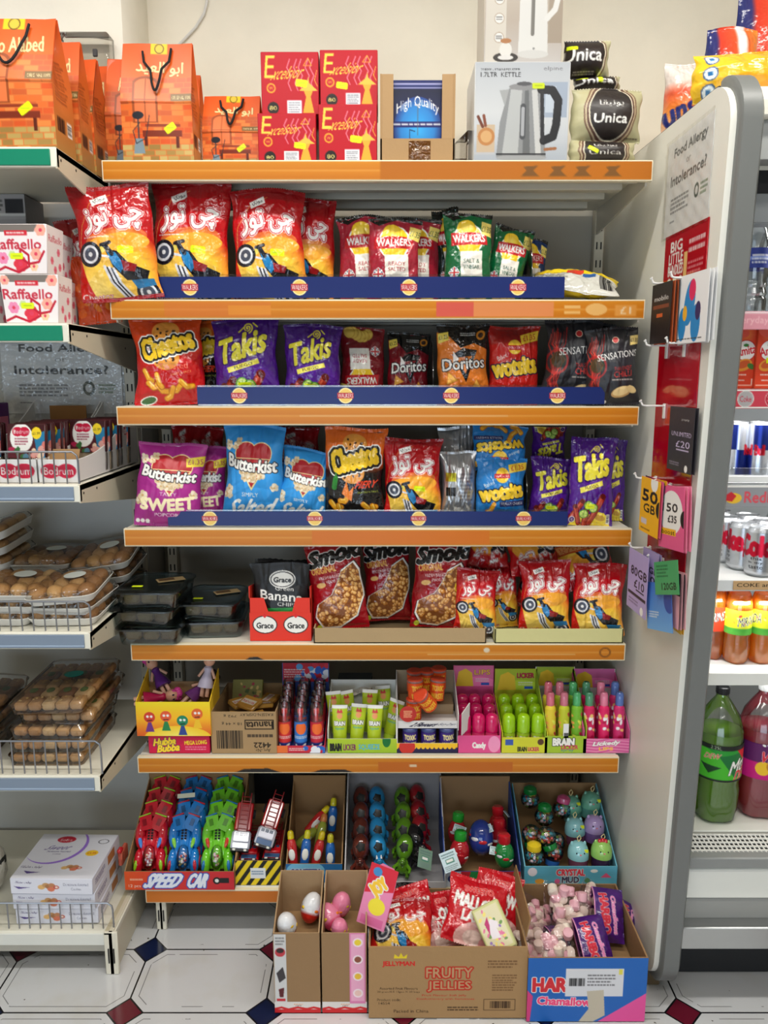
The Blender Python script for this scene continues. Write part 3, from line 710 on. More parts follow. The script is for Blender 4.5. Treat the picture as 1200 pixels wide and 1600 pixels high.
def a_kettle(w, h, steel=True, cell=.0015):
    if steel:
        a = Art(w, h, (206, 208, 212), cell); k = w / h
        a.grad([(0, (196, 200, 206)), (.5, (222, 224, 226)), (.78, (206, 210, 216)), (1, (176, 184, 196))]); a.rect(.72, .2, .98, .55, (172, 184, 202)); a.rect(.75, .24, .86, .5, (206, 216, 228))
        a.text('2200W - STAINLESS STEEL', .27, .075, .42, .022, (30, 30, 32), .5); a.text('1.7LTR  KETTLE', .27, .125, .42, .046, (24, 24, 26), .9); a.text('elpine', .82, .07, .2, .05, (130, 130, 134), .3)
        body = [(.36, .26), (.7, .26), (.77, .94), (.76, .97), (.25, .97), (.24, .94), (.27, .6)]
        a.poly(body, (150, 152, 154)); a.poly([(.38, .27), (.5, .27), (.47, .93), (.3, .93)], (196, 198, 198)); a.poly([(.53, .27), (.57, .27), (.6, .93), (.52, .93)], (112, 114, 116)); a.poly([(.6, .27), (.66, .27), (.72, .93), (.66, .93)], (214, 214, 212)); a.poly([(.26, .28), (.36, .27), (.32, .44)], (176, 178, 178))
        a.rect(.24, .91, .77, .925, (50, 50, 54)); a.ell(.51, .955, .27, .03, (170, 172, 174)); a.ell(.53, .245, .17, .035, (150, 150, 152)); a.ell(.52, .215, .08, .02, (90, 90, 94))
        a.line([(.7, .27), (.82, .28), (.885, .38), (.87, .62), (.84, .74), (.74, .78)], .085, (34, 34, 38)); a.line([(.71, .3), (.73, .78)], .04, (44, 44, 48)); a.line([(.515, .44), (.515, .74)], .06, (80, 82, 86)); a.line([(.515, .46), (.515, .72)], .035, (180, 182, 186))
        a.rect(.03, .62, .22, .9, (214, 190, 160)); a.ell(.13, .74, .09, .09, (206, 140, 80)); a.ell(.13, .74, .06, .06, (230, 180, 120)); a.line([(.04, .54), (.09, .64)], .03, (120, 60, 40)); a.line([(.1, .53), (.12, .63)], .03, (140, 74, 50)); a.line([(.76, .87), (.87, .86)], .03, (170, 110, 70)); a.rect(0, .9, .22, .92, (200, 200, 205))
        a.sticker(.67, .235, .13, .055)
    else:
        a = Art(w, h, (206, 190, 172), cell); a.grad([(0, (214, 204, 188)), (.6, (196, 182, 168)), (1, (208, 202, 198))]); a.rect(.02, 0, .28, 1, (226, 218, 206)); a.rect(.82, 0, 1, .8, (176, 160, 142))
        for i in range(5): a.ell(.19, .07 + i * .17, .065, .065, (190, 170, 150)); a.ell(.19, .07 + i * .17, .055, .055, (246, 244, 240)); a.lines(.15, .05 + i * .17, .23, .09 + i * .17, 2, (120, 120, 120))
        a.poly([(.46, .06), (.78, .06), (.82, .9), (.44, .9)], (236, 234, 230)); a.ell(.63, .9, .2, .05, (222, 220, 216)); a.line([(.78, .12), (.92, .14), (.95, .35), (.9, .5), (.8, .58)], .07, (240, 238, 234)); a.line([(.62, .33), (.62, .72)], .045, (130, 126, 120)); a.poly([(.44, .03), (.8, .03), (.78, .1), (.46, .1)], (226, 222, 216))
        a.ell(.28, .93, .16, .06, (60, 54, 50)); a.ell(.28, .86, .08, .09, (240, 236, 230)); a.ell(.28, .78, .07, .03, (190, 130, 84)); a.ell(.28, .93, .1, .03, (236, 232, 228)); a.text('e', .64, .85, .03, .02, (100, 100, 100))
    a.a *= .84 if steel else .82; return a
def a_unica(w, h, big=True, cx=.52):
    a = Art(w, h, (176, 170, 132)); k = w / h
    R = .38 if big else .5
    for r, c in ((1, (112, 82, 62)), (.95, (190, 172, 140)), (.9, (92, 62, 50)), (.83, (226, 216, 190)), (.79, (40, 32, 30))): a.ell(cx, .47, R * r, R * r * (1.15 if big else 1), c)
    a.text(AR['unica'], cx, .34, R * .9, .14, WHITE, .8, 0); a.text('Unica', cx, .62, R * 1.25, .16, WHITE, 1.2)
    a.lines(.76, .91, .95, .95, 1, (50, 40, 36)); return a
def a_unica2(w, h):
    a = Art(w, h, (184, 178, 140)); a.ell(.25, .45, .66, .66, (112, 82, 62)); a.ell(.25, .45, .63, .63, (226, 216, 190)); a.ell(.25, .45, .6, .6, (40, 30, 28)); a.text('Unica', .38, .5, .8, .32, WHITE, 1.4); a.lines(.2, .86, .66, .93, 2, (200, 190, 170)); a.sticker(.15, .28, .22, .12, 10); return a
def a_raff(w, h, side=False):
    a = Art(w, h, (236, 228, 228)); k = w / h
    def fl(x, y, r, c):
        for t in range(6): a.ell(x + r * .6 * math.cos(t * 1.05), y + r * .6 * k * math.sin(t * 1.05), r * .45, r * .45, c)
        a.ell(x, y, r * .3, r * .3, (220, 60, 90))
    if side:
        for x, y in ((.3, .7), (.7, .5), (.5, .88), (.8, .8)): fl(x, y, .1, (226, 120, 140))
        a.text('Raffaello', .5, .25, .8, .14, (190, 40, 60), .6); return a
    a.poly([(.0, 0), (1, 0), (1, .12), (.8, .3), (.2, .3), (0, .1)], (236, 228, 228)); a.poly([(.1, 0), (.85, 0), (.78, .16), (.16, .16)], (120, 112, 106))
    a.rect(.26, .13, .66, .23, (206, 30, 50)); a.lines(.3, .15, .62, .21, 1, WHITE)
    a.text('Raffaello', .46, .4, .88, .2, (196, 44, 66), .8)
    for x, y, r, c in ((.9, .12, .1, (240, 170, 150)), (.18, .68, .1, (236, 140, 180)), (.5, .8, .13, (220, 50, 70)), (.8, .6, .1, (240, 170, 150)), (.08, .12, .08, (240, 170, 150)), (.36, .62, .07, (200, 220, 150)), (.75, .85, .08, (240, 200, 160))): fl(x, y, r, c)
    a.line([(.02, .95), (.2, .86), (.45, .97), (.66, .85), (.66, .62), (.52, .5), (.5, .66), (.66, .8), (.85, .76), (.95, .55)], .04, (190, 20, 50))
    a.sticker(.44, .64, .24, .12); return a
def a_sofra(w, h, top=True, side=False):
    a = Art(w, h, (222, 222, 232)); k = w / h
    def biscuits(x, y, s):
        for dx, dy, r, c in ((-.9, .1, .5, (222, 176, 110)), (-.3, -.2, .5, (196, 150, 100)), (.1, 0, .5, (170, 118, 76)), (.5, -.2, .45, (190, 130, 90)), (.4, .4, .5, (214, 120, 90)), (1.1, .1, .4, (196, 90, 80)), (1.15, .1, .2, (240, 220, 200))): a.ell(x + dx * s, y + dy * s * k, r * s, r * s * .7, c)
    if side: a.rect(.55, .2, .8, .8, (186, 120, 70)); a.lines(.1, .3, .45, .7, 3, (90, 80, 120)); return a
    if not top:
        a.text(AR['mix'], .16, .25, .2, .2, (60, 50, 90), .3); a.poly([(.04, .5), (.12, .55), (.24, .56), (.1, .68)], (80, 60, 130)); biscuits(.46, .5, .09)
        a.text('Damascene Assorted', .8, .35, .3, .18, (120, 120, 140), 0); a.text('Cookies', .8, .65, .12, .16, (120, 120, 140), 0); return a
    a.ell(.3, .28, .38, .38, (150, 110, 210), 0, 1, .16); a.ell(.27, .26, .37, .37, (222, 222, 232)); a.ell(.36, .13, .12, .07, (190, 24, 50)); a.text('Sofra', .36, .14, .16, .055, WHITE, .8)
    a.text('Sweet', .34, .32, .3, .1, (90, 70, 140), .3, 3, .3); a.text('Damascene Assorted', .36, .41, .3, .03, (70, 60, 110), 0); a.text('Cookies', .36, .47, .1, .02, (90, 80, 120))
    a.ell(.86, .17, .07, .05, (90, 90, 100), 0, 1, .2); a.ell(.8, .44, .08, .06, (244, 196, 40)); a.text('£3.99', .8, .44, .11, .04, (190, 50, 30), .6)
    biscuits(.66, .76, .09); a.text(AR['mix'], .16, .76, .26, .06, (60, 50, 90), .3); a.poly([(.1, .84), (.2, .86), (.32, .87), (.16, .9)], (80, 60, 130)); return a
def a_bodrum(w, h):
    a = Art(w, h, (70, 26, 30)); a.grad([(0, (60, 24, 26)), (1, (96, 34, 44))]); a.poly([(.7, .3), (1, .2), (1, 1), (.8, 1)], (40, 120, 160)); a.ell(.38, .4, .3, .36, WHITE)
    a.ell(.28, .22, .14, .12, (196, 24, 60)); a.ell(.46, .22, .14, .12, (196, 24, 60)); a.text('Bodrum', .38, .22, .4, .12, WHITE, 1.4); a.lines(.2, .4, .56, .62, 3, (150, 60, 80))
    a.ell(.78, .26, .13, .15, (238, 206, 40)); a.text('£1.99', .78, .27, .2, .08, (60, 60, 30), .6); a.speck(.6, .6, 1, .95, 12, .09, [(220, 160, 150), (214, 120, 110), (236, 210, 180)], 3); a.speck(0, .7, .5, 1, 6, .1, [(180, 40, 80), (90, 130, 150), (60, 110, 60)], 4); return a
def a_text_lines(w, h, bg, rows, cell=.0016, fn=None):
    """rows: (text, cx, cy, w, h, colour, bold[, rot])"""
    a = Art(w, h, bg, cell)
    if fn: fn(a)
    for r in rows: a.text(*r)
    return a

# ================================================================== the room
def floor_material():
    m = bpy.data.materials.new('patterned_vinyl_floor'); m.use_nodes = True; nt = m.node_tree; N = nt.nodes; L = nt.links; b = N['Principled BSDF']
    tc = N.new('ShaderNodeTexCoord'); sp = N.new('ShaderNodeSeparateXYZ'); L.new(tc.outputs['Object'], sp.inputs[0])
    def M(op, a, b_=None, c=None):
        n = N.new('ShaderNodeMath'); n.operation = op
        for i, q in enumerate((a, b_, c)):
            if q is None: continue
            if isinstance(q, (int, float)): n.inputs[i].default_value = q
            else: L.new(q, n.inputs[i])
        return n.outputs[0]
    TX, TY, D = .332, .205, .043
    u = M('DIVIDE', M('ADD', sp.outputs[0], .617), TX); v = M('DIVIDE', M('SUBTRACT', sp.outputs[1], 1.592), TY)
    ru, rv = M('ROUND', u), M('ROUND', v)
    dx = M('MULTIPLY', M('ABSOLUTE', M('SUBTRACT', u, ru)), TX); dy = M('MULTIPLY', M('ABSOLUTE', M('SUBTRACT', v, rv)), TY)
    dd = M('SUBTRACT', M('ADD', dx, dy), D)                    # below 0 inside the small tile
    dot = M('LESS_THAN', dd, 0.0); par = M('LESS_THAN', M('ABSOLUTE', M('SUBTRACT', M('PINGPONG', M('ADD', ru, rv), 1.0), 0.0)), .5)
    edge = M('MINIMUM', M('MINIMUM', dx, dy), M('MULTIPLY', M('ABSOLUTE', dd), .707))
    nz = N.new('ShaderNodeTexNoise'); nz.inputs['Scale'].default_value = 9; nz.inputs['Detail'].default_value = 5; L.new(tc.outputs['Object'], nz.inputs['Vector'])
    grout = M('MULTIPLY', M('LESS_THAN', edge, .0021), M('SUBTRACT', 1.0, M('MULTIPLY', dot, M('GREATER_THAN', M('MULTIPLY', M('ABSOLUTE', dd), .707), .0021))))
    e2 = M('MINIMUM', M('MINIMUM', dx, dy), M('MULTIPLY', dd, .707))
    inset = M('MULTIPLY', M('LESS_THAN', M('ABSOLUTE', M('SUBTRACT', e2, .018)), .0011), M('GREATER_THAN', nz.outputs['Fac'], .47))
    def mix(f, a, b_):
        n = N.new('ShaderNodeMix'); n.data_type = 'RGBA'
        if isinstance(f, float): n.inputs[0].default_value = f
        else: L.new(f, n.inputs[0])
        for i, q in ((6, a), (7, b_)):
            if isinstance(q, tuple): n.inputs[i].default_value = tuple(lin(q)) + (1,)
            else: L.new(q, n.inputs[i])
        return n.outputs[2]
    n2 = N.new('ShaderNodeTexNoise'); n2.inputs['Scale'].default_value = 45; n2.inputs['Detail'].default_value = 3; L.new(tc.outputs['Object'], n2.inputs['Vector'])
    base = mix(M('MULTIPLY', M('SMOOTH_MIN', M('MAXIMUM', M('MULTIPLY', M('SUBTRACT', nz.outputs['Fac'], .5), 4.0), 0.0), 1.0, .1), .4), (224, 226, 230), (206, 202, 188))
    base = mix(M('GREATER_THAN', n2.outputs['Fac'], .735), base, (90, 84, 76))
    base = mix(M('MULTIPLY', inset, .75), base, (96, 96, 100))
    dots = mix(par, (22, 34, 74), (108, 22, 44))
    c = mix(dot, base, dots); c = mix(grout, c, (20, 20, 24))
    L.new(c, b.inputs['Base Color']); b.inputs['Roughness'].default_value = .22; b.inputs['Specular IOR Level'].default_value = .6
    return m
def plaster(name, col):
    m = bpy.data.materials.new(name); m.use_nodes = True; nt = m.node_tree; N = nt.nodes; b = N['Principled BSDF']
    tc = N.new('ShaderNodeTexCoord'); n = N.new('ShaderNodeTexNoise'); n.inputs['Scale'].default_value = 6; n.inputs['Detail'].default_value = 6
    r = N.new('ShaderNodeValToRGB'); c = lin(col); r.color_ramp.elements[0].color = (*(c * .93), 1); r.color_ramp.elements[1].color = (*c, 1); r.color_ramp.elements[0].position = .3; r.color_ramp.elements[1].position = .6
    nt.links.new(tc.outputs['Object'], n.inputs[0]); nt.links.new(n.outputs[0], r.inputs[0]); nt.links.new(r.outputs[0], b.inputs['Base Color'])
    bp = N.new('ShaderNodeBump'); bp.inputs['Strength'].default_value = .12; bp.inputs['Distance'].default_value = .003
    n2 = N.new('ShaderNodeTexNoise'); n2.inputs['Scale'].default_value = 120; nt.links.new(tc.outputs['Object'], n2.inputs[0]); nt.links.new(n2.outputs[0], bp.inputs['Height']); nt.links.new(bp.outputs[0], b.inputs['Normal'])
    b.inputs['Roughness'].default_value = .75
    return m
def shell(name, lo, hi, m):
    b = MB(); c = [(p + q) / 2 for p, q in zip(lo, hi)]; b.box(c, [q - p for p, q in zip(lo, hi)], WHITE, 'matt', .0005)
    o = b.build(name, smooth=False); o.data.materials.clear(); o.data.materials.append(m); return tag(o, kind='structure')
wallm = plaster('cream_wall_paint', (246, 238, 220)); ceilm = plaster('white_ceiling_paint', (235, 233, 226))
shell('floor', (-3.2, -4.2, -.05), (3.2, 2.6, 0), floor_material())
shell('wall_back', (-3.2, 2.44, 0), (3.2, 2.6, 3), wallm)
shell('trim_1', (-2.6, 2.20, 0), (-.685, 2.44, 3), plaster('cream_pillar_paint', (246, 240, 226)))
shell('ceiling', (-3.2, -4.2, 3), (3.2, 2.6, 3.05), ceilm)
shell('wall_left', (-3.3, -4.2, 0), (-3.2, 2.6, 3), wallm)
shell('wall_right', (3.2, -4.2, 0), (3.3, 2.6, 3), wallm)
b = MB(); b.tube([(Xp(x, 2.42, 2.4), 2.432, Zp(y, 2.42)) for x, y in ((326, -25), (325, 0), (320, 18), (306, 40), (288, 58), (272, 74), (258, 100), (250, 140))], .004, (222, 220, 214), 'plastic')
tag(b.build('wall_cable'), 'white cable curving down the cream wall above the orange bags', 'cable')
b = MB(); b.box((Xp(140, 2.19, 2.35), 2.165, Zp(100, 2.19)), (.13, .05, .12), (214, 210, 200), 'clear', .006)
t = thing('junction_box', 'clear plastic cover box on the pillar behind the orange bags', 'box'); b.build('cover', t)
b = MB(); b.box((Xp(158, 2.19, 2.35), 2.14, Zp(95, 2.19)), (.012, .006, .018), (70, 70, 72)); b.build('switch', t)

# ================================================================== shelf bays
ZS = dict(T=Zp(250, 1.85), R2=Zp(468, 1.85), R3=Zp(635, 1.85), R4=Zp(826, 1.85), R5=Zp(1006, 1.85), R6=Zp(1183, 1.85), B=Zp(1389, 1.85))
ZL = dict(A=Zp(229, 1.69), B=Zp(505, 1.69), C=Zp(757, 1.69), D=Zp(988, 1.69), E=Zp(1212, 1.69), F=Zp(1455, 1.72))
BEIGE = (206, 200, 182)
WHO = dict(T='topmost', R2='second from the top', R3='third from the top', R4='fourth from the top', R5='fifth from the top', R6='sixth from the top')
def rail_art(key):
    a = Art(1.25, .045, (222, 132, 30), .0025)
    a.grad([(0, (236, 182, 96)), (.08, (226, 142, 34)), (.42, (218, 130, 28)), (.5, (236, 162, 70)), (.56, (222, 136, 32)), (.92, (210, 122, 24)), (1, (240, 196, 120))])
    if key == 'T': a.rect(.505, .02, 1, .98, (196, 112, 24)); [a.poly([(x, .3), (x + .028, .25), (x + .018, .5), (x + .03, .8), (x - .004, .82), (x + .006, .5)], (112, 78, 40), .8) for x in (.765, .815, .86, .915)]
    if key == 'R2':
        a.rect(.1, .1, .3, .9, (226, 120, 60), .5); a.rect(.22, .3, .3, .8, (236, 150, 50), .8); a.rect(.61, .1, .68, .9, (226, 96, 80)); a.rect(.68, .1, .83, .9, (236, 146, 86))
        a.rect(.945, .25, .985, .85, (236, 160, 70)); a.text('£1', .965, .55, .02, .4, (250, 230, 190), .3); a.rect(.85, .3, .88, .45, (246, 190, 110)); a.rect(.85, .6, .88, .75, (246, 190, 110)); a.ell(.91, .5, .02, .012, (246, 190, 110))
    if key == 'R3': a.rect(.35, .45, .75, .55, (240, 190, 130), .5)
    if key == 'R4': a.rect(.37, .1, .72, .9, (226, 122, 30))
    if key == 'R5': a.rect(.6, .6, .9, .68, (240, 190, 120), .7); a.ell(.72, .35, .006, .006, (236, 220, 190)); a.ell(.96, .5, .012, .012, (150, 90, 30), 0, 1, .3); a.poly([(.23, 1), (.24, .8), (.255, .78), (.27, 1)], (40, 34, 30))
    if key == 'R6': a.rect(.5, .3, .78, .95, (210, 112, 30)); a.poly([(.2, 1), (.22, .75), (.27, .7), (.3, 1)], (40, 34, 30)); a.poly([(.36, 1), (.38, .8), (.43, .78), (.45, 1)], (40, 34, 30)); a.rect(.565, .45, .58, .6, (240, 210, 170))
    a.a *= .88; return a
def main_shelf(key):
    z = ZS[key]; t = thing('shop_shelf', 'cream metal shelf with orange edge strip, %s of the main bay' % WHO[key], 'shelf', None, (-.015, 1.85, z))
    b = MB(); b.box((0, .235, -.008), (1.245, .45, .016), (216, 212, 198), 'paint', .002)
    for i, y in enumerate((.05, .14, .24, .35)): b.box((-.005 * i, y, -.026), (1.22 - .02 * i, .03, .02), (200, 196, 182), 'paint', .002)
    b.build('board', t)
    a = rail_art(key); H = .045
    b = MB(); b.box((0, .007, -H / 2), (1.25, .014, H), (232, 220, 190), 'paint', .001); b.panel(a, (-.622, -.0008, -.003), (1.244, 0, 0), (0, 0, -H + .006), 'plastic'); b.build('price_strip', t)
    for s in (-1, 1):
        b = MB(); b.add([(s * .622, .02, -.016), (s * .622, .44, -.016), (s * .622, .44, -.085), (s * .622, .03, -.05), (s * .6175, .02, -.016), (s * .6175, .44, -.016), (s * .6175, .44, -.085), (s * .6175, .03, -.05)],
              [(0, 1, 2, 3), (7, 6, 5, 4), (0, 4, 5, 1), (3, 2, 6, 7), (0, 3, 7, 4), (1, 5, 6, 2)], (208, 202, 186), 'paint')
        b.build('bracket', t)
    return t
for k in WHO: main_shelf(k)
# base deck
t = thing('shop_shelf', 'low base deck shelf of the main bay with orange edge strip', 'shelf', None, (-.015, 1.85, ZS['B']))
b = MB(); b.box((0, .235, -.008), (1.245, .45, .016), (222, 218, 206), 'paint', .002); b.build('board', t)
b = MB(); b.box((0, .007, -.022), (1.25, .014, .04), (232, 220, 190), 'paint', .001); b.panel(Art(1.24, .034, (200, 112, 40), .003), (-.622, -.0008, -.006), (1.244, 0, 0), (0, 0, -.033), 'plastic'); b.build('price_strip', t)
def foot(b, x, y0, y1, h, wd=.028):
    b.box((x, (y0 + y1) / 2, h / 2), (wd * .35, y1 - y0, h), (206, 198, 176), 'paint', .002)
    b.box((x, y0 + .004, h / 2), (wd, .008, h), (222, 216, 198), 'paint', .002)
    for s in (-1, 1): b.box((x + s * .0065, y0 - .0006, h * .45), (.0032, .003, h * .34), (30, 28, 26), 'matt', .0002)
for s in (-1, 1):
    b = MB(); foot(b, s * .592, .02, .45, ZS['B'] - .042); o = b.build('foot', t); o.location.z = -ZS['B']
# back panels and uprights
def backpanel(name, label, x0, x1, y, z0, z1, col, seams):
    t = thing(name, label, 'back panel'); h = (z1 - z0) / seams
    for i in range(seams):
        b = MB(); b.box(((x0 + x1) / 2, y, z0 + h * (i + .5)), (x1 - x0, .012, h - .003), col, 'paint', .003); b.build('panel', t)
backpanel('back_panel', 'grey beige panels closing the back of the main bay', -.66, .625, 2.345, .1, 1.985, (176, 170, 156), 6)
backpanel('back_panel', 'plain grey panels behind the left bay', -1.75, -.713, 2.18, .07, 1.95, (188, 187, 182), 5)
b = MB(); b.box((-.686, 2.255, 1.02), (.004, .16, 1.84), (150, 146, 136), 'paint', .001); tag(b.build('side_panel'), 'narrow beige panel closing the gap between the two bays', 'panel')
def upright(label, x, y, z0, z1):
    t = thing('slotted_upright', label, 'upright', None, (x, y, 0))
    b = MB(); b.box((0, .015, (z0 + z1) / 2), (.028, .03, z1 - z0), (196, 190, 172), 'paint', .002); b.build('post', t)
    b = MB(); z = z0 + .04
    while z < z1 - .03:
        for s in (-1, 1): b.box((s * .006, -.0008, z), (.0035, .002, .02), (26, 24, 22), 'matt', .0002)
        z += .05
    tag(b.build('slots', t), 'row of dark slots', kind='stuff'); return t
upright('slotted post at the left of the main bay', -.652, 2.305, .02, 1.98)
upright('slotted post at the right of the main bay', .617, 2.305, .02, 1.98)
upright('slotted post at the right end of the left bay', -.70, 2.142, .02, 1.94)
# left bay
LW = dict(A='topmost', B='second from the top', C='third from the top', D='fourth from the top', E='fifth from the top')
def left_shelf(key, rail, depth=.44):
    z = ZL[key]; base = key == 'F'; y0 = 1.72 if base else 1.69
    nm = 'base deck shelf of the left bay with white front edge' if base else 'cream shelf with %s edge strip, %s of the left bay' % ('green' if key in 'AB' else 'grey', LW[key])
    t = thing('shop_shelf', nm, 'shelf', None, (-1.19, y0, z)); W = 1.028
    b = MB(); b.box((0, depth / 2, -.008), (W, depth, .016), (218, 214, 198), 'paint', .002); b.build('board', t)
    b = MB(); H = .038
    b.box((0, .005, -H / 2 - .002), (W, .012, H), (226, 222, 206), 'paint', .0015)
    b.box((-.006, -.002, -H / 2 - .002), (W - .014, .004, H - .006), rail, 'plastic', .0015)
    if not key in 'ABF': b.box((-.006, -.0045, -.032), (W - .014, .002, .004), tuple(c * 1.2 for c in rail), 'plastic', .0005)
    b.build('price_strip', t)
    if not base:
        b = MB(); x = W / 2
        b.add([(x, 0, -.001), (x, depth, -.001), (x, depth, -.10), (x, .0, -.042), (x - .004, 0, -.001), (x - .004, depth, -.001), (x - .004, depth, -.10), (x - .004, 0, -.042)],
              [(0, 3, 2, 1), (7, 4, 5, 6), (0, 1, 5, 4), (3, 7, 6, 2), (0, 4, 7, 3), (1, 2, 6, 5)], (206, 198, 176), 'paint')
        for yy, zz in ((.02, -.022), (.1, -.022), (.36, -.04)): b.cyl((x - .001, yy, zz), .003, .0016, (40, 36, 30), 'matt', 10, axis='x')
        b.build('bracket', t)
    else:
        b = MB(); foot(b, W / 2 - .01, -.01, .43, z + .004, .034); o = b.build('foot', t); o.location.z = -z
        b = MB(); b.box((W / 2 - .016, .2, .0), (.02, .42, .006), (190, 180, 150), 'paint', .001); b.build('edge_channel', t)
        b = MB(); b.box((0, .03, -.055), (W - .05, .006, .05), (196, 190, 176), 'paint', .001); b.build('kick_plate', t)
    return t
GRN = (22, 128, 98); GRY = (126, 140, 158)
for k, c in (('A', GRN), ('B', GRN), ('C', GRY), ('D', GRY), ('E', GRY), ('F', (222, 222, 214))): left_shelf(k, c)
def wire_rack(key, x1px, ytop, label, y=1.70):
    z = ZL[key]; x1 = Xp(x1px, y, z); h = Zp(ytop, y) - z; x0 = -1.6; t = thing('wire_rack', label, 'wire rack', None, (x1, y, z))
    b = MB(); r = .0018; c = (150, 152, 158)
    b.tube([(x0 - x1, 0, h), (-.012, 0, h), (-.002, 0, h - .008), (0, 0, h - .02), (0, 0, 0)], r * 1.3, c, 'steel'); b.tube([(x0 - x1, 0, h * .5), (0, 0, h * .5)], r * .01, c, 'steel', 4); b.build('frame', t)
    x = -.0265; b = MB(); n = 0
    while x > x0 - x1 + .01: b.tube([(x, 0, 0), (x, 0, h)], r, c, 'steel', 6); x -= .0265
    tag(b.build('wires', t), 'evenly spaced upright wires')
    return t
wire_rack('C', 124, 706, 'low wire fence along the shelf of dried fruit packs'); wire_rack('D', 143, 940, 'low wire fence along the shelf of biscuit trays')
wire_rack('E', 160, 1158, 'low wire fence in front of the baklava trays'); wire_rack('F', 178, 1411, 'low wire fence in front of the white cookie boxes', 1.73)

# clear strips with blue band along the shelf fronts
def walkers_strip(key, x0, x1, y0, y1, logos, label, Y=1.868):
    z = ZS[key]; X0, X1 = Xp(x0, Y, z + .03), Xp(x1, Y, z + .03); W = X1 - X0; H = Zp(y0, Y) - z + .002
    t = thing('shelf_edge_barrier', label, 'shelf barrier', None, ((X0 + X1) / 2, Y, z))
    b = MB(); b.box((0, .004, H / 2), (W, .003, H), (235, 238, 240), 'clear', .0005); b.box((0, .02, .002), (W, .03, .003), (235, 238, 240), 'clear', .0005); b.build('clear_plate', t)
    hb = H * .80; a = Art(W, hb, (28, 42, 100), .0011); k = W / hb
    for lx in logos:
        u = (Xp(lx, Y, z + .03) - X0) / W; r = .018 / W
        a.ell(u, .5, r, r, (236, 220, 160)); a.ell(u, .5, r * .85, r * .85, (226, 190, 100)); a.rect(u - r * 1.08, .34, u + r * 1.08, .66, (172, 40, 50)); a.text('WALKERS', u, .5, r * 2.0, .24, WHITE)
    b = MB(); b.box((0, .0008, H * .5), (W, .0012, hb + .001), (28, 42, 100), 'plastic', .0003); b.panel(a, (-W / 2, -.0002, H * .5 + hb / 2), (W, 0, 0), (0, 0, -hb), 'plastic'); b.build('blue_band', t)
    return t
walkers_strip('R2', 225, 882, 430, 467, (297, 468, 639, 809), 'blue logo barrier along the second shelf, below the motorcycle crisps')
walkers_strip('R3', 308, 945, 603, 634, (374, 540, 705, 871), 'blue logo barrier along the third shelf, below the violet bags')
walkers_strip('R4', 262, 887, 798, 827, (328, 492, 654, 818), 'blue logo barrier along the fourth shelf, below the popcorn')
def clear_divider(key, px, Y0, label, h=.15, L=.36):
    z = ZS[key]; x = Xp(px, Y0, z + .08); t = thing('clear_divider', label, 'shelf divider', None, (x, Y0, z))
    pts = [(0, 0)] + [(0, h * .3)] + [(.09 - .09 * math.cos(a), h * .3 + h * .7 * math.sin(a)) for a in np.linspace(.1, PI / 2, 9)] + [(L, h), (L, 0)]
    n = len(pts); V = [(-.001, y, q) for y, q in pts] + [(.001, y, q) for y, q in pts]
    b = MB(); b.add(V, [tuple(range(n)), tuple(range(2 * n - 1, n - 1, -1))] + [((i + 1) % n, i, n + i, n + (i + 1) % n) for i in range(n)], (225, 228, 228), 'clear'); b.build('plate', t)
clear_divider('R2', 832, 1.9, 'rounded clear divider beside the tilted green bag', .17)
clear_divider('R3', 677, 1.9, 'clear divider between the dark red and the orange tortilla bags', .16)
clear_divider('R4', 824, 1.9, 'clear divider between the blue puff bags and the violet bags', .16)

# ================================================================== open drinks fridge on the right
PXX = .643
def on_side(px, py, X=PXX):
    """the point of the plane x = X seen at a pixel: (y, z)"""
    d = X * FPX / (px - 600); t = math.tan(PITCH + math.atan((py - 800) / FPX)); Y = d / (CT + t * ST)
    return Y, CAM_Z - Y * t
def sideplate(b, pts, x0, x1, col, m):
    n = len(pts); V = [(x0, y, z) for y, z in pts] + [(x1, y, z) for y, z in pts]
    A = sum(pts[i][0] * pts[(i + 1) % n][1] - pts[(i + 1) % n][0] * pts[i][1] for i in range(n))
    F = [tuple(range(n)), tuple(range(2 * n - 1, n - 1, -1))] + [((i + 1) % n, i, n + i, n + (i + 1) % n) for i in range(n)]
    if A > 0: F = [f[::-1] for f in F]
    b.add(V, F, col, m)
def arcp(cy, cz, r, a0, a1, n=8): return [(cy + r * math.cos(math.radians(a0 + (a1 - a0) * i / n)), cz + r * math.sin(math.radians(a0 + (a1 - a0) * i / n))) for i in range(n + 1)]
fr = thing('open_fridge', 'white open drinks fridge with a grey edged end panel', 'fridge')
prof = [(2.38, .06), (2.38, 2.055)] + arcp(1.615, 1.955, .085, 90, 178) + arcp(1.685, .125, .07, 185, 268)
b = MB(); sideplate(b, prof, PXX, .668, (226, 224, 214), 'paint'); b.build('end_panel', fr)
b = MB(); edge = [(2.38, 2.058), (1.62, 2.043)]
b.tube([(.655, y, z) for y, z in edge], .006, (60, 60, 62), 'rubber', 8); b.build('top_gasket', fr)
b = MB(); path = arcp(1.615, 1.955, .085, 90, 178) + arcp(1.685, .125, .07, 185, 268); P = []
for i, (y, z) in enumerate(path):
    a = path[max(0, i - 1)]; c = path[min(len(path) - 1, i + 1)]; ty, tz = c[0] - a[0], c[1] - a[1]; l = math.hypot(ty, tz); ny, nz = tz / l, -ty / l
    P.append([(x, y + ny * o, z + nz * o) for x, o in ((.655, -.012), (.655, .014), (.659, .02), (.694, .02), (.700, .012), (.700, -.012))])
P = np.array(P, np.float32)
b.grid(P, lin((108, 110, 108)), 'paint', flip=True); b.build('bumper', fr, angle=50)
X0, X1, XM = .668, 1.6, 1.134; XW = X1 - X0
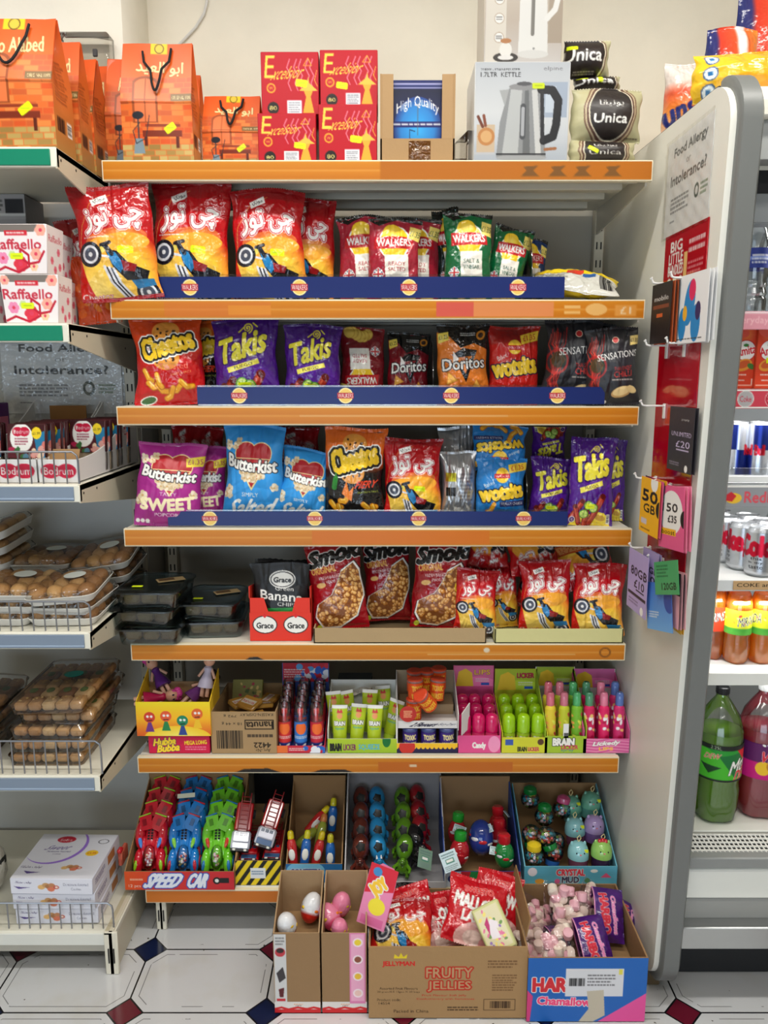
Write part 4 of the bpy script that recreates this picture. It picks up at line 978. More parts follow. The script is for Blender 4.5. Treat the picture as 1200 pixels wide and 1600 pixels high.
b = MB(); b.box((XM, 2.36, 1.05), (XW, .03, 2.0), (206, 210, 212), 'paint'); b.box((XM, 2.0, 2.04), (XW, .72, .03), (226, 224, 216), 'paint'); b.build('cabinet', fr)
b = MB(); b.box((XM, 2.17, 1.1), (XW, .01, 1.45), (150, 154, 156), 'paint'); b.build('inner_back', fr)
b = MB(); b.box((X0 + .004, 1.95, 1.1), (.006, .44, 1.5), (226, 228, 228), 'paint', .001); b.build('inner_side', fr)
zc = lambda py, Y=1.62: Zp(py, Y)
b = MB(); b.box((XM, 1.64, (zc(153) + zc(183)) / 2), (XW, .05, zc(153) - zc(183)), (232, 228, 214), 'paint', .004); b.build('canopy', fr)
a = Art(.9, .075, (170, 172, 170), .003); a.text('2', .115, .45, .01, .2, BLACK); a.lines(.1, .6, .2, .75, 1, (90, 90, 90))
b = MB(); b.box((XM, 1.66, (zc(183) + zc(246)) / 2), (XW, .05, zc(183) - zc(246)), (170, 172, 170), 'paint', .002); b.panel(a, (X0 + .03, 1.6345, zc(186)), (.9, 0, 0), (0, 0, -.07), 'paint'); b.build('header_panel', fr)
b = MB(); b.box((XM, 1.72, (zc(250) + zc(292)) / 2), (XW, .05, zc(250) - zc(292)), (22, 23, 26), 'matt', .002); b.box((XM, 1.70, (zc(292) + zc(340)) / 2), (XW, .05, zc(292) - zc(340)), (122, 126, 128), 'paint', .002); b.build('blind_housing', fr)
YF = 1.70
ZF = [Zp(p, YF) for p in (487, 608, 757, 905, 1050)]
def f_shelf(i, rail, h, art=None, mtl='plastic'):
    z = ZF[i]
    b = MB(); b.box((XM, YF + .21, z - .006), (XW - .02, .42, .012), (222, 224, 222), 'paint', .002); s = b.build('shelf', fr)
    b = MB(); b.box((XM, YF - .004, z - h / 2), (XW - .02, .008, h), rail, mtl, .001)
    if art: b.panel(art, (X0 + .04, YF - .0085, z - .001), (.6, 0, 0), (0, 0, -h + .002), mtl)
    b.build('price_rail', s)
a = Art(.6, .038, (222, 150, 162), .0018); a.rect(0, 0, 1, .12, (240, 214, 216)); a.text('everyday', .13, .52, .13, .5, (240, 190, 196), .3); f_shelf(0, (222, 150, 162), .038, a)
a = Art(.6, .042, (204, 68, 84), .0018); a.rect(0, 0, 1, .08, WHITE); a.rect(0, .93, 1, 1, WHITE)
for i, x in enumerate((.045, .135, .235, .33)):
    r = .03; a.ell(x, .5, r, r, (176, 172, 172) if i % 2 else (190, 40, 60)); a.ell(x, .5, r, r, WHITE, 0, .8, .08); a.text('Coke' if i % 2 else 'Coca-Cola', x, .5, .042, .3, (196, 40, 60) if i % 2 else WHITE, .2)
f_shelf(1, (204, 68, 84), .042, a)
a = Art(.6, .05, (150, 152, 156), .0018); a.rect(0, 0, 1, .1, WHITE); a.ell(.04, .6, .03, .02, (236, 190, 60)); a.ell(.12, .6, .03, .02, (236, 190, 60))
for s in (-1, 1): a.poly([(.08 + s * .005, .5), (.08 + s * .03, .3), (.08 + s * .05, .5), (.08 + s * .035, .75), (.08 + s * .01, .7)], (206, 50, 60))
a.text('RedBull', .24, .55, .16, .5, (214, 84, 96), .6); f_shelf(2, (150, 152, 156), .05, a)
f_shelf(3, (218, 220, 220), .026)
f_shelf(4, (226, 226, 220), .03)
# white glass front above the third rail
b = MB(); b.box((XM, YF + .012, ZF[2] + .018), (XW - .02, .006, .036), (232, 236, 236), 'clear', .001); b.box((XM, YF + .004, ZF[2] + .012), (XW - .02, .01, .014), (236, 236, 234), 'paint', .001); b.build('product_guard', fr)
t = thing('price_card', 'brown cardboard price card taped on the shelf edge below the silver cans', 'price card', None, (0, 0, 0))
a = Art(.11, .02, (196, 160, 116), .0009); a.text('COKE any £1', .55, .5, .95, .55, BLACK, .25); b = MB(); xx = Xp(1143, YF, ZF[3]); b.box((xx + .055, YF - .0105, ZF[3] - .012), (.11, .002, .021), (190, 154, 110), 'board', .0005); b.panel(a, (xx, YF - .0118, ZF[3] - .002), (.11, 0, 0), (0, 0, -.02), 'board'); b.build('card', t)
# base deck with grille
zd = Zp(1302, 1.68); FZ = lambda py, Y: Zp(py, Y)
b = MB(); b.box((XM, 1.92, zd - .008), (XW - .01, .46, .016), (222, 222, 214), 'paint', .002); b.build('deck', fr)
g0, g1 = FZ(1312, 1.66), FZ(1341, 1.62); b = MB(); XWg = .8
b.quad((X0, 1.68, g0 - .014), (X0 + XWg, 1.68, g0 - .014), (X0 + XWg, 1.635, g1 - .014), (X0, 1.635, g1 - .014), (24, 24, 24), 'matt')
for k in range(6): u = k / 5; b.box((X0 + XWg / 2, 1.68 - .045 * u, g0 + (g1 - g0) * u), (XWg, .0035, .004), (226, 224, 216), 'paint', .0005)
for k in range(74): x = X0 + .005 + k * .0108; b.tube([(x, 1.68, g0), (x + .012, 1.635, g1)], .0021, (226, 224, 216), 'paint', 4)
tag(b.build('air_grille', fr))
def band(nm, y0, y1, Y, col, m='paint', dY=.03): b = MB(); z0, z1 = Zp(y1, Y), Zp(y0, Y); b.box((XM, Y + dY / 2, (z0 + z1) / 2), (XW - .004, dY, z1 - z0), col, m, .003); b.build(nm, fr)
band('front_trim', 1341, 1358, 1.615, (134, 136, 134)); band('front_panel', 1357, 1404, 1.63, (228, 228, 220)); band('lower_panel', 1402, 1452, 1.645, (156, 156, 152)); band('kick_rail', 1450, 1484, 1.61, (178, 180, 180), 'steel', .06)
band('plinth', 1482, 1525, 1.72, (30, 31, 34), 'matt', .3)
b = MB(); b.box((.66, 1.70, .035), (.05, .05, .07), (90, 74, 50), 'paint', .003); b.build('foot', fr)

# drinks
def put_px(kind, px, Y, z, **k): return kind.put((Xp(px, Y, z + .06), Y, z), **k)
def wobprof(r): return r
def mk_water():
    t = thing('water_bottle', '', 'bottle'); b = MB(); c = (214, 226, 232)
    b.lathe([(.026, 0), (.031, .006), (.031, .03), (.028, .036), (.031, .042), (.028, .054), (.031, .06), (.028, .072), (.031, .08), (.0305, .12), (.031, .15), (.024, .178), (.014, .192), (.0125, .2), (.0125, .206)], c, 'clear', 20); b.build('bottle', t)
    b = MB(); b.cyl((0, 0, .204), .0148, .018, (24, 30, 70), 'plastic', 18, bev=.002); b.build('cap', t)
    a = Art(.19, .042, (36, 52, 130), .002); a.rect(0, .45, 1, .6, (110, 130, 200)); a.rect(.1, .1, .3, .9, (226, 230, 240)); a.rect(.6, .1, .8, .9, (226, 230, 240)); a.ell(.2, .35, .06, .05, (200, 60, 100)); a.lines(.36, .3, .56, .8, 3, WHITE)
    wraplabel(a, .0316, .095).build('label', t); return t
def wraplabel(a, r, z0, m='card', b=None):
    C = a.out(); ny, nx = C.shape[:2]; b = b or MB(); th = np.linspace(-1.2 * PI + .2 * PI, PI, nx); zz = np.linspace(z0 + a.h, z0, ny); rr = np.full(ny, r)
    P = np.stack([np.broadcast_to(r * np.cos(th - PI / 2), (ny, nx)), np.broadcast_to(r * np.sin(th - PI / 2), (ny, nx)), np.broadcast_to(zz[:, None], (ny, nx))], -1).astype(np.float32)
    return b.grid(P, C, m)
water = Kind(mk_water)
put_px(water, 1175, 1.76, ZF[0], label='clear water bottle with dark cap, nearest the fridge panel', rot=(0, 0, 20))
put_px(water, 1204, 1.80, ZF[0], label='clear water bottle at the right picture edge, top fridge shelf', rot=(0, 0, -20))
def mk_juice():
    t = thing('juice_carton', '', 'carton'); w, h, d = .058, .145, .05
    a = Art(w, h, (216, 66, 34), .0011); a.poly([(0, 0), (1, 0), (1, .06), (0, .05)], (60, 90, 40)); a.glow(.5, .18, .4, .16, [(0, (236, 140, 60)), (.8, (222, 80, 50)), (1, (216, 66, 34))]); a.ell(.3, .14, .3, .2, (226, 90, 70), 20)
    a.ell(.5, .42, .4, .4, (190, 30, 40)); a.ell(.5, .42, .37, .37, WHITE); a.text('Amita', .5, .42, .78, .13, (206, 30, 44), 1.2, 12); a.ell(.5, .34, .1, .06, (60, 130, 60)); a.ell(.45, .64, .34, .22, (226, 150, 50), -20); a.ell(.45, .63, .26, .14, (206, 90, 40), -20); a.ell(.75, .66, .16, .1, (70, 120, 50), 30)
    a.lines(.2, .77, .6, .81, 1, WHITE); a.lines(.26, .86, .54, .89, 1, WHITE); a.rect(.8, .85, .95, .95, (236, 200, 180)); a.rect(.05, .94, .95, .96, (236, 170, 150))
    b = MB(); b.box((0, 0, h / 2), (w, d, h), (206, 66, 34), 'card', .002); b.panel(a, (-w / 2 + .001, -d / 2 - .0003, h - .001), (w - .002, 0, 0), (0, 0, -h + .002), 'card'); b.build('box', t); return t
juice = Kind(mk_juice)
put_px(juice, 1156, 1.77, ZF[1], label='orange fruit juice carton beside the fridge panel')
o = put_px(juice, 1193, 1.76, ZF[1], label='orange fruit juice carton with a yellow price sticker')
b = MB(); b.box((.005, -.0265, .062), (.024, .0008, .012), (222, 240, 20), 'card', .0002); b.build('price_sticker', o)
put_px(juice, 1228, 1.76, ZF[1], label='orange fruit juice carton cut by the right picture edge')
def can(name, r, h, art, label=''):
    t = thing(name, label, 'can'); b = MB(); g = (196, 198, 202)
    b.lathe([(r * .72, 0), (r * .8, .002), (r * .98, .008), (r, .014), (r, h - .014), (r * .86, h - .003), (r * .84, h - .001), (r * .87, h), (r * .84, h + .0005), (r * .8, h - .004)], g, 'alu', 28); cb = b.build('can_body', t)
    b = MB(); b.cyl((0, 0, h - .0035), r * .81, .0008, (176, 178, 182), 'alu', 24); b.box((0, -.006, h - .002), (.012, .02, .001), (200, 202, 205), 'alu', .0004); b.ball((0, 0, h - .002), (.002, .002, .001), (150, 152, 156), 'alu', 8, 4); b.build('pull_tab', cb)
    wraplabel(art, r + .0002, .014, 'alu').build('printed_wrap', t); return t
a = Art(.166, .115, (28, 44, 120), .002); a.poly([(.25, 0), (.5, 0), (.5, .5), (.25, .5)], (190, 194, 204)); a.poly([(.75, 0), (1, 0), (1, .5), (.75, .5)], (190, 194, 204)); a.poly([(0, .5), (.25, .5), (.25, 1), (0, 1)], (190, 194, 204)); a.poly([(.5, .5), (.75, .5), (.75, 1), (.5, 1)], (190, 194, 204)); a.text('Red Bull', .5, .5, .3, .2, (200, 30, 50), 1)
rb = Kind(lambda: can('energy_drink_can', .0265, .135, a))
for i, (px, Y) in enumerate(((1150, 1.79), (1184, 1.775), (1213, 1.79))):
    put_px(rb, px, Y, ZF[2], rot=(0, 0, (70, -50, 10)[i]), label='slim blue and silver energy drink can, %s from the fridge panel' % ORD[i], group='energy drink cans')
a = Art(.207, .09, (176, 178, 182), .0016)
for u in (.25, .75):
    a.text('Coke', u, .34, .42, .5, (196, 20, 50), 2.2, 0); a.lines(u - .12, .66, u + .12, .98, 0, BLACK); a.text('this', u, .66, .12, .08, BLACK, .6); a.text('is my', u, .77, .15, .08, BLACK, .6); a.text('taste', u, .88, .15, .08, BLACK, .6)
a.rect(.47, .55, .53, .75, (200, 30, 50)); a.lines(.0, .3, .06, .9, 8, (120, 120, 124))
ck = Kind(lambda: can('soft_drink_can', .033, .115, a))
for i, (px, Y, rz) in enumerate(((1121, 1.96, -60), (1134, 1.875, 30), (1160, 1.80, -10), (1188, 1.74, 50), (1166, 1.90, 10), (1194, 1.83, 20), (1216, 1.91, 0))):
    put_px(ck, px, Y, ZF[3], rot=(0, 0, rz), group='silver drink cans', label=['silver cola can farthest back beside the fridge panel', 'silver cola can second from the back along the fridge panel', 'silver cola can behind the front one, its big red letters showing', 'front silver cola can nearest the shelf edge', 'silver cola can in the second row, middle of its file', 'silver cola can directly behind the front can', 'silver cola can half hidden at the right picture edge'][i])
def soda(name, lab, cat, cols, r, h, capc, liq, lart, z0, full=.8, grp=None):
    t = thing(name, lab, cat); b = MB(); dk = tuple(c * .8 for c in liq)
    def wob(a, z): return 1 - .12 * (np.abs(np.sin(a * 2.5)) ** 3) * max(0, 1 - z / (h * .16)) ** .7
    pr = [(r * .72, 0), (r * .9, .008), (r, h * .12), (r, h * .25), (r * .94, h * .3), (r, h * .36), (r, h * .6), (r * .985, h * .68), (r * .8, h * .79), (r * .5, h * .87), (r * .27, h * .925), (r * .26, h * .95)]
    lo = [q for q in pr if q[1] <= h * full]; b.lathe([(q[0] * .97, q[1] + .0008) for q in lo], liq, 'liquid', 30, wob=wob); b.build('drink', t)
    b = MB(); b.lathe(pr, tuple(min(252, c * .12 + 222) for c in liq), 'clear', 30, cap=False, wob=wob); bo = b.build('bottle', t)
    b = MB(); b.cyl((0, 0, h * .945), .0155, .019, capc, 'plastic', 20, bev=.002)
    for k in range(20): q = k * PI / 10; b.box((.0156 * math.cos(q), .0156 * math.sin(q), h * .945 + .009), (.0008, .0008, .014), capc, 'plastic', .0002)
    b.build('cap', bo)
    wraplabel(lart, r * 1.012, z0, 'card').build('label', t); return t
def lab_art(circ, h, bg, txt, c, extra=None):
    a = Art(circ, h, bg, .0016)
    for u in (.0, .5, 1.0):
        if extra: extra(a, u)
        a.text(txt, u, .4, .3, .35, c, .6, 10, .1, (BLACK if c == WHITE else WHITE, .5))
    return a
mir = lambda a, u: (a.grad([(.7, (60, 150, 50)), (1, (90, 170, 60))], box=(u - .25, .72, u + .25, 1)), a.speck(u - .2, .1, u + .2, .6, 12, .02, [(240, 150, 40), (220, 60, 40), (250, 230, 120)], 5))
m1 = Kind(lambda: soda('fruit_soda_bottle', '', 'bottle', None, .031, .215, (214, 60, 20), (252, 150, 40), lab_art(.195, .06, (214, 60, 30), 'MIRINDA', WHITE), .075, .82))
m2 = Kind(lambda: soda('fruit_soda_bottle', '', 'bottle', None, .031, .215, (206, 200, 40), (252, 170, 50), lab_art(.195, .06, (206, 210, 40), 'MIRINDA', BLACK, mir), .075, .82))
put_px(m1, 1113, 1.80, ZF[4], label='orange soda bottle with a red label beside the fridge panel')
put_px(m2, 1151, 1.77, ZF[4], label='orange soda bottle with a yellow and green label, middle of its shelf', rot=(0, 0, 30))
put_px(m2, 1190, 1.77, ZF[4], label='orange soda bottle with a plain yellow label side, right of the middle one', rot=(0, 0, 95))
put_px(m1, 1135, 1.90, ZF[4], label='orange soda bottle standing behind, between the front ones', rot=(0, 0, 60))
a = Art(.35, .092, (70, 180, 40), .0016)
for u in (0., .5, 1.):
    a.poly([(u - .25, 0), (u + .25, 0), (u + .1, .4), (u - .1, .3)], (40, 150, 50)); a.poly([(u - .1, .3), (u + .2, .1), (u + .25, .6), (u + .02, .9)], (20, 110, 50)); a.poly([(u - .22, .55), (u - .08, .6), (u - .16, .8)], (20, 60, 30)); a.poly([(u + .02, .1), (u + .2, .0), (u + .1, .45)], (206, 30, 40))
    a.text('Mtn', u + .06, .55, .16, .34, WHITE, 1, 14, .3, (BLACK, .6)); a.text('DEW', u + .1, .8, .17, .3, (206, 40, 40), 1, 14, .3, (WHITE, .5)); a.text('DEW', u - .14, .32, .1, .14, (206, 40, 40), .4, 6, .2, (WHITE, .4))
a.rect(0, 0, 1, .13, (20, 24, 22)); a.rect(0, .94, 1, 1, (20, 24, 22)); [a.text('2.25L', u, .07, .07, .09, (200, 220, 180), .2) for u in (.38, .88)]
zk = zd
o = soda('large_soda_bottle', 'large green soda bottle with a black cap on the fridge base', 'bottle', None, .0555, .34, (24, 24, 26), (150, 206, 60), a, .118, .74); o.location = (Xp(1111, 1.76, .35), 1.76, zk); o.rotation_euler.z = .25
a = Art(.35, .092, (90, 24, 90), .0016); a.rect(0, .52, 1, 1, (196, 20, 120))
for u in (0., .5, 1.): a.speck(u - .1, .0, u + .15, .15, 12, .012, [WHITE], 4); a.ell(u - .08, .68, .05, .05, (236, 190, 40)); a.ell(u - .03, .6, .03, .04, (190, 120, 40)); a.ell(u + .02, .72, .06, .025, (240, 210, 60), -20); a.text('ViMTO', u + .03, .33, .26, .3, (214, 30, 50), 1.4, 4, .1, (WHITE, 1)); a.text('FIZZY', u + .05, .58, .08, .08, WHITE, .4)
o = soda('large_soda_bottle', 'large pink red soda bottle with a white cap on the fridge base', 'bottle', None, .0555, .34, (226, 226, 224), (226, 90, 110), a, .112, .78); o.location = (Xp(1176, 1.78, .35), 1.78, zk); o.rotation_euler.z = .2
a = Art(.35, .092, (30, 60, 150), .003); a.rect(0, 0, 1, .3, WHITE); o = soda('large_soda_bottle', 'large dark bottle with a blue and white label behind the fridge panel edge', 'bottle', None, .05, .31, (30, 30, 34), (60, 40, 30), a, .11, .8); o.location = (Xp(1058, 1.80, .35), 1.80, zk)
o = soda('large_soda_bottle', 'large dark cola bottle cut by the right picture edge', 'bottle', None, .05, .3, (30, 30, 34), (40, 24, 20), Art(.33, .09, (24, 24, 26), .004), .1, .8); o.location = (Xp(1236, 1.80, .35), 1.80, zk)

# posters, hooks and phone cards on the end panel
def side_quad(px0, px1, py0, py1, X, py0b=None):
    yf, z1 = on_side(px0, py0, X); yf2, z0 = on_side(px0, py1, X); yn = on_side(px1, (py0 + py1) / 2, X)[0]
    return yf, yn, z1, z0
def side_sheet(name, label, cat, X, yf, yn, z1, z0, art, th=.0008, m='card', film=False, pitch=0, yaw=0, part='sheet', n=1, hole=None, cols=None):
    t = thing(name, label, cat, None, (X, (yf + yn) / 2, (z0 + z1) / 2)); w, h = yf - yn, z1 - z0
    for k in range(n):
        b = MB(); x = k * .0035; c = art.a[2, 2] if cols is None or k == 0 else cols[k % len(cols)]
        b.box((x + th / 2, 0, 0), (th, w, h), tuple(c), m, .0002)
        if k == 0: b.panel(art, (x - .0002, w / 2, h / 2), (0, -w, 0), (0, 0, -h), m)
        o = b.build(part if n == 1 else 'card', t)
        if k: o.rotation_euler = (math.radians((k % 3 - 1) * 2), 0, math.radians((k % 2) * 3)); o.location.y = -.001 * k
    if film:
        b = MB(); u = np.linspace(-.53, .53, 30); U, V = np.meshgrid(u, u[::-1]); P = np.stack([-.003 - .0012 * np.sin(U * 31 + V * 12) * np.sin(V * 23), -U * w, V * h], -1); b.grid(P.astype(np.float32), lin((240, 240, 238)), 'film'); b.build('plastic_cover', t)
    t.rotation_euler = (math.radians(pitch), 0, math.radians(yaw)); return t
def allergy_art(w, h, dk=(96, 98, 96)):
    a = Art(w, h, (244, 244, 242), .0016)
    a.text('Food Allergy', .52, .15, .72, .12, dk, .9); a.text('or', .5, .29, .1, .05, (150, 150, 150), .3); a.text('Intolerance?', .5, .42, .78, .11, dk, .9)
    a.lines(.14, .6, .56, .78, 4, (130, 130, 130)); a.lines(.14, .84, .25, .87, 1, (120, 120, 120)); a.ell(.72, .66, .05, .06, (90, 100, 90)); a.ell(.72, .66, .03, .035, (244, 244, 242)); a.lines(.8, .6, .95, .74, 3, (120, 140, 110)); return a
side_sheet('allergy_notice', 'plastic wrapped allergy notice taped on the fridge end panel', 'notice', PXX - .0012, 1.845, 1.60, 2.0, 1.80, allergy_art(.245, .2), film=True)
a = Art(.24, .84, (176, 8, 28), .002)
def red_band(a): pass
for i, (s, y, w_) in enumerate((('BIG', .035, .28), ('LITTLE', .065, .34), ('BUNDLES', .095, .36))): a.text(s, .3, y, w_, .026, WHITE, 1)
for i in range(3): a.ell(.16 + i * .14, .13, .06, .06, WHITE)
a.rect(.5, .06, .58, .14, (236, 190, 120)); a.lines(.6, .03, .96, .07, 2, WHITE); a.lines(.6, .085, .95, .12, 3, (226, 150, 150)); a.ell(.7, .15, .035, .035, WHITE); a.ell(.7, .15, .02, .02, (176, 8, 28)); a.text('vodafone', .85, .15, .2, .012, WHITE, .2)
a.glow(.3, .42, .35, .03, [(0, (206, 40, 40)), (1, (176, 8, 28))])
side_sheet('red_display_board', 'long red phone card board fixed to the fridge end panel', 'poster', PXX - .003, 1.825, 1.59, 1.80, .96, a, .002, 'gloss')
def hook(px, py, L, label, X1=PXX - .004, drop=True):
    """base on the board, tip reaching out towards the shelves; px, py the tip"""
    y, z = on_side(px, py, X1 - L); t = thing('display_hook', label, 'hook', 'white display hooks', (X1, y, z)); c = (226, 226, 222)
    b = MB()
    for s in (-.0035, .0035): b.tube([(0, s, 0), (-L * .8, s, .0), (-L * .93, s * .4, .002), (-L, 0, .010)], .0021, c, 'plastic', 8)
    b.tube([(-L, 0, .010), (-L - .002, 0, .012)], .0035, c, 'plastic'); b.build('prong', t)
    b = MB(); b.box((-.001, 0, -.012), (.004, .012, .034), c, 'plastic', .001); b.build('clip', t); return t
HK = [(1018, 443, .05, 'white hook above the black phone cards'), (1048, 434, .04, 'white hook above the white phone cards'), (1008, 540, .05, 'empty white hook below the black phone cards'), (1041, 536, .04, 'empty white hook below the white phone cards'), (1001, 634, .055, 'white hook carrying the dark unlimited card'),
      (992, 747, .05, 'white hook carrying the yellow cards'), (1024, 758, .035, 'white hook carrying the pink cards'), (984, 856, .05, 'white hook carrying the lilac cards'), (1013, 875, .035, 'white hook carrying the green and blue cards')]
for q in HK: hook(*q)
def card(px0, px1, py0, py1, X, bg, rows, label, n=1, yaw=0, pitch=0, fn=None, cols=None, name='phone_card'):
    yf, yn, z1, z0 = side_quad(px0, px1, py0, py1, X); yf -= (yf - yn) * .12; w, h = yf - yn, z1 - z0
    a = Art(w, h, bg, .0013)
    if fn: fn(a)
    for r in rows: a.text(*r)
    return side_sheet(name, label, 'phone card', X, yf, yn, z1, z0, a, .0008, 'card', n=n, yaw=yaw, pitch=pitch, cols=cols)
card(1018, 1046, 448, 538, .600, (30, 26, 26), [('mobile', .5, .25, .7, .08, WHITE, 1)], 'stack of black phone cards hanging high on the red board', 5, 2, 0, lambda a: (a.rect(.1, .36, .9, .42, (120, 60, 40)), a.rect(.3, .5, .6, .56, (200, 90, 40))), [(40, 30, 28), (190, 90, 50)])
card(1055, 1103, 436, 538, .622, (228, 228, 228), [], 'stack of white phone cards with blue drops', 4, 2, 0, lambda a: (a.ell(.45, .42, .16, .3, (40, 130, 190), 12), a.ell(.52, .24, .1, .14, (214, 40, 90)), a.ell(.25, .72, .12, .22, (40, 130, 190)), a.ell(.32, .56, .07, .1, (230, 170, 50)), a.ell(.66, .72, .14, .24, (40, 130, 190)), a.ell(.72, .55, .08, .12, (50, 40, 90)), a.lines(.1, .92, .9, .95, 1, (60, 60, 60))))
card(1045, 1082, 634, 732, .625, (54, 52, 58), [('UNLIMITED', .52, .42, .78, .07, (206, 190, 222), .6), ('£20', .6, .57, .55, .1, (206, 190, 222), .8)], 'dark unlimited phone card hanging alone on the red board', 2, 2, 0, lambda a: (a.rect(.35, .65, .85, .67, (206, 190, 222)), a.text('smarty', .65, .2, .3, .03, WHITE, .5), a.lines(.1, .85, .5, .92, 2, (150, 140, 160)), a.ell(.78, .93, .06, .06, WHITE)), [(190, 90, 50), (54, 52, 58)])
card(1001, 1029, 742, 828, .598, (238, 176, 30), [('50', .5, .32, .78, .2, BLACK, 1.5), ('GB', .5, .54, .6, .15, BLACK, 1.5)], 'stack of yellow 50 gigabyte phone cards', 5, 2, 0, lambda a: (a.ell(.7, .06, .18, .18, WHITE), a.rect(.1, .74, .4, .84, (200, 190, 200)), a.lines(.1, .9, .6, .95, 1, (120, 80, 20)), a.ell(1, .5, .16, .16, BLACK)), [(238, 176, 30), (226, 100, 140), (30, 30, 30)])
card(1030, 1068, 752, 848, .612, (226, 92, 140), [('150', .45, .34, .6, .13, BLACK, 1.2), ('£35', .55, .52, .34, .11, BLACK, 1)], 'stack of pink 150 gigabyte phone cards', 4, 2, -6, lambda a: (a.ell(.5, .42, .44, .36, WHITE), a.text('150', .45, .34, .6, .13, BLACK, 1.2), a.text('£35', .55, .52, .34, .11, BLACK, 1), a.rect(.1, .68, .7, .78, (238, 176, 30)), a.text('boost', .4, .73, .5, .07, BLACK, .8), a.ell(1, .5, .14, .14, BLACK)), [(226, 92, 140), (238, 140, 170)])
card(982, 1011, 852, 946, .592, (176, 160, 206), [('80GB', .55, .34, .8, .14, (30, 26, 36), 1), ('£10', .6, .53, .5, .13, (30, 26, 36), 1)], 'lilac 80 gigabyte phone card in front', 1, 2, 0, lambda a: (a.rect(.45, .62, .85, .64, (30, 26, 36)), a.rect(.05, .7, .95, .75, (40, 34, 46)), a.lines(.1, .8, .6, .9, 2, (110, 96, 130)), a.ell(.78, .92, .08, .08, WHITE)))
card(1004, 1027, 852, 930, .605, (160, 146, 190), [('GB', .7, .38, .5, .12, (30, 26, 36), 1), ('0', .7, .56, .3, .13, (30, 26, 36), 1)], 'lilac phone card hanging behind the front lilac one', 2, 2, 0, lambda a: a.rect(.05, .72, .95, .78, (40, 34, 46)))
card(1022, 1060, 864, 915, .600, (70, 160, 100), [('120GB', .6, .75, .6, .2, (24, 60, 40), .8)], 'green phone card above the blue one', 1, 2, -16, lambda a: a.lines(.1, .1, .6, .5, 4, (30, 100, 60)))
card(1010, 1050, 895, 968, .606, (74, 130, 204), [], 'light blue phone card below the green one', 1, 2, -14, lambda a: (a.grad([(0, (70, 120, 200)), (1, (110, 170, 226))]), a.lines(.08, .6, .5, .75, 3, WHITE), a.ell(.9, .35, .2, .2, (50, 80, 160))))
card(1042, 1062, 885, 972, .618, (236, 170, 176), [], 'pink and black phone cards hanging edge on', 4, 2, -4, lambda a: a.rect(0, 0, 1, .4, (30, 28, 30)), [(30, 28, 30), (236, 170, 176)])
card(1049, 1066, 925, 980, .630, (232, 180, 60), [], 'yellow phone card hanging lowest on the board', 2, 2, 0, lambda a: a.lines(.1, .3, .9, .7, 3, (130, 90, 30)))

# ================================================================== packets on the shelves
def slot(xl, xr, yt, Y, z0=None, yb=None):
    """pixel extents at a depth -> x, z of the foot, width, height"""
    if z0 is None: z0 = Zp(yb, Y)
    z1 = Zp(yt, Y); zm = (z0 + z1) / 2
    return Xp((xl + xr) / 2, Y, zm), z0, (xr - xl) / ppm(Y, zm), z1 - z0
def put_bag(name, cat, label, fn, xl, xr, yt, Y, row=None, yb=None, T=.05, rot=(-4, 0, 0), seed=1, cell=.0014, art_kw=None, **k):
    if row in ('R2', 'R3', 'R4') and 1.88 <= Y < 1.93 and xl < 880: Y += .022
    z0 = ZS[row] if row in ZS else (ZL[row[1]] if row else None)
    x, z, w, h = slot(xl, xr, yt, Y, z0, yb)
    h = h / max(.5, math.cos(math.radians(rot[0])))
    a = fn(w, h, cell=cell, **(art_kw or {}))
    o = bag(name, a, label, cat, w, h, T, seed, **k); o.location = (x, Y, z + .001); o.rotation_euler = [math.radians(q) for q in rot]; return o
CB = 'crisp_bag'; CC = 'crisps'
RED = (150, 20, 26)
def cheetoz(label, *p, **k): return put_bag(CB, 'crisps', label, a_cheetoz, *p, **dict(dict(T=.06, back=RED), **k))
# second shelf
cheetoz('large red motorcycle crisp bag hanging over the left end of the second shelf', 127, 252, 287, 1.845, yb=470, rot=(-2, -5, 10), seed=3, sealcol=(150, 14, 20))
cheetoz('large red motorcycle crisp bag, second from the left, tallest of its row', 234, 360, 283, 1.885, 'R2', rot=(-3, 1, 0), seed=4)
cheetoz('large red motorcycle crisp bag, third from the left with a wavy top', 364, 480, 295, 1.885, 'R2', rot=(-3, -1, 4), seed=5)
cheetoz('dark red crisp bag partly hidden behind the third motorcycle bag', 432, 522, 309, 1.97, 'R2', rot=(-3, 2, 0), seed=6, art_kw=dict(st=False))
cheetoz('dark red crisp bag hanging behind the leftmost motorcycle bag', 110, 205, 342, 1.93, yb=482, rot=(-2, -8, 20), seed=7, art_kw=dict(st=False))
def a_orange(w, h, cell=.002): a = Art(w, h, (200, 70, 24), cell); a.speck(.1, .4, .9, .9, 20, .12, [(232, 130, 40), (220, 100, 30)], 3); return a
put_bag(CB, CC, 'orange snack bag bottom poking out below the hanging red bags', a_orange, 122, 186, 400, 1.885, yb=507, T=.05, rot=(-4, -8, 15), seed=8)
wr = lambda col, fl, st='£1.35': (lambda w, h, cell=.0016: a_walkers(w, h, col, fl, cell=cell, price=st))
WR = (160, 34, 52)
put_bag(CB, CC, 'ready salted red crisp bag at the left, half behind the front red one', wr(WR, ('READY', 'SALTED')), 530, 612, 337, 1.96, 'R2', rot=(-3, -2, 0), seed=11, back=WR)
put_bag(CB, CC, 'ready salted red crisp bag standing in front', wr(WR, ('READY', 'SALTED')), 572, 657, 342, 1.90, 'R2', rot=(-3, 1, 0), seed=12, back=WR)
put_bag(CB, CC, 'ready salted red crisp bag at the right behind the front one', wr(WR, ('READY', 'SALTED')), 605, 686, 340, 1.98, 'R2', rot=(-3, 2, 0), seed=13, back=WR)
WG = (12, 96, 52)
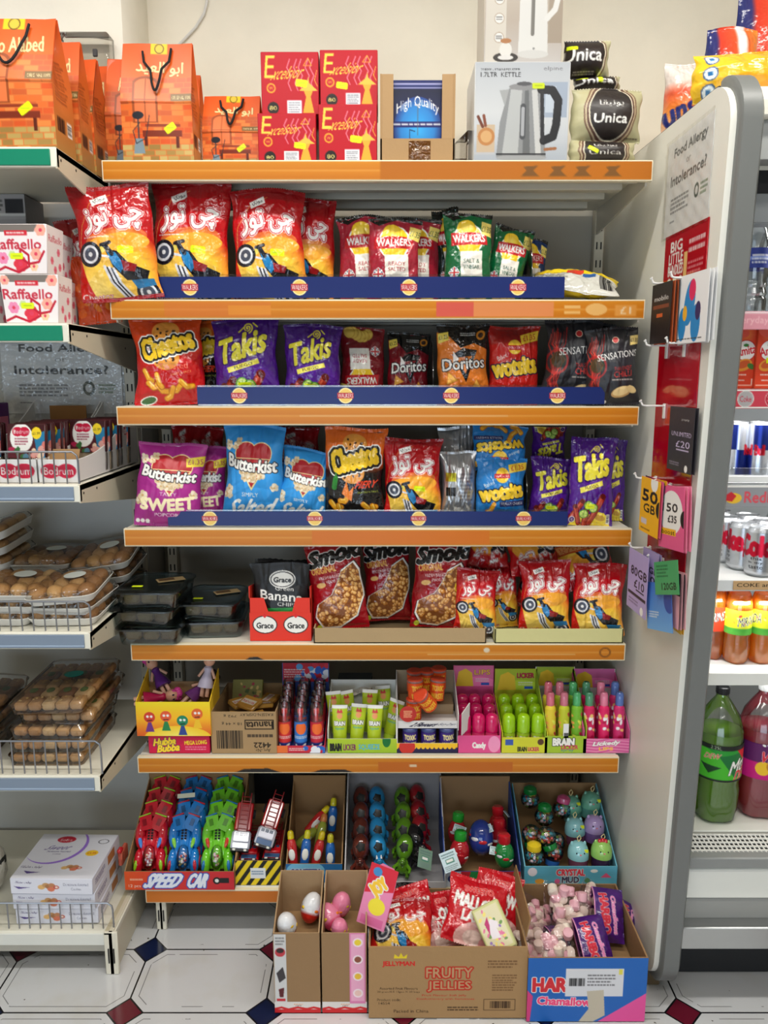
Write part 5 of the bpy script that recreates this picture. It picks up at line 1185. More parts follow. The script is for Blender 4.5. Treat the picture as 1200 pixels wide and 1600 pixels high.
put_bag(CB, CC, 'green salt and vinegar crisp bag standing upright', wr(WG, ('SALT &', 'VINEGAR'), '£1.35'), 692, 770, 333, 1.90, 'R2', rot=(-3, 0, 0), seed=14, back=WG, T=.055)
put_bag(CB, CC, 'green crisp bag tilted to the right beside the upright green one', wr(WG, ('SALT &', 'VINEGAR')), 748, 812, 352, 1.96, 'R2', rot=(-3, 12, 0), seed=15, back=WG)
put_bag(CB, CC, 'dark top of a green and black crisp bag behind the upright green one', wr((24, 40, 34), ('SALT &', 'VINEGAR')), 688, 730, 325, 1.99, 'R2', rot=(-3, -6, 0), seed=16, back=WG, T=.03)
put_bag(CB, CC, 'navy blue crisp bag standing behind the clear divider', wr((24, 50, 100), ('CHEESE', 'ONION')), 800, 850, 374, 2.04, 'R2', rot=(-3, 4, 0), seed=17, back=(20, 30, 70))
def a_yellow(w, h, cell=.0016):
    a = Art(w, h, (196, 194, 184), cell); a.poly([(0, 0), (1, 0), (1, .55), (0, .68)], (226, 196, 30)); a.ell(.5, .55, .1, .1, (200, 60, 40)); a.rect(.6, .6, .75, .7, (50, 90, 150)); a.lines(.1, .6, .45, .9, 6, (120, 120, 110)); a.bars(.8, .6, .95, .9); return a
o = put_bag(CB, CC, 'yellow and white crisp bag lying flat at the right end of the second shelf', a_yellow, 825, 968, 360, 1.93, 'R2', T=.06, rot=(-4, 0, 0), seed=18, back=(210, 180, 40))
o.rotation_euler = [math.radians(q) for q in (-72, 6, -14)]; o.location.x = Xp(893, 1.87, ZS['R2']); o.location.y = 1.872; o.location.z = ZS['R2'] + .022
# third shelf
put_bag(CB, CC, 'red and orange twisted puffs bag at the left end of the third shelf', a_cheetos, 211, 322, 497, 1.895, 'R3', T=.07, rot=(-3, -2, 6), seed=21, back=(160, 30, 20))
put_bag(CB, CC, 'orange puffs bag half hidden behind the twisted puffs bag', a_cheetos, 282, 350, 500, 1.99, 'R3', rot=(-3, 2, 0), seed=22, art_kw=dict(fiery=True), back=(160, 60, 20))
tk = lambda label, *p, **k: put_bag(CB, 'tortilla snacks', label, a_takis, *p, **dict(dict(T=.06, back=(70, 24, 120)), **k))
tk('violet rolled tortilla bag leaning left on the third shelf', 334, 440, 497, 1.91, 'R3', rot=(-3, -2, 0), seed=23)
tk('violet rolled tortilla bag with a flat top seal, right of its twin', 440, 532, 508, 1.91, 'R3', rot=(-3, 2, 0), seed=24)
def a_upside(w, h, cell=.0018): a = a_walkers(w, h, (120, 20, 30), ('READY', 'SALTED'), cell=cell); a.a = a.a[::-1, ::-1].copy(); return a
put_bag(CB, CC, 'dark red crisp bag standing upside down on the third shelf', a_upside, 530, 602, 512, 2.0, 'R3', seed=25, back=(100, 20, 30))
put_bag(CB, 'tortilla chips', 'dark red chilli tortilla chip bag deep in the third shelf', a_doritos, 604, 672, 520, 2.0, 'R3', seed=26, back=(90, 14, 20), art_kw=dict(col=(120, 18, 30), sub=('CHILLI', 'HEATWAVE')))
put_bag(CB, 'tortilla chips', 'orange and black cheese tortilla chip bag', a_doritos, 682, 766, 507, 1.91, 'R3', rot=(-3, -1, 0), seed=27, back=(30, 26, 24), art_kw=dict(col=(206, 112, 36), sub=('TANGY', 'CHEESE')))
put_bag(CB, CC, 'red cheesy puffs bag with big yellow letters', a_wotsits, 760, 842, 510, 1.92, 'R3', rot=(-3, 1, 0), seed=28, back=(150, 30, 26))
put_bag(CB, CC, 'black sweet chilli crisp bag above the end of the blue barrier', a_sensations, 846, 936, 500, 1.91, 'R3', rot=(-3, 3, 0), seed=29, m='matt_foil', back=(30, 30, 34), T=.06)
put_bag(CB, CC, 'black sweet chilli crisp bag at the far right end of the third shelf', a_sensations, 918, 1000, 513, 1.885, 'R3', rot=(-3, -3, -8), seed=30, m='matt_foil', back=(30, 30, 34), T=.06)
put_bag(CB, CC, 'black crisp bag standing behind the two sweet chilli bags', a_sensations, 915, 962, 505, 2.03, 'R3', seed=31, m='matt_foil', back=(30, 30, 34))
for i, (x0, x1, yt) in enumerate(((350, 420, 512), (450, 520, 520), (700, 760, 518), (860, 930, 516))):
    tk('dark packet in the shadow at the back of the third shelf', x0, x1, yt, 2.14, 'R3', seed=32 + i, cell=.004, group='back row packets of the third shelf')
# fourth shelf
bk = lambda label, *p, **k: put_bag('popcorn_bag', 'popcorn', label, a_butterkist, *p, **dict(dict(T=.07, m='matt_foil'), **k))
bk('magenta sweet popcorn bag leaning left at the end of the fourth shelf', 205, 312, 694, 1.875, 'R4', rot=(-12, 5, 8), seed=41, back=(200, 200, 205), sealcol=(150, 34, 120))
bk('magenta sweet popcorn bag half hidden by the leaning one', 285, 352, 700, 1.96, 'R4', rot=(-8, 2, 0), seed=42, back=(150, 34, 120))
bk('tall blue salted popcorn bag in front', 343, 440, 664, 1.895, 'R4', rot=(-5, 3, -4), seed=43, back=(40, 120, 190), art_kw=dict(blue=True), T=.08)
bk('shorter blue salted popcorn bag leaning right beside the tall one', 422, 508, 703, 1.90, 'R4', rot=(-10, 10, 0), seed=44, back=(40, 120, 190), art_kw=dict(blue=True), T=.08)
put_bag(CB, CC, 'black and orange fiery puffs bag in the middle of the fourth shelf', a_cheetos, 503, 602, 669, 1.90, 'R4', rot=(-3, 1, 0), seed=45, art_kw=dict(fiery=True), back=(30, 26, 24), T=.07)
cheetoz('red motorcycle crisp bag beside the fiery puffs bag on the fourth shelf', 597, 690, 686, 1.90, 'R4', rot=(-3, 1, 0), seed=46)
def a_silver(w, h, cell=.002):
    a = Art(w, h, (186, 188, 192), cell); a.rect(.1, .3, .4, .42, (206, 196, 60)); a.bars(.12, .5, .4, .62); a.lines(.5, .3, .9, .7, 8, (130, 132, 140)); a.rect(.1, .85, .5, .9, (90, 110, 90)); return a
put_bag(CB, CC, 'silver back of a crisp bag between the red and the blue bags', a_silver, 688, 745, 706, 1.93, 'R4', seed=47, m='silver', T=.06)
put_bag(CB, CC, 'silver and blue crisp bag stacked behind the silver one', a_silver, 684, 740, 668, 2.02, 'R4', seed=48, m='silver', T=.05)
put_bag(CB, CC, 'blue cheesy puffs bag standing upright on the fourth shelf', a_wotsits, 741, 822, 716, 1.90, 'R4', rot=(-4, 1, 0), seed=49, art_kw=dict(blue=True), back=(34, 110, 180), T=.07)
def a_upblue(w, h, cell=.0017): a = a_wotsits(w, h, True, cell); a.a = a.a[::-1, ::-1].copy(); return a
put_bag(CB, CC, 'blue cheesy puffs bag upside down above the upright one', a_upblue, 733, 822, 664, 1.95, yb=738, rot=(-8, 4, 0), seed=50, back=(34, 110, 180), T=.06)
tk('violet rolled tortilla bag behind the end of the blue barrier on the fourth shelf', 825, 892, 716, 1.92, 'R4', rot=(-4, 3, 0), seed=51)
def a_uptk(w, h, cell=.002): a = a_takis(w, h, cell, False); a.a = a.a[::-1, ::-1].copy(); return a
put_bag(CB, 'tortilla snacks', 'violet bag upside down in the shadow above the others', a_uptk, 830, 885, 668, 2.02, yb=722, seed=52, back=(70, 24, 120))
tk('violet rolled tortilla bag in front at the right end of the fourth shelf', 886, 958, 684, 1.885, 'R4', rot=(-4, 2, -6), seed=53)
tk('violet rolled tortilla bag tucked behind the front right one', 925, 978, 690, 1.95, 'R4', rot=(-4, 1, 0), seed=54, art_kw=dict(st=False))
for i, (x0, x1, yt, yb) in enumerate(((268, 318, 664, 712), (312, 350, 668, 712), (430, 500, 668, 712))):
    put_bag(CB, CC, 'dark glossy red bag in the shadow at the back of the fourth shelf', a_cheetoz, x0, x1, yt, 2.08, yb=yb + 60, seed=56 + i, cell=.003, back=RED, group='back row bags of the fourth shelf', art_kw=dict(st=False))
# fifth shelf
sm = lambda label, *p, **k: put_bag('peanut_bag', 'peanuts', label, a_smoki, *p, **dict(dict(T=.055, back=(130, 14, 24), amp=.0025), **k))
sm('dark red peanut puffs bag leaning beside the banana chips box', 488, 578, 852, 1.90, yb=984, rot=(-9, -6, 0), seed=61)
sm('dark red peanut puffs bag in the middle, set back between its neighbours', 568, 645, 846, 1.98, yb=970, rot=(-8, -2, 0), seed=62)
sm('dark red peanut puffs bag with a yellow price burst', 640, 728, 850, 1.91, yb=982, rot=(-8, 3, 0), seed=63, art_kw=dict(st=True))
ch5 = [(708, 776, 893, 1.885, 988, (-8, 3, 0), 'small motorcycle crisp bag at the left of the pale tray'), (762, 812, 882, 1.96, 980, (-6, -2, 0), 'small motorcycle crisp bag squeezed between its two neighbours'),
       (812, 894, 880, 1.89, 988, (-8, 0, 0), 'small motorcycle crisp bag standing straight in the pale tray'), (893, 976, 884, 1.885, 992, (-8, 2, -3), 'small motorcycle crisp bag at the right end of the pale tray'),
       (728, 790, 868, 2.02, 950, (-10, -4, 0), 'red crisp bag behind the left motorcycle bags'), (806, 880, 868, 2.0, 950, (-10, 4, 0), 'red crisp bag behind the straight motorcycle bag')]
for i, (a_, b_, yt, Y, yb, r, lb) in enumerate(ch5): cheetoz(lb, a_, b_, yt, Y, yb=yb, rot=r, seed=64 + i, art_kw=dict(st=False), T=.05)
def a_upch(w, h, cell=.0018): a = a_cheetoz(w, h, cell, False); a.a = a.a[::-1, ::-1].copy(); a.rect(0, 0, 1, .25, (190, 80, 30)); a.lines(.1, .04, .9, .22, 5, (240, 200, 120)); return a
for i, (a_, b_, yt, Y, yb, r, lb) in enumerate(((730, 796, 852, 1.95, 886, (-50, 4, 0), 'red snack bag lying on top at the left of the lying bags'), (800, 884, 850, 1.94, 896, (-45, -4, 8), 'red motorcycle bag lying upside down on the middle of the row'), (878, 972, 856, 1.92, 918, (-30, -16, -6), 'red and orange bag lying tilted on top of the right motorcycle bag'))):
    o = put_bag(CB, CC, lb, a_upch, a_, b_, yt, Y, yb=yb, rot=(0, 0, 0), seed=72 + i, T=.045, back=RED); o.rotation_euler = [math.radians(q) for q in r]
    o.scale.z = (1.9, 1.75, 1.2)[i]

# ================================================================== boxes and cartons
def art_box(name, label, cat, w, d, h, col, front=None, top=None, side=None, m='card', taper=1.0, part='box', parent=None, group=None, left=None):
    """a closed box standing on its base, front face at y = 0, depth towards +y"""
    t = parent or thing(name, label, cat, group); b = MB(); k0 = b.n
    b.box((0, d / 2, h / 2), (w, d, h), col, m, .0015); e = .0004; i = .0012
    if front: b.panel(front, (-w / 2 + i, -e, h - i), (w - 2 * i, 0, 0), (0, 0, -h + 2 * i), m)
    if top: b.panel(top, (-w / 2 + i, d - i, h + e), (w - 2 * i, 0, 0), (0, -d + 2 * i, 0), m)
    if side: b.panel(side, (w / 2 + e, i, h - i), (0, d - 2 * i, 0), (0, 0, -h + 2 * i), m)
    if left: b.panel(left, (-w / 2 - e, d - i, h - i), (0, -d + 2 * i, 0), (0, 0, -h + 2 * i), m)
    if taper != 1:
        for v in b.v: f = taper + (1 - taper) * v[:, 2] / h; v[:, 0] *= f; v[:, 1] = d / 2 + (v[:, 1] - d / 2) * f
    b.build(part, t); return t
def carton(name, label, cat, w, d, hf, hb, hs=None, col=CARD, th=.003, inner=None, front=None, fm='card', back=None, side=None, cut=None, group=None, m='board', left=None, bulge=0):
    """open topped carton: hf, hb heights of the front and the back, hs = side height at front and back"""
    t = thing(name, label, cat, group); inner = inner or col; hs = hs or (hf, hb); b = MB()
    b.box((0, d / 2, th / 2), (w, d, th), inner, m, .0003)
    b.box((0, d - th / 2, hb / 2), (w, th, hb), inner, m, .0003)
    if cut:                                                        # cut = (half width, height) of a notch in the front
        b.prism([(-w / 2, 0), (w / 2, 0), (w / 2, hf), (cut[0], hf), (cut[0] - .01, cut[1]), (-cut[0] + .01, cut[1]), (-cut[0], hf), (-w / 2, hf)], 0, th, col, m)
    else: b.box((0, th / 2, hf / 2), (w, th, hf), col, m, .0003)
    for s in (-1, 1):
        x = s * (w / 2 - th / 2); sideplate(b, [(0, 0), (0, hs[0]), (d, hs[1]), (d, 0)], x - th / 2, x + th / 2, col, m)
    if front is not None: fh = front.h; b.panel(front, (-front.w / 2, -.0005, fh + .0005), (front.w, 0, 0), (0, 0, -fh), fm)
    if back: b.panel(back, (-back.w / 2, d - th - .0005, hb), (back.w, 0, 0), (0, 0, -back.h), 'card')
    if side: b.panel(side, (w / 2 + .0005, 0, side.h), (0, side.w, 0), (0, 0, -side.h), 'card')
    if left: b.panel(left, (-w / 2 - .0005, left.w, left.h), (0, -left.w, 0), (0, 0, -left.h), 'card')
    b.build('carton', t); return t
def flap(parent, p, sz, rot, col=CARD, m='board'):
    b = MB(); b.box((0, 0, sz[2] / 2), sz, col, m, .0004); o = b.build('flap', parent); o.location = p; o.rotation_euler = [math.radians(q) for q in rot]; return o
def place(o, px, Y, z, rz=0, rx=0, ry=0): o.location = (Xp(px, Y, z), Y, z); o.rotation_euler = [math.radians(q) for q in (rx, ry, rz)]; return o

# ---- gift bags of orange brick pattern
def gift_bag(w, h, d, label, arabic, seed=1):
    t = thing('gift_bag', label, 'gift bag'); a = a_alabed(w, h, arabic); C = a.out(); ny, nx = C.shape[:2]; b = MB()
    u = np.linspace(-.5, .5, nx); v = np.linspace(1, 0, ny); U, V = np.meshgrid(u, v)
    def yo(V): return np.where(V < .5, d / 2, d / 2 * (1 - (V - .5) / .5) + .003)
    P = np.stack([U * w * (1 - .03 * V), -yo(V) - .003 * np.sin(U * 5 + V * 4 + seed) * np.clip(V * 2, 0, 1), V * h + .008 * h * np.cos(U * 5 + seed) * V ** 4], -1).astype(np.float32)
    b.grid(P, C, 'plastic'); Pb = P.copy(); Pb[..., 1] *= -1; b.grid(Pb[::4, ::4], lin((200, 90, 36)), 'foil', flip=True); b.build('bag_body', t, angle=80)
    b = MB(); sa = a_alabed(d, h, side=True, cell=.003); C = sa.out(); ny, nx = C.shape[:2]; u = np.linspace(-1, 1, nx); v = np.linspace(1, 0, ny); U, V = np.meshgrid(u, v)
    for s in (-1, 1):
        fold = (1 - np.abs(U)) * np.clip((V - .3) / .7, 0, 1) * .028
        P = np.stack([s * (w / 2 * (1 - .03 * V) - fold), s * U * yo(V), V * h], -1).astype(np.float32); b.grid(P, C, 'plastic')
    b.build('gusset', t, angle=80)
    b = MB(); pts = [(-.2 * w, -.007, h * .93)] + [(-.2 * w + .4 * w * q, -.014 - .022 * math.sin(q * PI), h * (.93 - (.34 if arabic else .30) * math.sin(q * PI) ** .8)) for q in np.linspace(.06, .94, 14)] + [(.2 * w, -.007, h * .95)]
    if arabic: pts = [(x * (1 if z > h * .8 else .55), y, z) for x, y, z in pts]
    pts = [(x, -float(yo(np.float32(z / h))) - .004 - .004 * (i % 14 > 3), z) for i, (x, y, z) in enumerate(pts)]
    b.tube(pts, .0028, (20, 20, 22), 'rubber', 8)
    b.build('handle', t); return t
for i, (rx_, Y, ytop, rz) in enumerate(((86, 1.765, 32, -2), (126, 1.875, 66, 3), (150, 1.97, 95, -2), (176, 2.07, 105, 2))):
    z = ZL['A']; zt = Zp(ytop, Y); w = .19 if i == 0 else .165; o = gift_bag(w, zt - z, .095, ['orange brick pattern gift bag at the front of the left top shelf', 'orange gift bag second in the file on the left top shelf', 'orange gift bag third in the file, its pale fold catching light', 'orange gift bag farthest back on the left top shelf'][i], False, i)
    o.location = (-.682 - w / 2 + .004 * i, Y, z + .001); o.rotation_euler.z = math.radians(rz)
for xl, xr, yt, Y, ar, lb in ((172, 262, 94, 2.03, False, 'orange gift bag half hidden behind the tall bag on the main top shelf'), (196, 307, 70, 1.935, True, 'tall orange gift bag with knotted black cord on the main top shelf'), (262, 318, 120, 2.14, True, 'reddish edge of an orange gift bag behind the tall one'), (321, 410, 152, 1.99, True, 'short orange gift bag beside the red boxes')):
    x, z, w, h = slot(xl, xr, yt, Y, ZS['T']); o = gift_bag(w, h, .07, lb, ar, xl); o.location = (x, Y, z + .001); o.rotation_euler.z = math.radians(-2)
# ---- four red charcoal boxes
for xl, xr, yt, yb, Y, lb, st, sv in ((403, 494, 177, None, 1.872, 'red charcoal box at the lower left of the block of four', (.72, .66), True), (498, 589, 163, None, 1.872, 'red charcoal box at the lower right, its round 80 badge in full view', (.64, .6), True),
    (408, 498, 81, 177, 1.885, 'red charcoal box at the upper left with a white patch', (.7, .5), True), (500, 590, 78, 163, 1.885, 'red charcoal box at the upper right, highest of the four', (.38, .64), True)):
    z0 = ZS['T'] if yb is None else Zp(yb, 1.872) + .001; x, z, w, h = slot(xl, xr, yt, Y, z0); o = art_box('charcoal_box', lb, 'box', w, .125, h, (170, 8, 26), a_excelsior(w, h, st=st, silver=sv), m='plastic'); o.location = (x, Y, z + .0005)
# ---- open brown carton with the blue pack
x, z, w, h = slot(594, 711, 116, 1.875, ZS['T']); bh = Zp(217, 1.875) - z
o = carton('display_carton', 'open brown cardboard carton with torn sides on the top shelf', 'carton', w, .12, bh, h * .72, (h, h * .97), (166, 134, 96), .004); o.location = (x, 1.875, z + .001)
for s in (-1, 1): flap(o, (s * (w / 2 - .016), .003, bh), (.028, .004, h - bh), (0, 0, 0), (170, 138, 100))
b = MB(); b.box((.005, -.0008, bh * .45), (.05, .0012, bh * .9), (176, 142, 92), 'film', .0003); b.build('tape', o)
xx, zz, w2, h2 = slot(608, 697, 126, 1.895, z + .005); o = art_box('tobacco_pack', 'blue high quality charcoal pack standing inside the open brown carton', 'box', w2, .09, h2, (24, 34, 92), a_highq(w2, h2), m='plastic'); o.location = (xx, 1.892, z + .0055)
b = MB(); b.box((0, 0, .04), (.03, .1, .08), (230, 230, 228), 'clear', .003); o = thing('clear_plastic_box', 'empty clear plastic sleeve between the brown carton and the kettle box', 'box'); b.build('sleeve', o); place(o, 728, 1.96, ZS['T'] + .001, 12)
b = MB(); b.cyl((-.09, 0, .011), .007, .15, (70, 40, 34), 'matt', 14, axis='x'); o = thing('brown_rod', 'dark brown rod lying behind the open carton', 'rod'); b.build('rod', o); place(o, 722, 2.06, ZS['T'] + .04)
b = MB(); b.box((0, 0, .018), (.12, .05, .036), (120, 96, 70), 'board'); o2 = thing('low_box', 'low brown box under the dark rod at the back of the top shelf', 'box'); b.build('box', o2); place(o2, 722, 2.06, ZS['T'] + .001)
# ---- kettle boxes
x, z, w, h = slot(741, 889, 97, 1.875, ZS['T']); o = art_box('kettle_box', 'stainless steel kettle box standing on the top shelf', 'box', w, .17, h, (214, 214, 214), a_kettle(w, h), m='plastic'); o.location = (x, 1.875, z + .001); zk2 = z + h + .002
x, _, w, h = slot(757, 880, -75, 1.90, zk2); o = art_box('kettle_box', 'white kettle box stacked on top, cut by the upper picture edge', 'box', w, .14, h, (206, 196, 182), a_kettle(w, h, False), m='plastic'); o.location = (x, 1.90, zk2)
# ---- coffee pillow packs
for xl, xr, yt, yb, Y, fn, lb, kw in ((888, 992, 221, None, 1.90, a_unica, 'beige coffee pillow pack at the bottom of its stack', dict(cx=.5)), (891, 1001, 141, 224, 1.90, a_unica, 'beige coffee pillow pack with the round dark logo, middle of its stack', dict(cx=.53)), (896, 968, 122, 146, 1.97, a_unica2, 'thin dark striped coffee pack lying between the others', {}), (880, 951, 65, 124, 1.96, a_unica2, 'beige and black coffee pack on top of its stack', {})):
    x, z, w, h = slot(xl, xr, yt, Y, ZS['T'] if yb is None else None, yb); a = fn(w, h, **kw)
    if yb is None: a.sticker(.32, .5, .16, .16, 30)
    if yt == 122: a.sticker(.5, .4, .1, .5)
    o = bag('coffee_pack', a, lb, 'coffee pack', w, h, .075, xl, 'matt_foil', .001, .04, .02, (184, 178, 140)); o.location = (x, Y, z + .001)
# ---- tissue packs on the fridge
zf = 2.058
def tis(w, h, cell=.002, k=0):
    a = Art(w, h, (238, 150, 40), cell)
    if k == 0:
        a.grad([(0, (232, 226, 220)), (.3, (226, 210, 200)), (.45, (222, 90, 60)), (.7, (236, 140, 50)), (1, (230, 200, 190))]); a.ell(.75, .75, .3, .2, (40, 120, 190), -20); a.text('unsa', .42, .72, .8, .2, (30, 40, 110), 1.6, 18); a.line([(.4, .1), (.6, .3), (.8, .12)], .02, WHITE); return a
    if k == 1:
        a.grad([(0, (238, 190, 40)), (1, (232, 150, 36))], True); a.poly([(.8, 0), (1, 0), (1, 1), (.75, 1)], (226, 96, 30))
        for i in range(3): a.ell(.13, .18 + i * .33, .06, .06, (40, 80, 130)); a.ell(.13, .18 + i * .33, .048, .048, (226, 236, 240)); a.rect(.11, .14 + i * .33, .15, .22 + i * .33, (40, 110, 170))
        return a
    a.grad([(0, (40, 50, 110)), (.16, (50, 50, 110)), (.22, (214, 60, 40)), (.5, (226, 80, 40)), (.56, (226, 226, 230)), (.7, (232, 220, 220)), (.76, (226, 100, 40)), (1, (230, 140, 50))], True); return a
for xl, xr, yt, Y, k, T, lb in ((1037, 1106, 98, 1.98, 0, .09, 'small kitchen roll pack with blue lettering on the fridge'), (1084, 1250, 83, 1.74, 1, .1, 'yellow and orange tissue pack with blue round icons on the fridge'), (1100, 1178, 44, 1.93, 2, .1, 'red white and blue tissue roll pack behind the yellow one'), (1146, 1260, -14, 2.05, 2, .1, 'tall orange and blue tissue pack at the upper right corner')):
    x, z, w, h = slot(xl, xr, yt, Y, zf); o = bag('tissue_pack', tis(w, h, k=k), lb, 'tissue pack', w, h, T, k + 3, 'foil', .006, .03, .01, (226, 150, 60), zig=False); o.location = (x, Y, z); o.rotation_euler.z = math.radians(-4)

# ================================================================== left bay goods
# chocolate gift boxes
def raff(): return art_box('chocolate_box', '', 'chocolate box', .124, .085, .102, (232, 224, 224), a_raff(.124, .102), Art(.124, .085, (176, 168, 160), .004), a_raff(.085, .102, True), taper=.9)
rf = Kind(raff); z = ZL['B']
for i, (pr, Y, lv, lb) in enumerate(((92, 1.705, 0, 'white flower patterned chocolate box at the front of the lower layer'), (75, 1.71, 1, 'white flower patterned chocolate box on top at the front'), (101, 1.80, 0, 'white chocolate box behind the front one, lower layer'), (93, 1.80, 1, 'white chocolate box behind the front one, upper layer'), (118, 1.89, 0, 'white chocolate box farthest back, lower layer'), (112, 1.89, 1, 'white chocolate box farthest back, upper layer'), (-6, 1.71, 0, 'white chocolate box cut by the left picture edge'))):
    zz = z + .001 + lv * .1035; rf.put((Xp(pr, Y, zz + .05) - .062, Y, zz), (0, 0, (2, -1, 0, 1, 0, -2, 0)[i]), label=lb)
a = Art(.16, .06, (150, 148, 150)); a.ell(.5, .4, .14, .14, (150, 24, 40)); a.text('Bodrum', .5, .4, .2, .14, WHITE, .4); a.rect(.8, .2, .98, .8, (30, 30, 36)); a.lines(.66, .2, .78, .7, 3, (60, 60, 60)); a.rect(0, .75, 1, .85, (190, 190, 190))
x, zq, w, h = slot(-110, 46, 304, 2.03, ZL['B']); o = art_box('snack_case', 'stacked grey snack case behind the chocolate boxes', 'box', w, .11, h, (140, 138, 140), None, None, None); b = MB(); b.panel(a, (-w / 2, -.0006, h), (w, 0, 0), (0, 0, -.06), 'card'); b.build('printed_band', o); o.location = (x, 2.03, ZL['B'] + .001)
# notice on the grey back panel
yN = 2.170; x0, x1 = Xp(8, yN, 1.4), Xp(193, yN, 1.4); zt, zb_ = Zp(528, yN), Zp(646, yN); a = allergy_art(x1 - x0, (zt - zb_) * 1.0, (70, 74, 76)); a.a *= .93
t = thing('allergy_notice', 'plastic wrapped allergy notice on the grey back panel above the nut packs', 'notice', None, ((x0 + x1) / 2, yN, (zt + zb_) / 2)); w, h = x1 - x0, zt - zb_
b = MB(); b.box((0, 0, 0), (w, .0012, h), (222, 222, 222), 'card', .0003); b.panel(a, (-w / 2, -.001, h / 2), (w, 0, 0), (0, 0, -h), 'card'); b.build('sheet', t)
b = MB(); u = np.linspace(-.56, .56, 40); U, V = np.meshgrid(u, u[::-1]); P = np.stack([U * w, -.005 - .002 * np.sin(V * 41 + U * 6) * np.sin(U * 13), V * h], -1); b.grid(P.astype(np.float32), lin((236, 238, 240)), 'film'); b.build('plastic_cover', t)
# nut packs in display trays
def nutpack():
    w, h = .09, .125; a = Art(w, h, (210, 196, 170), .0015); q = a_bodrum(w, h * .62); k = q.out()
    t = thing('nut_pack', '', 'snack pack'); b = MB(); b.box((0, .005, h / 2), (w * .92, .009, h * .98), (196, 176, 146), 'food', .003); b.build('nuts', t)
    b = MB(); b.box((0, .004, h * .69), (w, .014, h * .62), (70, 30, 34), 'plastic', .003); b.panel(q, (-w / 2 + .002, -.0036, h - .002), (w - .004, 0, 0), (0, 0, -h * .61), 'plastic'); b.build('printed_sleeve', t)
    b = MB(); b.box((0, .004, h * .2), (w, .016, h * .38), (220, 214, 206), 'clear', .004); b.build('clear_pouch', t); return t
npk = Kind(nutpack); zc_ = ZL['C']
for r, (px, Y0, n, s) in enumerate(((40, 1.745, 8, 'left'), (136, 1.885, 7, 'right'), (-40, 1.745, 3, 'far left'))):
    X = Xp(px, Y0, zc_ + .07)
    for i in range(n):
        npk.put((X + .004 * math.sin(i * 2.3), Y0 + i * .027, zc_ + .006), (-6 + (i % 3), 0, (i % 3 - 1) * 2), label='front nut pack of the %s file, round white badge in full view' % s if i == 0 else 'nut pack lined up behind the front pack of the %s file' % s, group='nut packs, %s file' % s)
def ribbon(a, cx, cy, w, h):
    a.ell(cx - w * .25, cy, w * .3, w * .22, (196, 24, 60)); a.ell(cx + w * .25, cy, w * .3, w * .22, (196, 24, 60)); a.rect(cx - w * .3, cy - h * .28, cx + w * .3, cy + h * .28, (196, 24, 60)); a.text('Bodrum', cx, cy, w * .9, h * .45, WHITE, .8)
for x0p, x1p, Y, lb in ((-70, 59, 1.715, 'white card display tray under the left file of nut packs'), (62, 124, 1.715, 'white card display tray with a curved side under the right file')):
    X0_, X1_ = Xp(x0p, Y, zc_), Xp(x1p, Y, zc_); w = X1_ - X0_; hf = .052; a = Art(w, hf, (224, 222, 220)); (ribbon(a, .25, .5, .4, .7), ribbon(a, .75, .5, .4, .7)) if w > .15 else ribbon(a, .5, .5, .8, .7)
    t = thing('display_tray', lb, 'display tray', None, ((X0_ + X1_) / 2, Y, zc_ + .001)); b = MB(); b.box((0, .0015, hf / 2), (w, .003, hf), (224, 222, 220), 'card', .0005); b.box((0, .2, .0015), (w, .4, .003), (190, 180, 160), 'card', .0005); b.panel(a, (-w / 2, -.0006, hf), (w, 0, 0), (0, 0, -hf), 'card')
    for s in (-1, 1): sideplate(b, [(0, 0), (0, hf)] + [(.42 * q, hf + .115 * q ** 2.2) for q in np.linspace(.1, 1, 9)] + [(.42, 0)], s * (w / 2 - .0015) - .0015, s * (w / 2 - .0015) + .0015, (224, 222, 220), 'card')
    b.build('tray', t)
    if x0p > 0:
        a = Art(.06, .05, (224, 222, 220)); ribbon(a, .5, .5, .7, .8); b = MB(); b.panel(a, (w / 2 + .0006, .30, .12), (0, .06, 0), (0, 0, -.05), 'card'); b.build('side_logo', t)
        o = flap(t, (-.01, .03, .003), (w * .8, .003, .075), (-28, 0, 0))
b = MB(); b.box((0, 0, .07), (.1, .003, .14), (150, 106, 62), 'board'); o = thing('cardboard_divider', 'brown cardboard flap standing behind the nut packs', 'cardboard'); b.build('flap', o); place(o, 112, 2.12, ZL['C'] + .004); o.scale.z = 1.1
b = MB(); b.box((0, .04, .08), (.12, .09, .17), (92, 30, 110), 'card', .002); b.box((.061, .04, .08), (.001, .07, .1), (220, 120, 150), 'card', .0003); o = thing('purple_box', 'purple box cut by the left edge beside the nut packs', 'box'); b.build('box', o); place(o, -40, 1.96, ZL['C'] + .004)
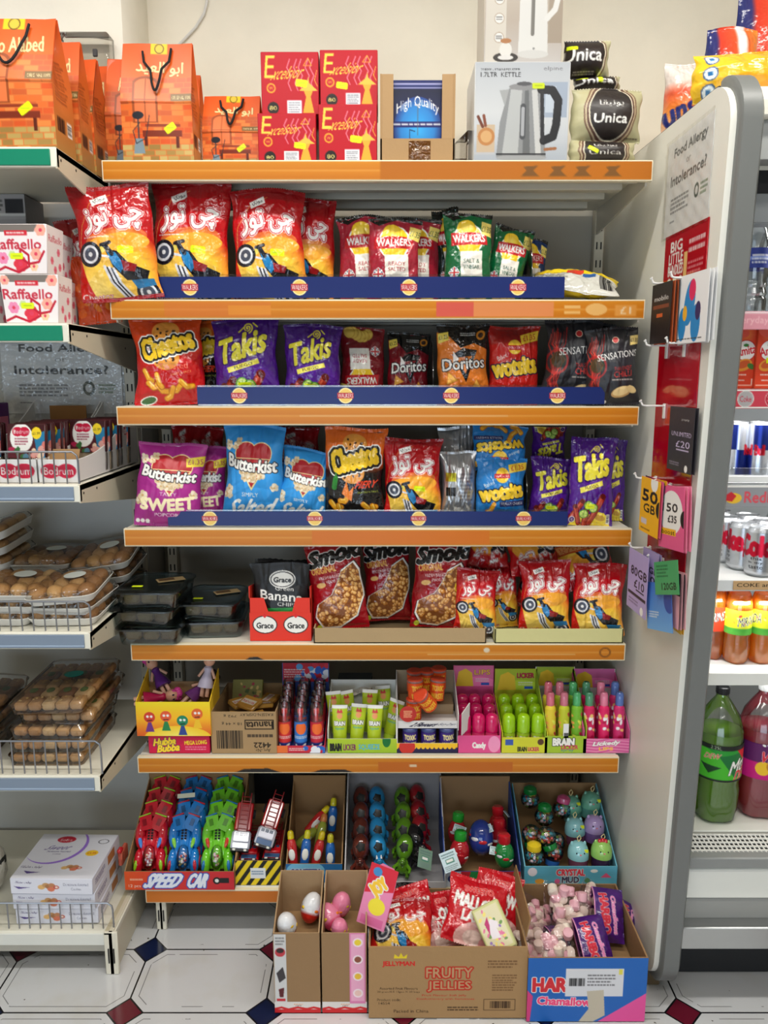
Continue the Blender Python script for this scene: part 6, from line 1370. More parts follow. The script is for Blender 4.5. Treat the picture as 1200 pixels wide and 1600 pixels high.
# biscuit trays
def rrect(w, d, r, n=5): return [(sx * (w / 2 - r) + r * math.cos(a), sy * (d / 2 - r) + r * math.sin(a)) for sx, sy, a0 in ((1, 1, 0), (-1, 1, 90), (-1, -1, 180), (1, -1, 270)) for a in [math.radians(a0 + 90 * i / n) for i in range(n + 1)]]
def loft(b, rings, col, m, cap=True):
    n = len(rings[0]); V = [p for r in rings for p in r]; F = [(i * n + j, i * n + (j + 1) % n, (i + 1) * n + (j + 1) % n, (i + 1) * n + j) for i in range(len(rings) - 1) for j in range(n)]
    if cap: F += [tuple(range(n))[::-1], tuple((len(rings) - 1) * n + j for j in range(n))]
    b.add(V, F, col, m)
def ring(w, d, r, z): return [(x, y, z) for x, y in rrect(w, d, r)]
def biscuit_tray(seed):
    t = thing('biscuit_tray', '', 'biscuit tray'); w, d = .165, .2; rr = random.Random(seed)
    b = MB(); loft(b, [ring(w * .86, d * .88, .02, 0), ring(w * .96, d * .97, .025, .014), ring(w, d, .028, .019), ring(w * .985, d * .985, .026, .0195), ring(w * .92, d * .93, .022, .015), ring(w * .84, d * .86, .02, .004)], (226, 224, 218), 'card', True); b.build('foam_tray', t)
    for r in range(3):
        b = MB()
        for k in range(4):
            x = (k - 1.5) * .037 + rr.uniform(-.004, .004); y = (r - 1) * .055; c = rr.choice([(192, 148, 92), (170, 124, 72), (202, 164, 110), (146, 102, 58)])
            b.M = T3(x, y, .022) @ rot3('Z', rr.uniform(-25, 25)) @ rot3('Y', rr.uniform(-20, 20)); b.ball((0, 0, 0), (.02, .029, .015), c, 'food', 12, 7); b.M = Matrix.Identity(4)
        b.build('biscuit_row', t)
    b = MB(); loft(b, [ring(w * .98, d * .98, .026, .019), ring(w * .93, d * .94, .026, .032), ring(w * .7, d * .75, .03, .04)], (238, 238, 236), 'film'); b.build('film', t)
    b = MB(); b.cyl((.01, .01, .0405), .026, .0006, (214, 220, 214), 'card', 20); b.build('round_label', t); return t
bt = Kind(lambda: biscuit_tray(3)); bt2 = Kind(lambda: biscuit_tray(8)); zD = ZL['D']
TR = [(116, 1.82, 0, 0, 0, 3, 'bottom'), (116, 1.825, .028, 2, 0, -3, 'middle'), (114, 1.815, .058, 3, -4, 4, 'topmost')]
for px, Y, dz, rx, ry, rz, lv in TR: bt.put((Xp(px, Y, zD + .03), Y, zD + .002 + dz), (rx, ry, rz), label='white foam biscuit tray, %s of the stack behind the right end of the wire fence' % lv)
for px, Y, dz, rx, ry, rz, lv in ((22, 1.82, 0, 0, 0, -2, 'bottom'), (28, 1.82, .03, 0, 2, 3, 'middle'), (34, 1.82, .06, 2, 2, 6, 'topmost')): bt2.put((Xp(px, Y, zD + .03), Y, zD + .002 + dz), (rx, ry, rz), label='white foam biscuit tray, %s of the stack at the left end of the wire fence' % lv)
for px, Y, dz, rx, ry, rz, lb in ((176, 2.045, .0, 0, 0, 2, 'white foam biscuit tray under the tilted pair at the back right'), (174, 2.045, .045, 6, -8, 0, 'white foam biscuit tray, lower of the tilted pair at the back right'), (170, 2.035, .085, 8, -9, 3, 'white foam biscuit tray, upper of the tilted pair at the back right'), (92, 2.045, .0, 0, 0, 0, 'white foam biscuit tray under the flat one at the back'), (82, 2.04, .075, 0, 0, 0, 'white foam biscuit tray lying flat at the back with brown flat biscuits'),
    (-6, 2.03, .03, 4, -10, 0, 'tilted foam biscuit tray, lowest of the far left pile'), (-4, 2.02, .075, 4, -12, 0, 'tilted foam biscuit tray, second of the far left pile'), (-8, 2.01, .115, 4, -15, 0, 'tilted foam biscuit tray, third of the far left pile'), (-8, 2.0, .155, 4, -18, 0, 'tilted foam biscuit tray, highest of the far left pile')):
    (bt if px % 4 else bt2).put((Xp(px, Y, zD + dz), Y, zD + .002 + dz), (rx, ry, rz), label=lb)
b = MB(); b.box((0, 0, .034), (.1, .16, .066), (206, 200, 190), 'food', .01); o = thing('biscuit_parcel', 'wrapped biscuit parcel propping up the flat back tray', 'biscuits'); b.build('parcel', o); place(o, 84, 2.06, zD + .002)
# baklava trays
def baklava(seed, w=.19, d=.25):
    t = thing('baklava_tray', '', 'baklava tray'); rr = random.Random(seed)
    b = MB(); loft(b, [ring(w * .93, d * .95, .012, 0), ring(w * .97, d * .98, .014, .022), ring(w, d, .016, .024), ring(w, d, .016, .026), ring(w * .96, d * .97, .014, .030), ring(w * .9, d * .92, .012, .036)], (252, 252, 252), 'clear'); b.build('clear_box', t)
    for r in range(5):
        b = MB()
        for k in range(4 if r % 2 else 5):
            n = 4 if r % 2 else 5; x = (k - (n - 1) / 2) * w * .9 / n; y = (r - 2) * d * .185; c = rr.choice([(180, 130, 76), (194, 148, 94), (152, 108, 64), (206, 168, 116)]) if r % 2 == 0 or k % 2 else (132, 84, 48)
            b.M = T3(x, y, .014) @ rot3('Z', rr.uniform(-6, 6)); b.box((0, 0, 0), (w * .84 / n, d * .165, .022), c, 'food', .006)
            if r in (1, 3): b.ball((0, 0, .012), (.010, .012, .004), (86, 110, 50), 'food', 10, 5)
            else:
                for q in range(3): b.ball((rr.uniform(-.01, .01), rr.uniform(-.01, .01), .012), (.0035, .003, .002), (214, 176, 110), 'food', 6, 4)
            b.M = Matrix.Identity(4)
        b.build('pastry_row', t)
    b = MB(); b.cyl((0, 0, 0), .024, .0006, (20, 128, 116), 'card', 20); o = b.build('round_label', t); o.location = (.01, .02, .0365); o.scale.y = .75; return t
bl = Kind(lambda: baklava(2)); zE = ZL['E']
for px, Y, dz, r, lb in ((104, 1.855, .0, (0, 0, 0), 'baklava tray, bottom of the right pile behind the wire fence'), (104, 1.855, .034, (0, 0, 2), 'baklava tray, second from the bottom of the right pile'), (106, 1.855, .068, (0, 0, -1), 'baklava tray, middle of the right pile'), (118, 1.87, .104, (2, 0, 1), 'baklava tray, second from the top of the right pile, shifted right'), (108, 1.855, .142, (4, -3, -3), 'baklava tray on top of the right pile with a green oval label'),
    (-44, 1.855, .0, (0, 0, 0), 'baklava tray, bottom of the left pile'), (-40, 1.855, .034, (0, 0, 0), 'baklava tray, second of the left pile'), (-38, 1.855, .068, (0, 0, 2), 'baklava tray, third of the left pile'), (-42, 1.86, .102, (3, 3, 0), 'baklava tray on top of the left pile')):
    o = bl.put((Xp(px, Y, zE + dz), Y, zE + .002 + dz), r, label=lb)
# cookie boxes
sf = Kind(lambda: art_box('cookie_box', '', 'cookie box', .208, .19, .043, (218, 218, 230), a_sofra(.208, .043, False), a_sofra(.208, .19), a_sofra(.19, .043, side=True)))
for i, (px, lv) in enumerate(((89, 'bottom'), (85, 'middle'), (82, 'topmost'))): sf.put((Xp(px, 1.745, ZL['F'] + .03 + .044 * i), 1.745 - .004 * i, ZL['F'] + .002 + .0445 * i), (0, 0, (1, 0, -1)[i]), label='white and violet cookie box, %s of the three' % lv)
b = MB(); u = np.linspace(0, 2 * PI, 24); P = np.array([[((.05 + .006 * math.sin(5 * t_ + z_ * 3)) * math.sin(math.pi * (.08 + .84 * z_ / 5)) ** .5 * math.cos(t_), (.05 + .006 * math.cos(4 * t_ + z_)) * math.sin(math.pi * (.08 + .84 * z_ / 5)) ** .5 * math.sin(t_), z_ * .028) for t_ in u] for z_ in range(6)], np.float32); b.grid(P, lin((222, 216, 200)), 'foil')
b.box((.047, 0, .09), (.004, .03, .02), (40, 40, 36), 'card', .001); o = thing('food_bag', 'tied white food bag cut by the left edge beside the cookie boxes', 'bag'); b.build('bag', o); place(o, -18, 1.87, ZL['F'] + .002)

# ================================================================== fifth shelf, left part
z5 = ZS['R5']; DK = (40, 58, 64)
def tub(w, d, h, paper=True):
    t = thing('food_tub', '', 'food tub'); b = MB()
    loft(b, [ring(w * .86, d * .86, .02, .0), ring(w * .88, d * .88, .022, .003), ring(w * .95, d * .95, .024, h * .8)], (190, 208, 212), 'smoke', False); b.build('tub', t)
    b = MB(); rr = random.Random(4)
    for i in range(3):
        for j in range(2): b.box(((i - 1) * w * .26, (j - .5) * d * .36, .004 + h * .3), (w * .235, d * .33, h * .52), rr.choice([(150, 110, 62), (124, 88, 48), (164, 128, 80)]), 'food', .006)
    b.build('halva_pieces', t)
    b = MB(); loft(b, [ring(w * .96, d * .96, .024, h * .78), ring(w, d, .026, h * .8), ring(w, d, .026, h * .88), ring(w * .95, d * .95, .024, h * .92), ring(w * .9, d * .9, .022, h * .97), ring(w * .88, d * .88, .02, h * .93)], (176, 196, 200), 'smoke'); b.build('lid', t)
    return t
tb = Kind(lambda: tub(.168, .2, .05))
for px, Y, n, lbs, rz in ((243, 1.925, 3, ('bottom', 'middle', 'topmost'), -2), (337, 1.975, 2, ('lower', 'upper'), 1)):
    for i in range(n):
        zz = z5 + .001 + i * .047; sc = 1 if n == 3 else .95
        o = tb.put((Xp(px, Y, zz + .02) + (.006, -.004, .003)[i], Y, zz), (0, 0, rz + (3, -2, 1)[i]), label='dark clear food tub, %s of the %s stack' % (lbs[i], 'tall left' if n == 3 else 'low right'))
        o.scale = (sc, sc, 1)
        if i == n - 1:
            b = MB(); b.box((-.03, -.055, .0495), (.026, .012, .0006), (222, 240, 20), 'card', .0002); b.build('price_sticker', o)
            b = MB(); b.box((0, 0, 0), (.07, .035, .0008), (206, 176, 126), 'card', .0003); b.box((-.01, .003, .0006), (.04, .02, .0006), (110, 80, 50), 'card', .0002); q = b.build('paper_label', o); q.location = (.035, .01, .05); q.rotation_euler = (0, 0, .5)
x, z, w, h = slot(390, 486, 935, 1.87, z5); a = Art(w, h, (222, 52, 34), .0012)
for u in (.25, .75): a.ell(u, .62, .2, .15, BLACK); a.ell(u, .62, .185, .135, WHITE); a.text('Grace', u, .64, .27, .13, BLACK, 1.2); a.poly([(u - .04, .42), (u, .36), (u + .04, .42), (u, .47)], (214, 40, 40))
a.rect(.27, 0, .77, .3, (20, 20, 22))
o = carton('banana_chip_carton', 'red display carton of black banana chip bags', 'carton', w, .13, h, .1, (h + .03, .12), (222, 52, 34), .002, front=None, cut=(w * .26, h * .68), m='card'); o.location = (x, 1.87, z + .001)
a2 = Art(w, h * .66, (222, 52, 34), .0012); a2.a[:] = a.a[-a2.H:, :a2.W][:a2.H] if a.a[-a2.H:, :a2.W].shape == a2.a.shape else a2.a
b = MB(); b.panel(a2, (-w / 2, -.0006, h * .66), (w, 0, 0), (0, 0, -h * .66), 'card'); b.build('front_print', o)
for i in range(4):
    q = put_bag('banana_chip_bag', 'crisps', 'black banana chip bag with a green band, %s in the red carton' % ('front' if i == 0 else ORD[i] + ' from the front'), a_grace, 393 + i * 2, 484 - i, 884 - i * 5, 1.893 + i * .026, yb=997 - i * 8, T=.024, rot=(-5, (1, -2, 2, -1)[i], 0), seed=80 + i, m='matt_foil', back=(24, 24, 26), amp=.003, cell=.0014 if i == 0 else .004); q.location.z = z5 + .004
for x0, x1, y0, col, lb in ((490, 760, 982, (176, 150, 112), 'tan cardboard tray front below the peanut puffs bags'), (773, 974, 983, (206, 200, 142), 'pale yellow cardboard tray below the motorcycle bags')):
    x, z, w, h = slot(x0, x1, y0, 1.853, z5); o = carton('cardboard_tray', lb, 'cardboard tray', w, .30, h, h * .5, None, col, .003); o.location = (x, 1.853, z + .0005)

# ================================================================== sixth shelf: sweets
z6 = ZS['R6']
def sx6(x0, x1, yt, Y=1.87, zz=None): return slot(x0, x1, yt, Y, z6 if zz is None else zz)
# bubble gum boxes and dolls
x, z, w, h = sx6(232, 328, 1149, 1.868); a = Art(w, h, (206, 24, 70), .0012); a.text('Hubba', .27, .35, .36, .38, (250, 214, 50), 1.6, 6, .1, ((60, 20, 90), 1.6)); a.text('Bubba', .33, .7, .36, .38, (250, 214, 50), 1.6, 6, .1, ((60, 20, 90), 1.6)); a.text('MEGA LONG', .77, .4, .36, .22, (250, 214, 50), 1, 3); a.lines(.6, .6, .95, .85, 2, (240, 150, 170))
o = art_box('bubble_gum_box', 'red bubble gum box with yellow letters at the left end of the sixth shelf', 'box', w, .12, h, (206, 24, 70), a, m='plastic'); o.location = (x, 1.868, z + .001); zt6 = z + h + .002
x, _, w, h = sx6(213, 329, 1097, 1.86, zt6); a = Art(w, h, (244, 200, 30), .0012); a.grad([(0, (236, 214, 30)), (.5, (246, 180, 30)), (1, (222, 90, 30))]); a.glow(.55, 1.05, .45, .35, [(0, (250, 240, 120)), (1, (246, 200, 40))])
for u, v, c, d in ((.18, .45, (206, 60, 40), (110, 50, 130)), (.4, .42, (226, 90, 50), (40, 130, 70)), (.62, .55, (30, 130, 90), (50, 70, 140)), (.82, .35, (222, 100, 40), (240, 190, 40))): a.poly([(u, v), (u - .06, v + .42), (u + .06, v + .42)], d); a.ell(u, v, .075, .075, c); a.ell(u - .025, v - .02, .018, .018, WHITE); a.ell(u + .025, v - .02, .018, .018, WHITE); a.line([(u - .03, v + .1), (u + .03, v + .09)], .012, BLACK)
o = carton('yellow_display_box', 'yellow display box with round coloured heads, stacked on the red gum box', 'box', w, .115, h, h * 1.1, (h, h * 1.5), (240, 196, 40), .002, CARD, a, m='card'); o.location = (x, 1.86, zt6)
def doll(hair, dress):
    t = thing('toy_doll', '', 'toy doll'); b = MB(); b.ball((0, 0, .085), (.014, .014, .016), (226, 170, 140), 'plastic', 14, 8)
    for s in (-1, 1): b.ball((s * .005, -.0125, .087), (.0022, .0015, .003), (30, 30, 60), 'plastic', 6, 4)
    hd = b.build('head', t); b = MB(); rr = random.Random(3)
    for k in range(16): q = rr.uniform(0, 2 * PI); b.ball((.010 * math.cos(q), .004 + .010 * math.sin(q) * .8, .09 + rr.uniform(-.004, .013)), .0075, hair, 'plastic', 8, 5)
    b.build('hair', hd); b = MB(); b.lathe([(.019, .022), (.016, .035), (.008, .055), (.010, .066), (.005, .072)], dress, 'plastic', 16); b.build('dress', t)
    b = MB(); [b.tube([(s * .006, 0, .026), (s * .006, 0, 0)], .0045, (226, 176, 150), 'plastic') for s in (-1, 1)]; [b.tube([(s * .008, 0, .064), (s * .019, -.004, .044)], .0032, (226, 176, 150), 'plastic') for s in (-1, 1)]; b.build('limbs', t); return t
for px, py, Y, rot, hc, dc, lb in ((208, 1094, 1.90, (-20, 88, 0), (222, 70, 150), (190, 30, 80), 'toy doll lying with pink curly hair over the box edge'), (262, 1082, 1.95, (-40, -20, 30), (214, 60, 150), (90, 40, 120), 'toy doll leaning back with pink hair and a purple dress'), (318, 1086, 1.93, (-15, 8, 0), (190, 170, 140), (200, 190, 210), 'toy doll with pale hair and a light dress at the right'), (284, 1100, 1.93, (-30, 50, 0), (30, 24, 30), (120, 60, 130), 'toy doll with dark hair lying under the others')):
    o = doll(hc, dc); o['label'] = lb; o.location = (Xp(px, Y, .68), Y, Zp(py, Y) - .004); o.rotation_euler = [math.radians(q) for q in rot]; o.scale = (1.15,) * 3
b = MB(); b.box((0, 0, .01), (.07, .03, .02), (60, 50, 120), 'plastic', .004); o = thing('toy_packet', 'blue toy packet under the lying doll', 'packet'); b.build('packet', o); o.location = (Xp(275, 1.9, .66), 1.905, zt6 + .03)
# wafer carton
x, z, w, h = sx6(330, 432, 1113, 1.868); a = Art(w, h, (168, 138, 100), .0011)
a.text('hanuta', .26, .68, .4, .16, (40, 34, 30), 1, 2); a.rect(.04, .58, .06, .8, (40, 34, 30)); a.rect(.04, .58, .48, .6, (40, 34, 30)); a.rect(.04, .79, .48, .81, (40, 34, 30)); a.rect(.47, .58, .485, .81, (40, 34, 30)); a.bars(.52, .12, .92, .55, (50, 44, 38)); a.text('4422', .22, .2, .26, .12, (50, 44, 38), .8); a.text('Art.-Nr.', .22, .08, .24, .08, (50, 44, 38), .2); a.text('18 x 44 g', .68, .72, .3, .08, (50, 44, 38), .4); a.text('KASSEN-DISPLAY', .3, .93, .5, .07, (50, 44, 38), .4); a.text('792 g', .7, .9, .2, .07, (50, 44, 38), .4)
a.lines(.06, .36, .46, .5, 1, (60, 50, 44)); a.a = a.a[::-1, ::-1].copy()
o = carton('wafer_carton', 'brown wafer carton with upside down printing and a barcode', 'carton', w, .22, h, h * .9, None, (168, 138, 100), .003, front=a, fm='board'); o.location = (x, 1.868, z + .001); xw = x
def wpk():
    t = thing('wafer_packet', '', 'packet'); aa = Art(.06, .045, (196, 140, 60), .0014); aa.rect(.1, .3, .9, .7, (236, 226, 210)); aa.text('hanuta', .5, .5, .7, .24, (200, 40, 40), .8); b = MB(); b.box((0, 0, .006), (.06, .045, .012), (200, 150, 70), 'foil', .004); b.panel(aa, (-.028, .021, .0125), (.056, 0, 0), (0, -.042, 0), 'foil'); b.build('packet', t); return t
wp = Kind(wpk)
for i, (dx, dy, dz, rz, rx) in enumerate(((.02, .06, .075, 30, 20), (-.03, .07, .07, -15, 12), (.03, .12, .085, 10, -14), (-.035, .15, .08, 40, 6), (.0, .10, .10, -35, 16), (.04, .17, .08, 70, 0))): wp.put((xw + dx, 1.868 + dy, z6 + dz - .01), (rx, 0, rz), label='golden wafer packet in the open brown carton', group='golden wafer packets')
o = art_box('cat_tin_pack', 'flat yellow green pack leaning at the back of the wafer carton', 'pack', .085, .012, .06, (150, 150, 70), Art(.085, .06, (150, 146, 80)).speck(.1, .2, .9, .8, 20, .06, [(190, 60, 80), (90, 110, 60), (226, 200, 120)], 2)); o.location = (xw - .02, 2.03, z6 + .075); o.rotation_euler.x = -.5
# generic display of upright things
def display(label, x0, x1, yfront, yback, col, front_text, head=None, d=.15, cat='display box', hs=None, name='sweet_display', inner=None, hy=None):
    x, z, w, h = sx6(x0, x1, yfront); hb = Zp(yback, 1.87 + d) - z; a = Art(w, h, col, .001); front_text(a)
    o = carton(name, label, cat, w, d, h, hb, hs and (hs[0] * h, hs[1] * hb), col, .002, inner or col, a, m='card', back=head(w - .004) if head else None); o.location = (x, 1.87, z + .001); return x, w, h, hb
def tube_kind(name, cat, parts):
    def mk():
        t = thing(name, '', cat)
        for pn, prof, col, m, art in parts:
            b = MB(); b.lathe(prof, col, m, 18)
            if art: wraplabel(art[0], art[1], art[2], m, b)
            b.build(pn, t)
        return t
    return Kind(mk)
def rows(kind, label, x, w, d, nx, ny, z, Y0=1.894, lean=-4, grp=None, mar=.012, skip=(), zstep=.0, jit=2, words=None, sc=1.3):
    for j in range(ny):
        for i in range(nx):
            if (i, j) in skip: continue
            k = kind[i % len(kind)] if isinstance(kind, list) else kind
            col = ('left', 'middle', 'right')[i] if nx == 3 else ORD[i] + ' from the left'
            k.put((x - w / 2 + mar + (w - 2 * mar) * (i + .5) / nx, Y0 + j * (d - .03) / max(1, ny), z + zstep * j), (lean, 0, random.uniform(-jit, jit) * 8), label='%s, %s one of the %s row' % (label if not words else words[i], col, 'front' if j == 0 else ORD[j] if j < ny - 1 or ny < 3 else 'back'), group=grp, scale=sc)
# sherbet spray tubes
def head_spray(w): a = Art(w, .055, (190, 30, 50), .0012); a.speck(.3, .1, 1, .9, 24, .09, [(40, 90, 190), (226, 230, 240), (206, 40, 60), (90, 160, 220)], 3); a.lines(.03, .3, .5, .8, 4, WHITE); return a
x, w, h, hb = display('red and blue display of candy spray tubes', 430, 508, 1166, 1036, (196, 40, 60), lambda a: (a.rect(0, 0, .25, 1, (226, 110, 50)), a.speck(.6, .1, 1, .9, 10, .07, [(40, 100, 190), (226, 230, 240)], 2), a.lines(.28, .3, .6, .75, 2, WHITE)), head_spray, .17, hs=(1, .5), inner=(60, 90, 170))
def spray_art(c): a = Art(.085, .05, c, .0012); a.ell(.5, .2, .14, .14, (236, 110, 50)); a.ell(0, .2, .14, .14, (236, 110, 50)); a.lines(.3, .5, .7, .62, 2, WHITE); a.lines(.8, .5, 1, .62, 2, WHITE); a.rect(0, .78, 1, 1, (30, 50, 120)); a.speck(.2, .8, .9, 1, 8, .05, [WHITE, (200, 40, 60)], 3); return a
cl = [(.0125, .055), (.0125, .088), (.0105, .092)]
sp = [tube_kind('candy_spray_tube', 'sweet tube', [('tube', [(.0125, 0), (.0128, .002), (.0128, .056)], c, 'plastic', (spray_art(c), .0132, .003)), ('nozzle', [(.004, .056), (.004, .07), (.006, .072), (.006, .08)], (226, 60, 60), 'plastic', None), ('clear_cap', cl, (250, 250, 250), 'clear', None)]) for c in ((206, 50, 50), (50, 120, 200), (196, 40, 60))]
rows(sp, 'candy spray tube with a clear cap', x, w, .16, 3, 5, z6 + .006, zstep=.006, mar=.002)
# squeeze tubes
def front_sq(a): a.grad([(0, (176, 200, 50)), (1, (150, 186, 40))]); a.text('BRAIN', .12, .6, .16, .5, BLACK, 1.4); a.text('LICKER', .32, .6, .18, .4, (120, 40, 90), 1); a.text('SQUEEZE', .6, .6, .3, .4, (80, 170, 200), 1); a.ell(.85, .15, .06, .1, (20, 110, 50))
x, w, h, hb = display('white and green display of squeeze candy tubes', 512, 620, 1155, 1062, (226, 226, 222), front_sq, None, .15, hs=(1.6, 1))
def sq_tube():
    t = thing('squeeze_tube', '', 'sweet tube'); b = MB(); n = 14; aa = Art(.032, .075, (176, 196, 40), .0012); aa.rect(0, 0, 1, .1, WHITE); aa.text('BRAIN', .5, .5, .7, .12, WHITE, 2, 0, 0, (BLACK, 2)); aa.text('squeeze', .5, .65, .6, .08, (60, 150, 180), 1); aa.ell(.5, .3, .18, .18, (226, 150, 90)); aa.poly([(.3, .22), (.4, .1), (.5, .18), (.6, .1), (.7, .22)], (200, 40, 50)); C = aa.out(); ny, nx = C.shape[:2]
    U, V = np.meshgrid(np.linspace(-1, 1, nx), np.linspace(1, 0, ny))
    for s in (-1, 1):
        P = np.stack([U * (.0135 + .0025 * V), s * (.0105 * (1 - V ** 1.5) + .0008) * np.sqrt(np.clip(1 - U ** 2, 0, 1)), .014 + V * .073], -1).astype(np.float32); b.grid(P, C, 'plastic', flip=s > 0)
    b.build('tube', t, angle=70); b = MB(); b.cyl((0, 0, 0), .0115, .014, (176, 206, 50), 'plastic', 16, bev=.001); b.build('cap', t); return t
sq = Kind(sq_tube)
for i, (px, Y, r) in enumerate(((531, 1.895, (-3, 0, 0)), (556, 1.90, (-5, 5, 0)), (584, 1.895, (-3, 2, 0)), (607, 1.94, (-4, 12, -20)), (527, 1.95, (-8, -6, 0)), (550, 1.955, (-10, -8, 10)), (575, 1.96, (-8, 3, 0)), (603, 1.985, (-10, -5, 0)))):
    sq.put((Xp(px, Y, z6 + .05), Y, z6 + .008 + (.012 if i > 3 else 0)), r, label='lime squeeze candy tube, %s' % ('%s from the left in the front row' % ORD[i] if i < 3 else 'turned sideways at the right' if i == 3 else '%s from the left in the back row' % ORD[i - 4]), scale=1.3)
b = MB(); rr = np.random.RandomState(3); U, V = np.meshgrid(np.linspace(-1, 1, 12), np.linspace(-1, 1, 12)); P = np.stack([U * .04, V * .03, .012 * rr.rand(12, 12) + .02 * (1 - U ** 2) * (1 - V ** 2)], -1); b.grid(P.astype(np.float32), lin((216, 208, 196)), 'matt', flip=True); o = thing('crumpled_tissue', 'crumpled pale tissue behind the squeeze tubes', 'tissue'); b.build('tissue', o, angle=20); o.location = (Xp(568, 2.04, z6 + .1), 2.03, z6 + .10)
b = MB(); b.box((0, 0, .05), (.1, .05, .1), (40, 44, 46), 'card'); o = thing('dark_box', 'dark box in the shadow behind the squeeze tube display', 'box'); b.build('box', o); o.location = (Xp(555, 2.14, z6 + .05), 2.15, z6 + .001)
# sour drums
x, w, h, hb = display('two level display of sour sweet drums', 620, 716, 1162, 1047, (226, 222, 220), lambda a: (a.grad([(0, (236, 196, 40)), (.4, (240, 180, 40)), (.5, (36, 30, 80)), (1, (30, 26, 60))]), [a.ell(q / 14, .42, .03, .03, (240, 190, 40)) for q in range(14)], a.ell(.17, .35, .13, .13, (200, 50, 40))), None, .15, hs=(4, 1), inner=(170, 150, 120))
zl = z6 + .078; b = MB(); b.box((0, .04, 0), (w - .006, .08, .003), (206, 200, 196), 'card', .0005); aa = Art(w - .006, .02, (216, 214, 212), .001); aa.text('2 Flavours', .45, .5, .4, .5, (40, 40, 60), 1.2, 0, .3); aa.text('In Every Drum!', .8, .5, .34, .4, (60, 60, 80), .8, 0, .3); b.panel(aa, (-w / 2 + .003, -.001, .010), (w - .006, 0, 0), (0, 0, -.02), 'card'); b.box((0, .001, 0), (w - .006, .0018, .02), (216, 214, 212), 'card', .0004)
o = thing('display_shelf_insert', 'grey printed middle ledge between the orange and the violet drums', 'display ledge'); b.build('ledge', o); o.location = (x, 1.876, zl)
b = MB(); b.cyl((0, 0, 0), .022, .0012, (190, 50, 40), 'card', 24, axis='y'); aa = Art(.04, .04, (190, 50, 40), .001); aa.lines(.1, .15, .9, .85, 5, (250, 220, 160)); b.panel(aa, (-.014, -.0008, .014), (.028, 0, 0), (0, 0, -.028), 'card'); b.build('red_badge', o).location = (-w * .32, -.003, .03)
def drum_art(c, tc): a = Art(.1, .038, c, .0012); [(a.text('TOXIC', u, .3, .26, .28, tc, 1.6), a.text('WASTE', u, .72, .28, .3, tc, 1.6)) for u in (0, .5, 1)]; return a
dv = tube_kind('sour_sweet_drum', 'sweet drum', [('drum', [(.0145, 0), (.0158, .002), (.015, .012), (.0158, .02), (.015, .028), (.0158, .038)], (60, 40, 110), 'plastic', (drum_art((60, 40, 120), (240, 226, 150)), .016, .0)), ('lid', [(.0155, .038), (.0165, .039), (.0165, .044), (.0145, .046)], (70, 80, 130), 'plastic', None)])
do = tube_kind('sour_sweet_drum', 'sweet drum', [('drum', [(.0145, 0), (.0158, .002), (.015, .012), (.0158, .02), (.015, .028), (.0158, .038)], (226, 80, 30), 'plastic', (drum_art((226, 80, 30), (246, 200, 60)), .016, .0)), ('lid', [(.0155, .038), (.0168, .039, (110, 120, 120)), (.0168, .044, (206, 70, 40)), (.0145, .046, (206, 70, 40))], (206, 70, 40), 'plastic', None)])
for i in range(3): dv.put((x - w * .28 + i * w * .30, 1.893, z6 + .008), (0, 0, 8 * i), label='violet sour sweet drum, %s of the three on the lower level' % ('left', 'middle', 'right')[i], scale=1.25)
for i, (dx, dy, dz, r) in enumerate(((-.035, .03, .0, (0, 0, 0)), (-.03, .035, .05, (-6, 0, 20)), (-.032, .085, .055, (0, 0, 0)), (.002, .088, .055, (0, 0, 0)), (.034, .09, .06, (0, 0, 0)), (.025, .05, .045, (-6, 5, 0)), (.008, .02, .038, (18, -38, 10)))):
    do.put((x + dx, 1.876 + dy, zl + .004 + dz), r, label=('orange sour sweet drum at the bottom left of the upper level', 'orange sour sweet drum standing on another at the left', 'orange sour sweet drum at the back left', 'orange sour sweet drum at the back middle', 'orange sour sweet drum at the back right', 'orange sour sweet drum upright at the right of the tilted one', 'tilted orange sour sweet drum in front')[i], scale=1.25)
o = art_box('riser_box', 'inner cardboard riser under the orange drums', 'box', w * .9, .07, .05, (150, 126, 94)); o.location = (x, 1.935, zl - .02)
o = carton('torn_flap_box', 'torn white side flap of the sour drum display', 'flap', .002, .05, .06, .07, None, (226, 224, 222), .001); o.location = (x + w / 2 + .006, 1.85, z6 + .06); o.rotation_euler.z = -.5
# roll-on lickers
def rl(cap, body): return tube_kind('roll_candy_bottle', 'sweet bottle', [('bottle', [(.0118, 0), (.0128, .002), (.0128, .03), (.0118, .034)], body, 'plastic', (Art(.08, .03, body, .0015).speck(.1, .2, .9, .8, 14, .06, [(250, 200, 120), (30, 30, 40), (240, 240, 240)], 4), .0131, .002)), ('cap', [(.0132, .034), (.0135, .036), (.013, .06), (.0115, .066), (.007, .070), (.001, .071)], cap, 'gloss', None)])
def head_face(w, c, h=.06, txt='LIPS', tc=(240, 200, 60)):
    a = Art(w, h, c, .0012); txt and a.text(txt, .72, .32, .4, .22, tc, 1.4, 0, 0, ((120, 30, 80), 1.4)); a.ell(.6, .9, .5, .2, tuple(min(255, q * 1.15) for q in c)); a.poly([(.05, 1), (.12, .3), (.3, .15), (.46, .35), (.5, 1)], (242, 200, 50)); a.lines(.55, .6, .9, .8, 2, WHITE); a.rect(.7, .82, .9, .94, (50, 90, 190)); return a
x, w, h, hb = display('pink display of rolling lip candy bottles', 715, 782, 1150, 1040, (222, 80, 140), lambda a: (a.ell(.85, .5, .14, .2, (240, 150, 190)), a.text('Candy', .5, .6, .3, .4, WHITE, 1.4)), lambda w: head_face(w, (226, 110, 160)), .15, hs=(1.3, .6))
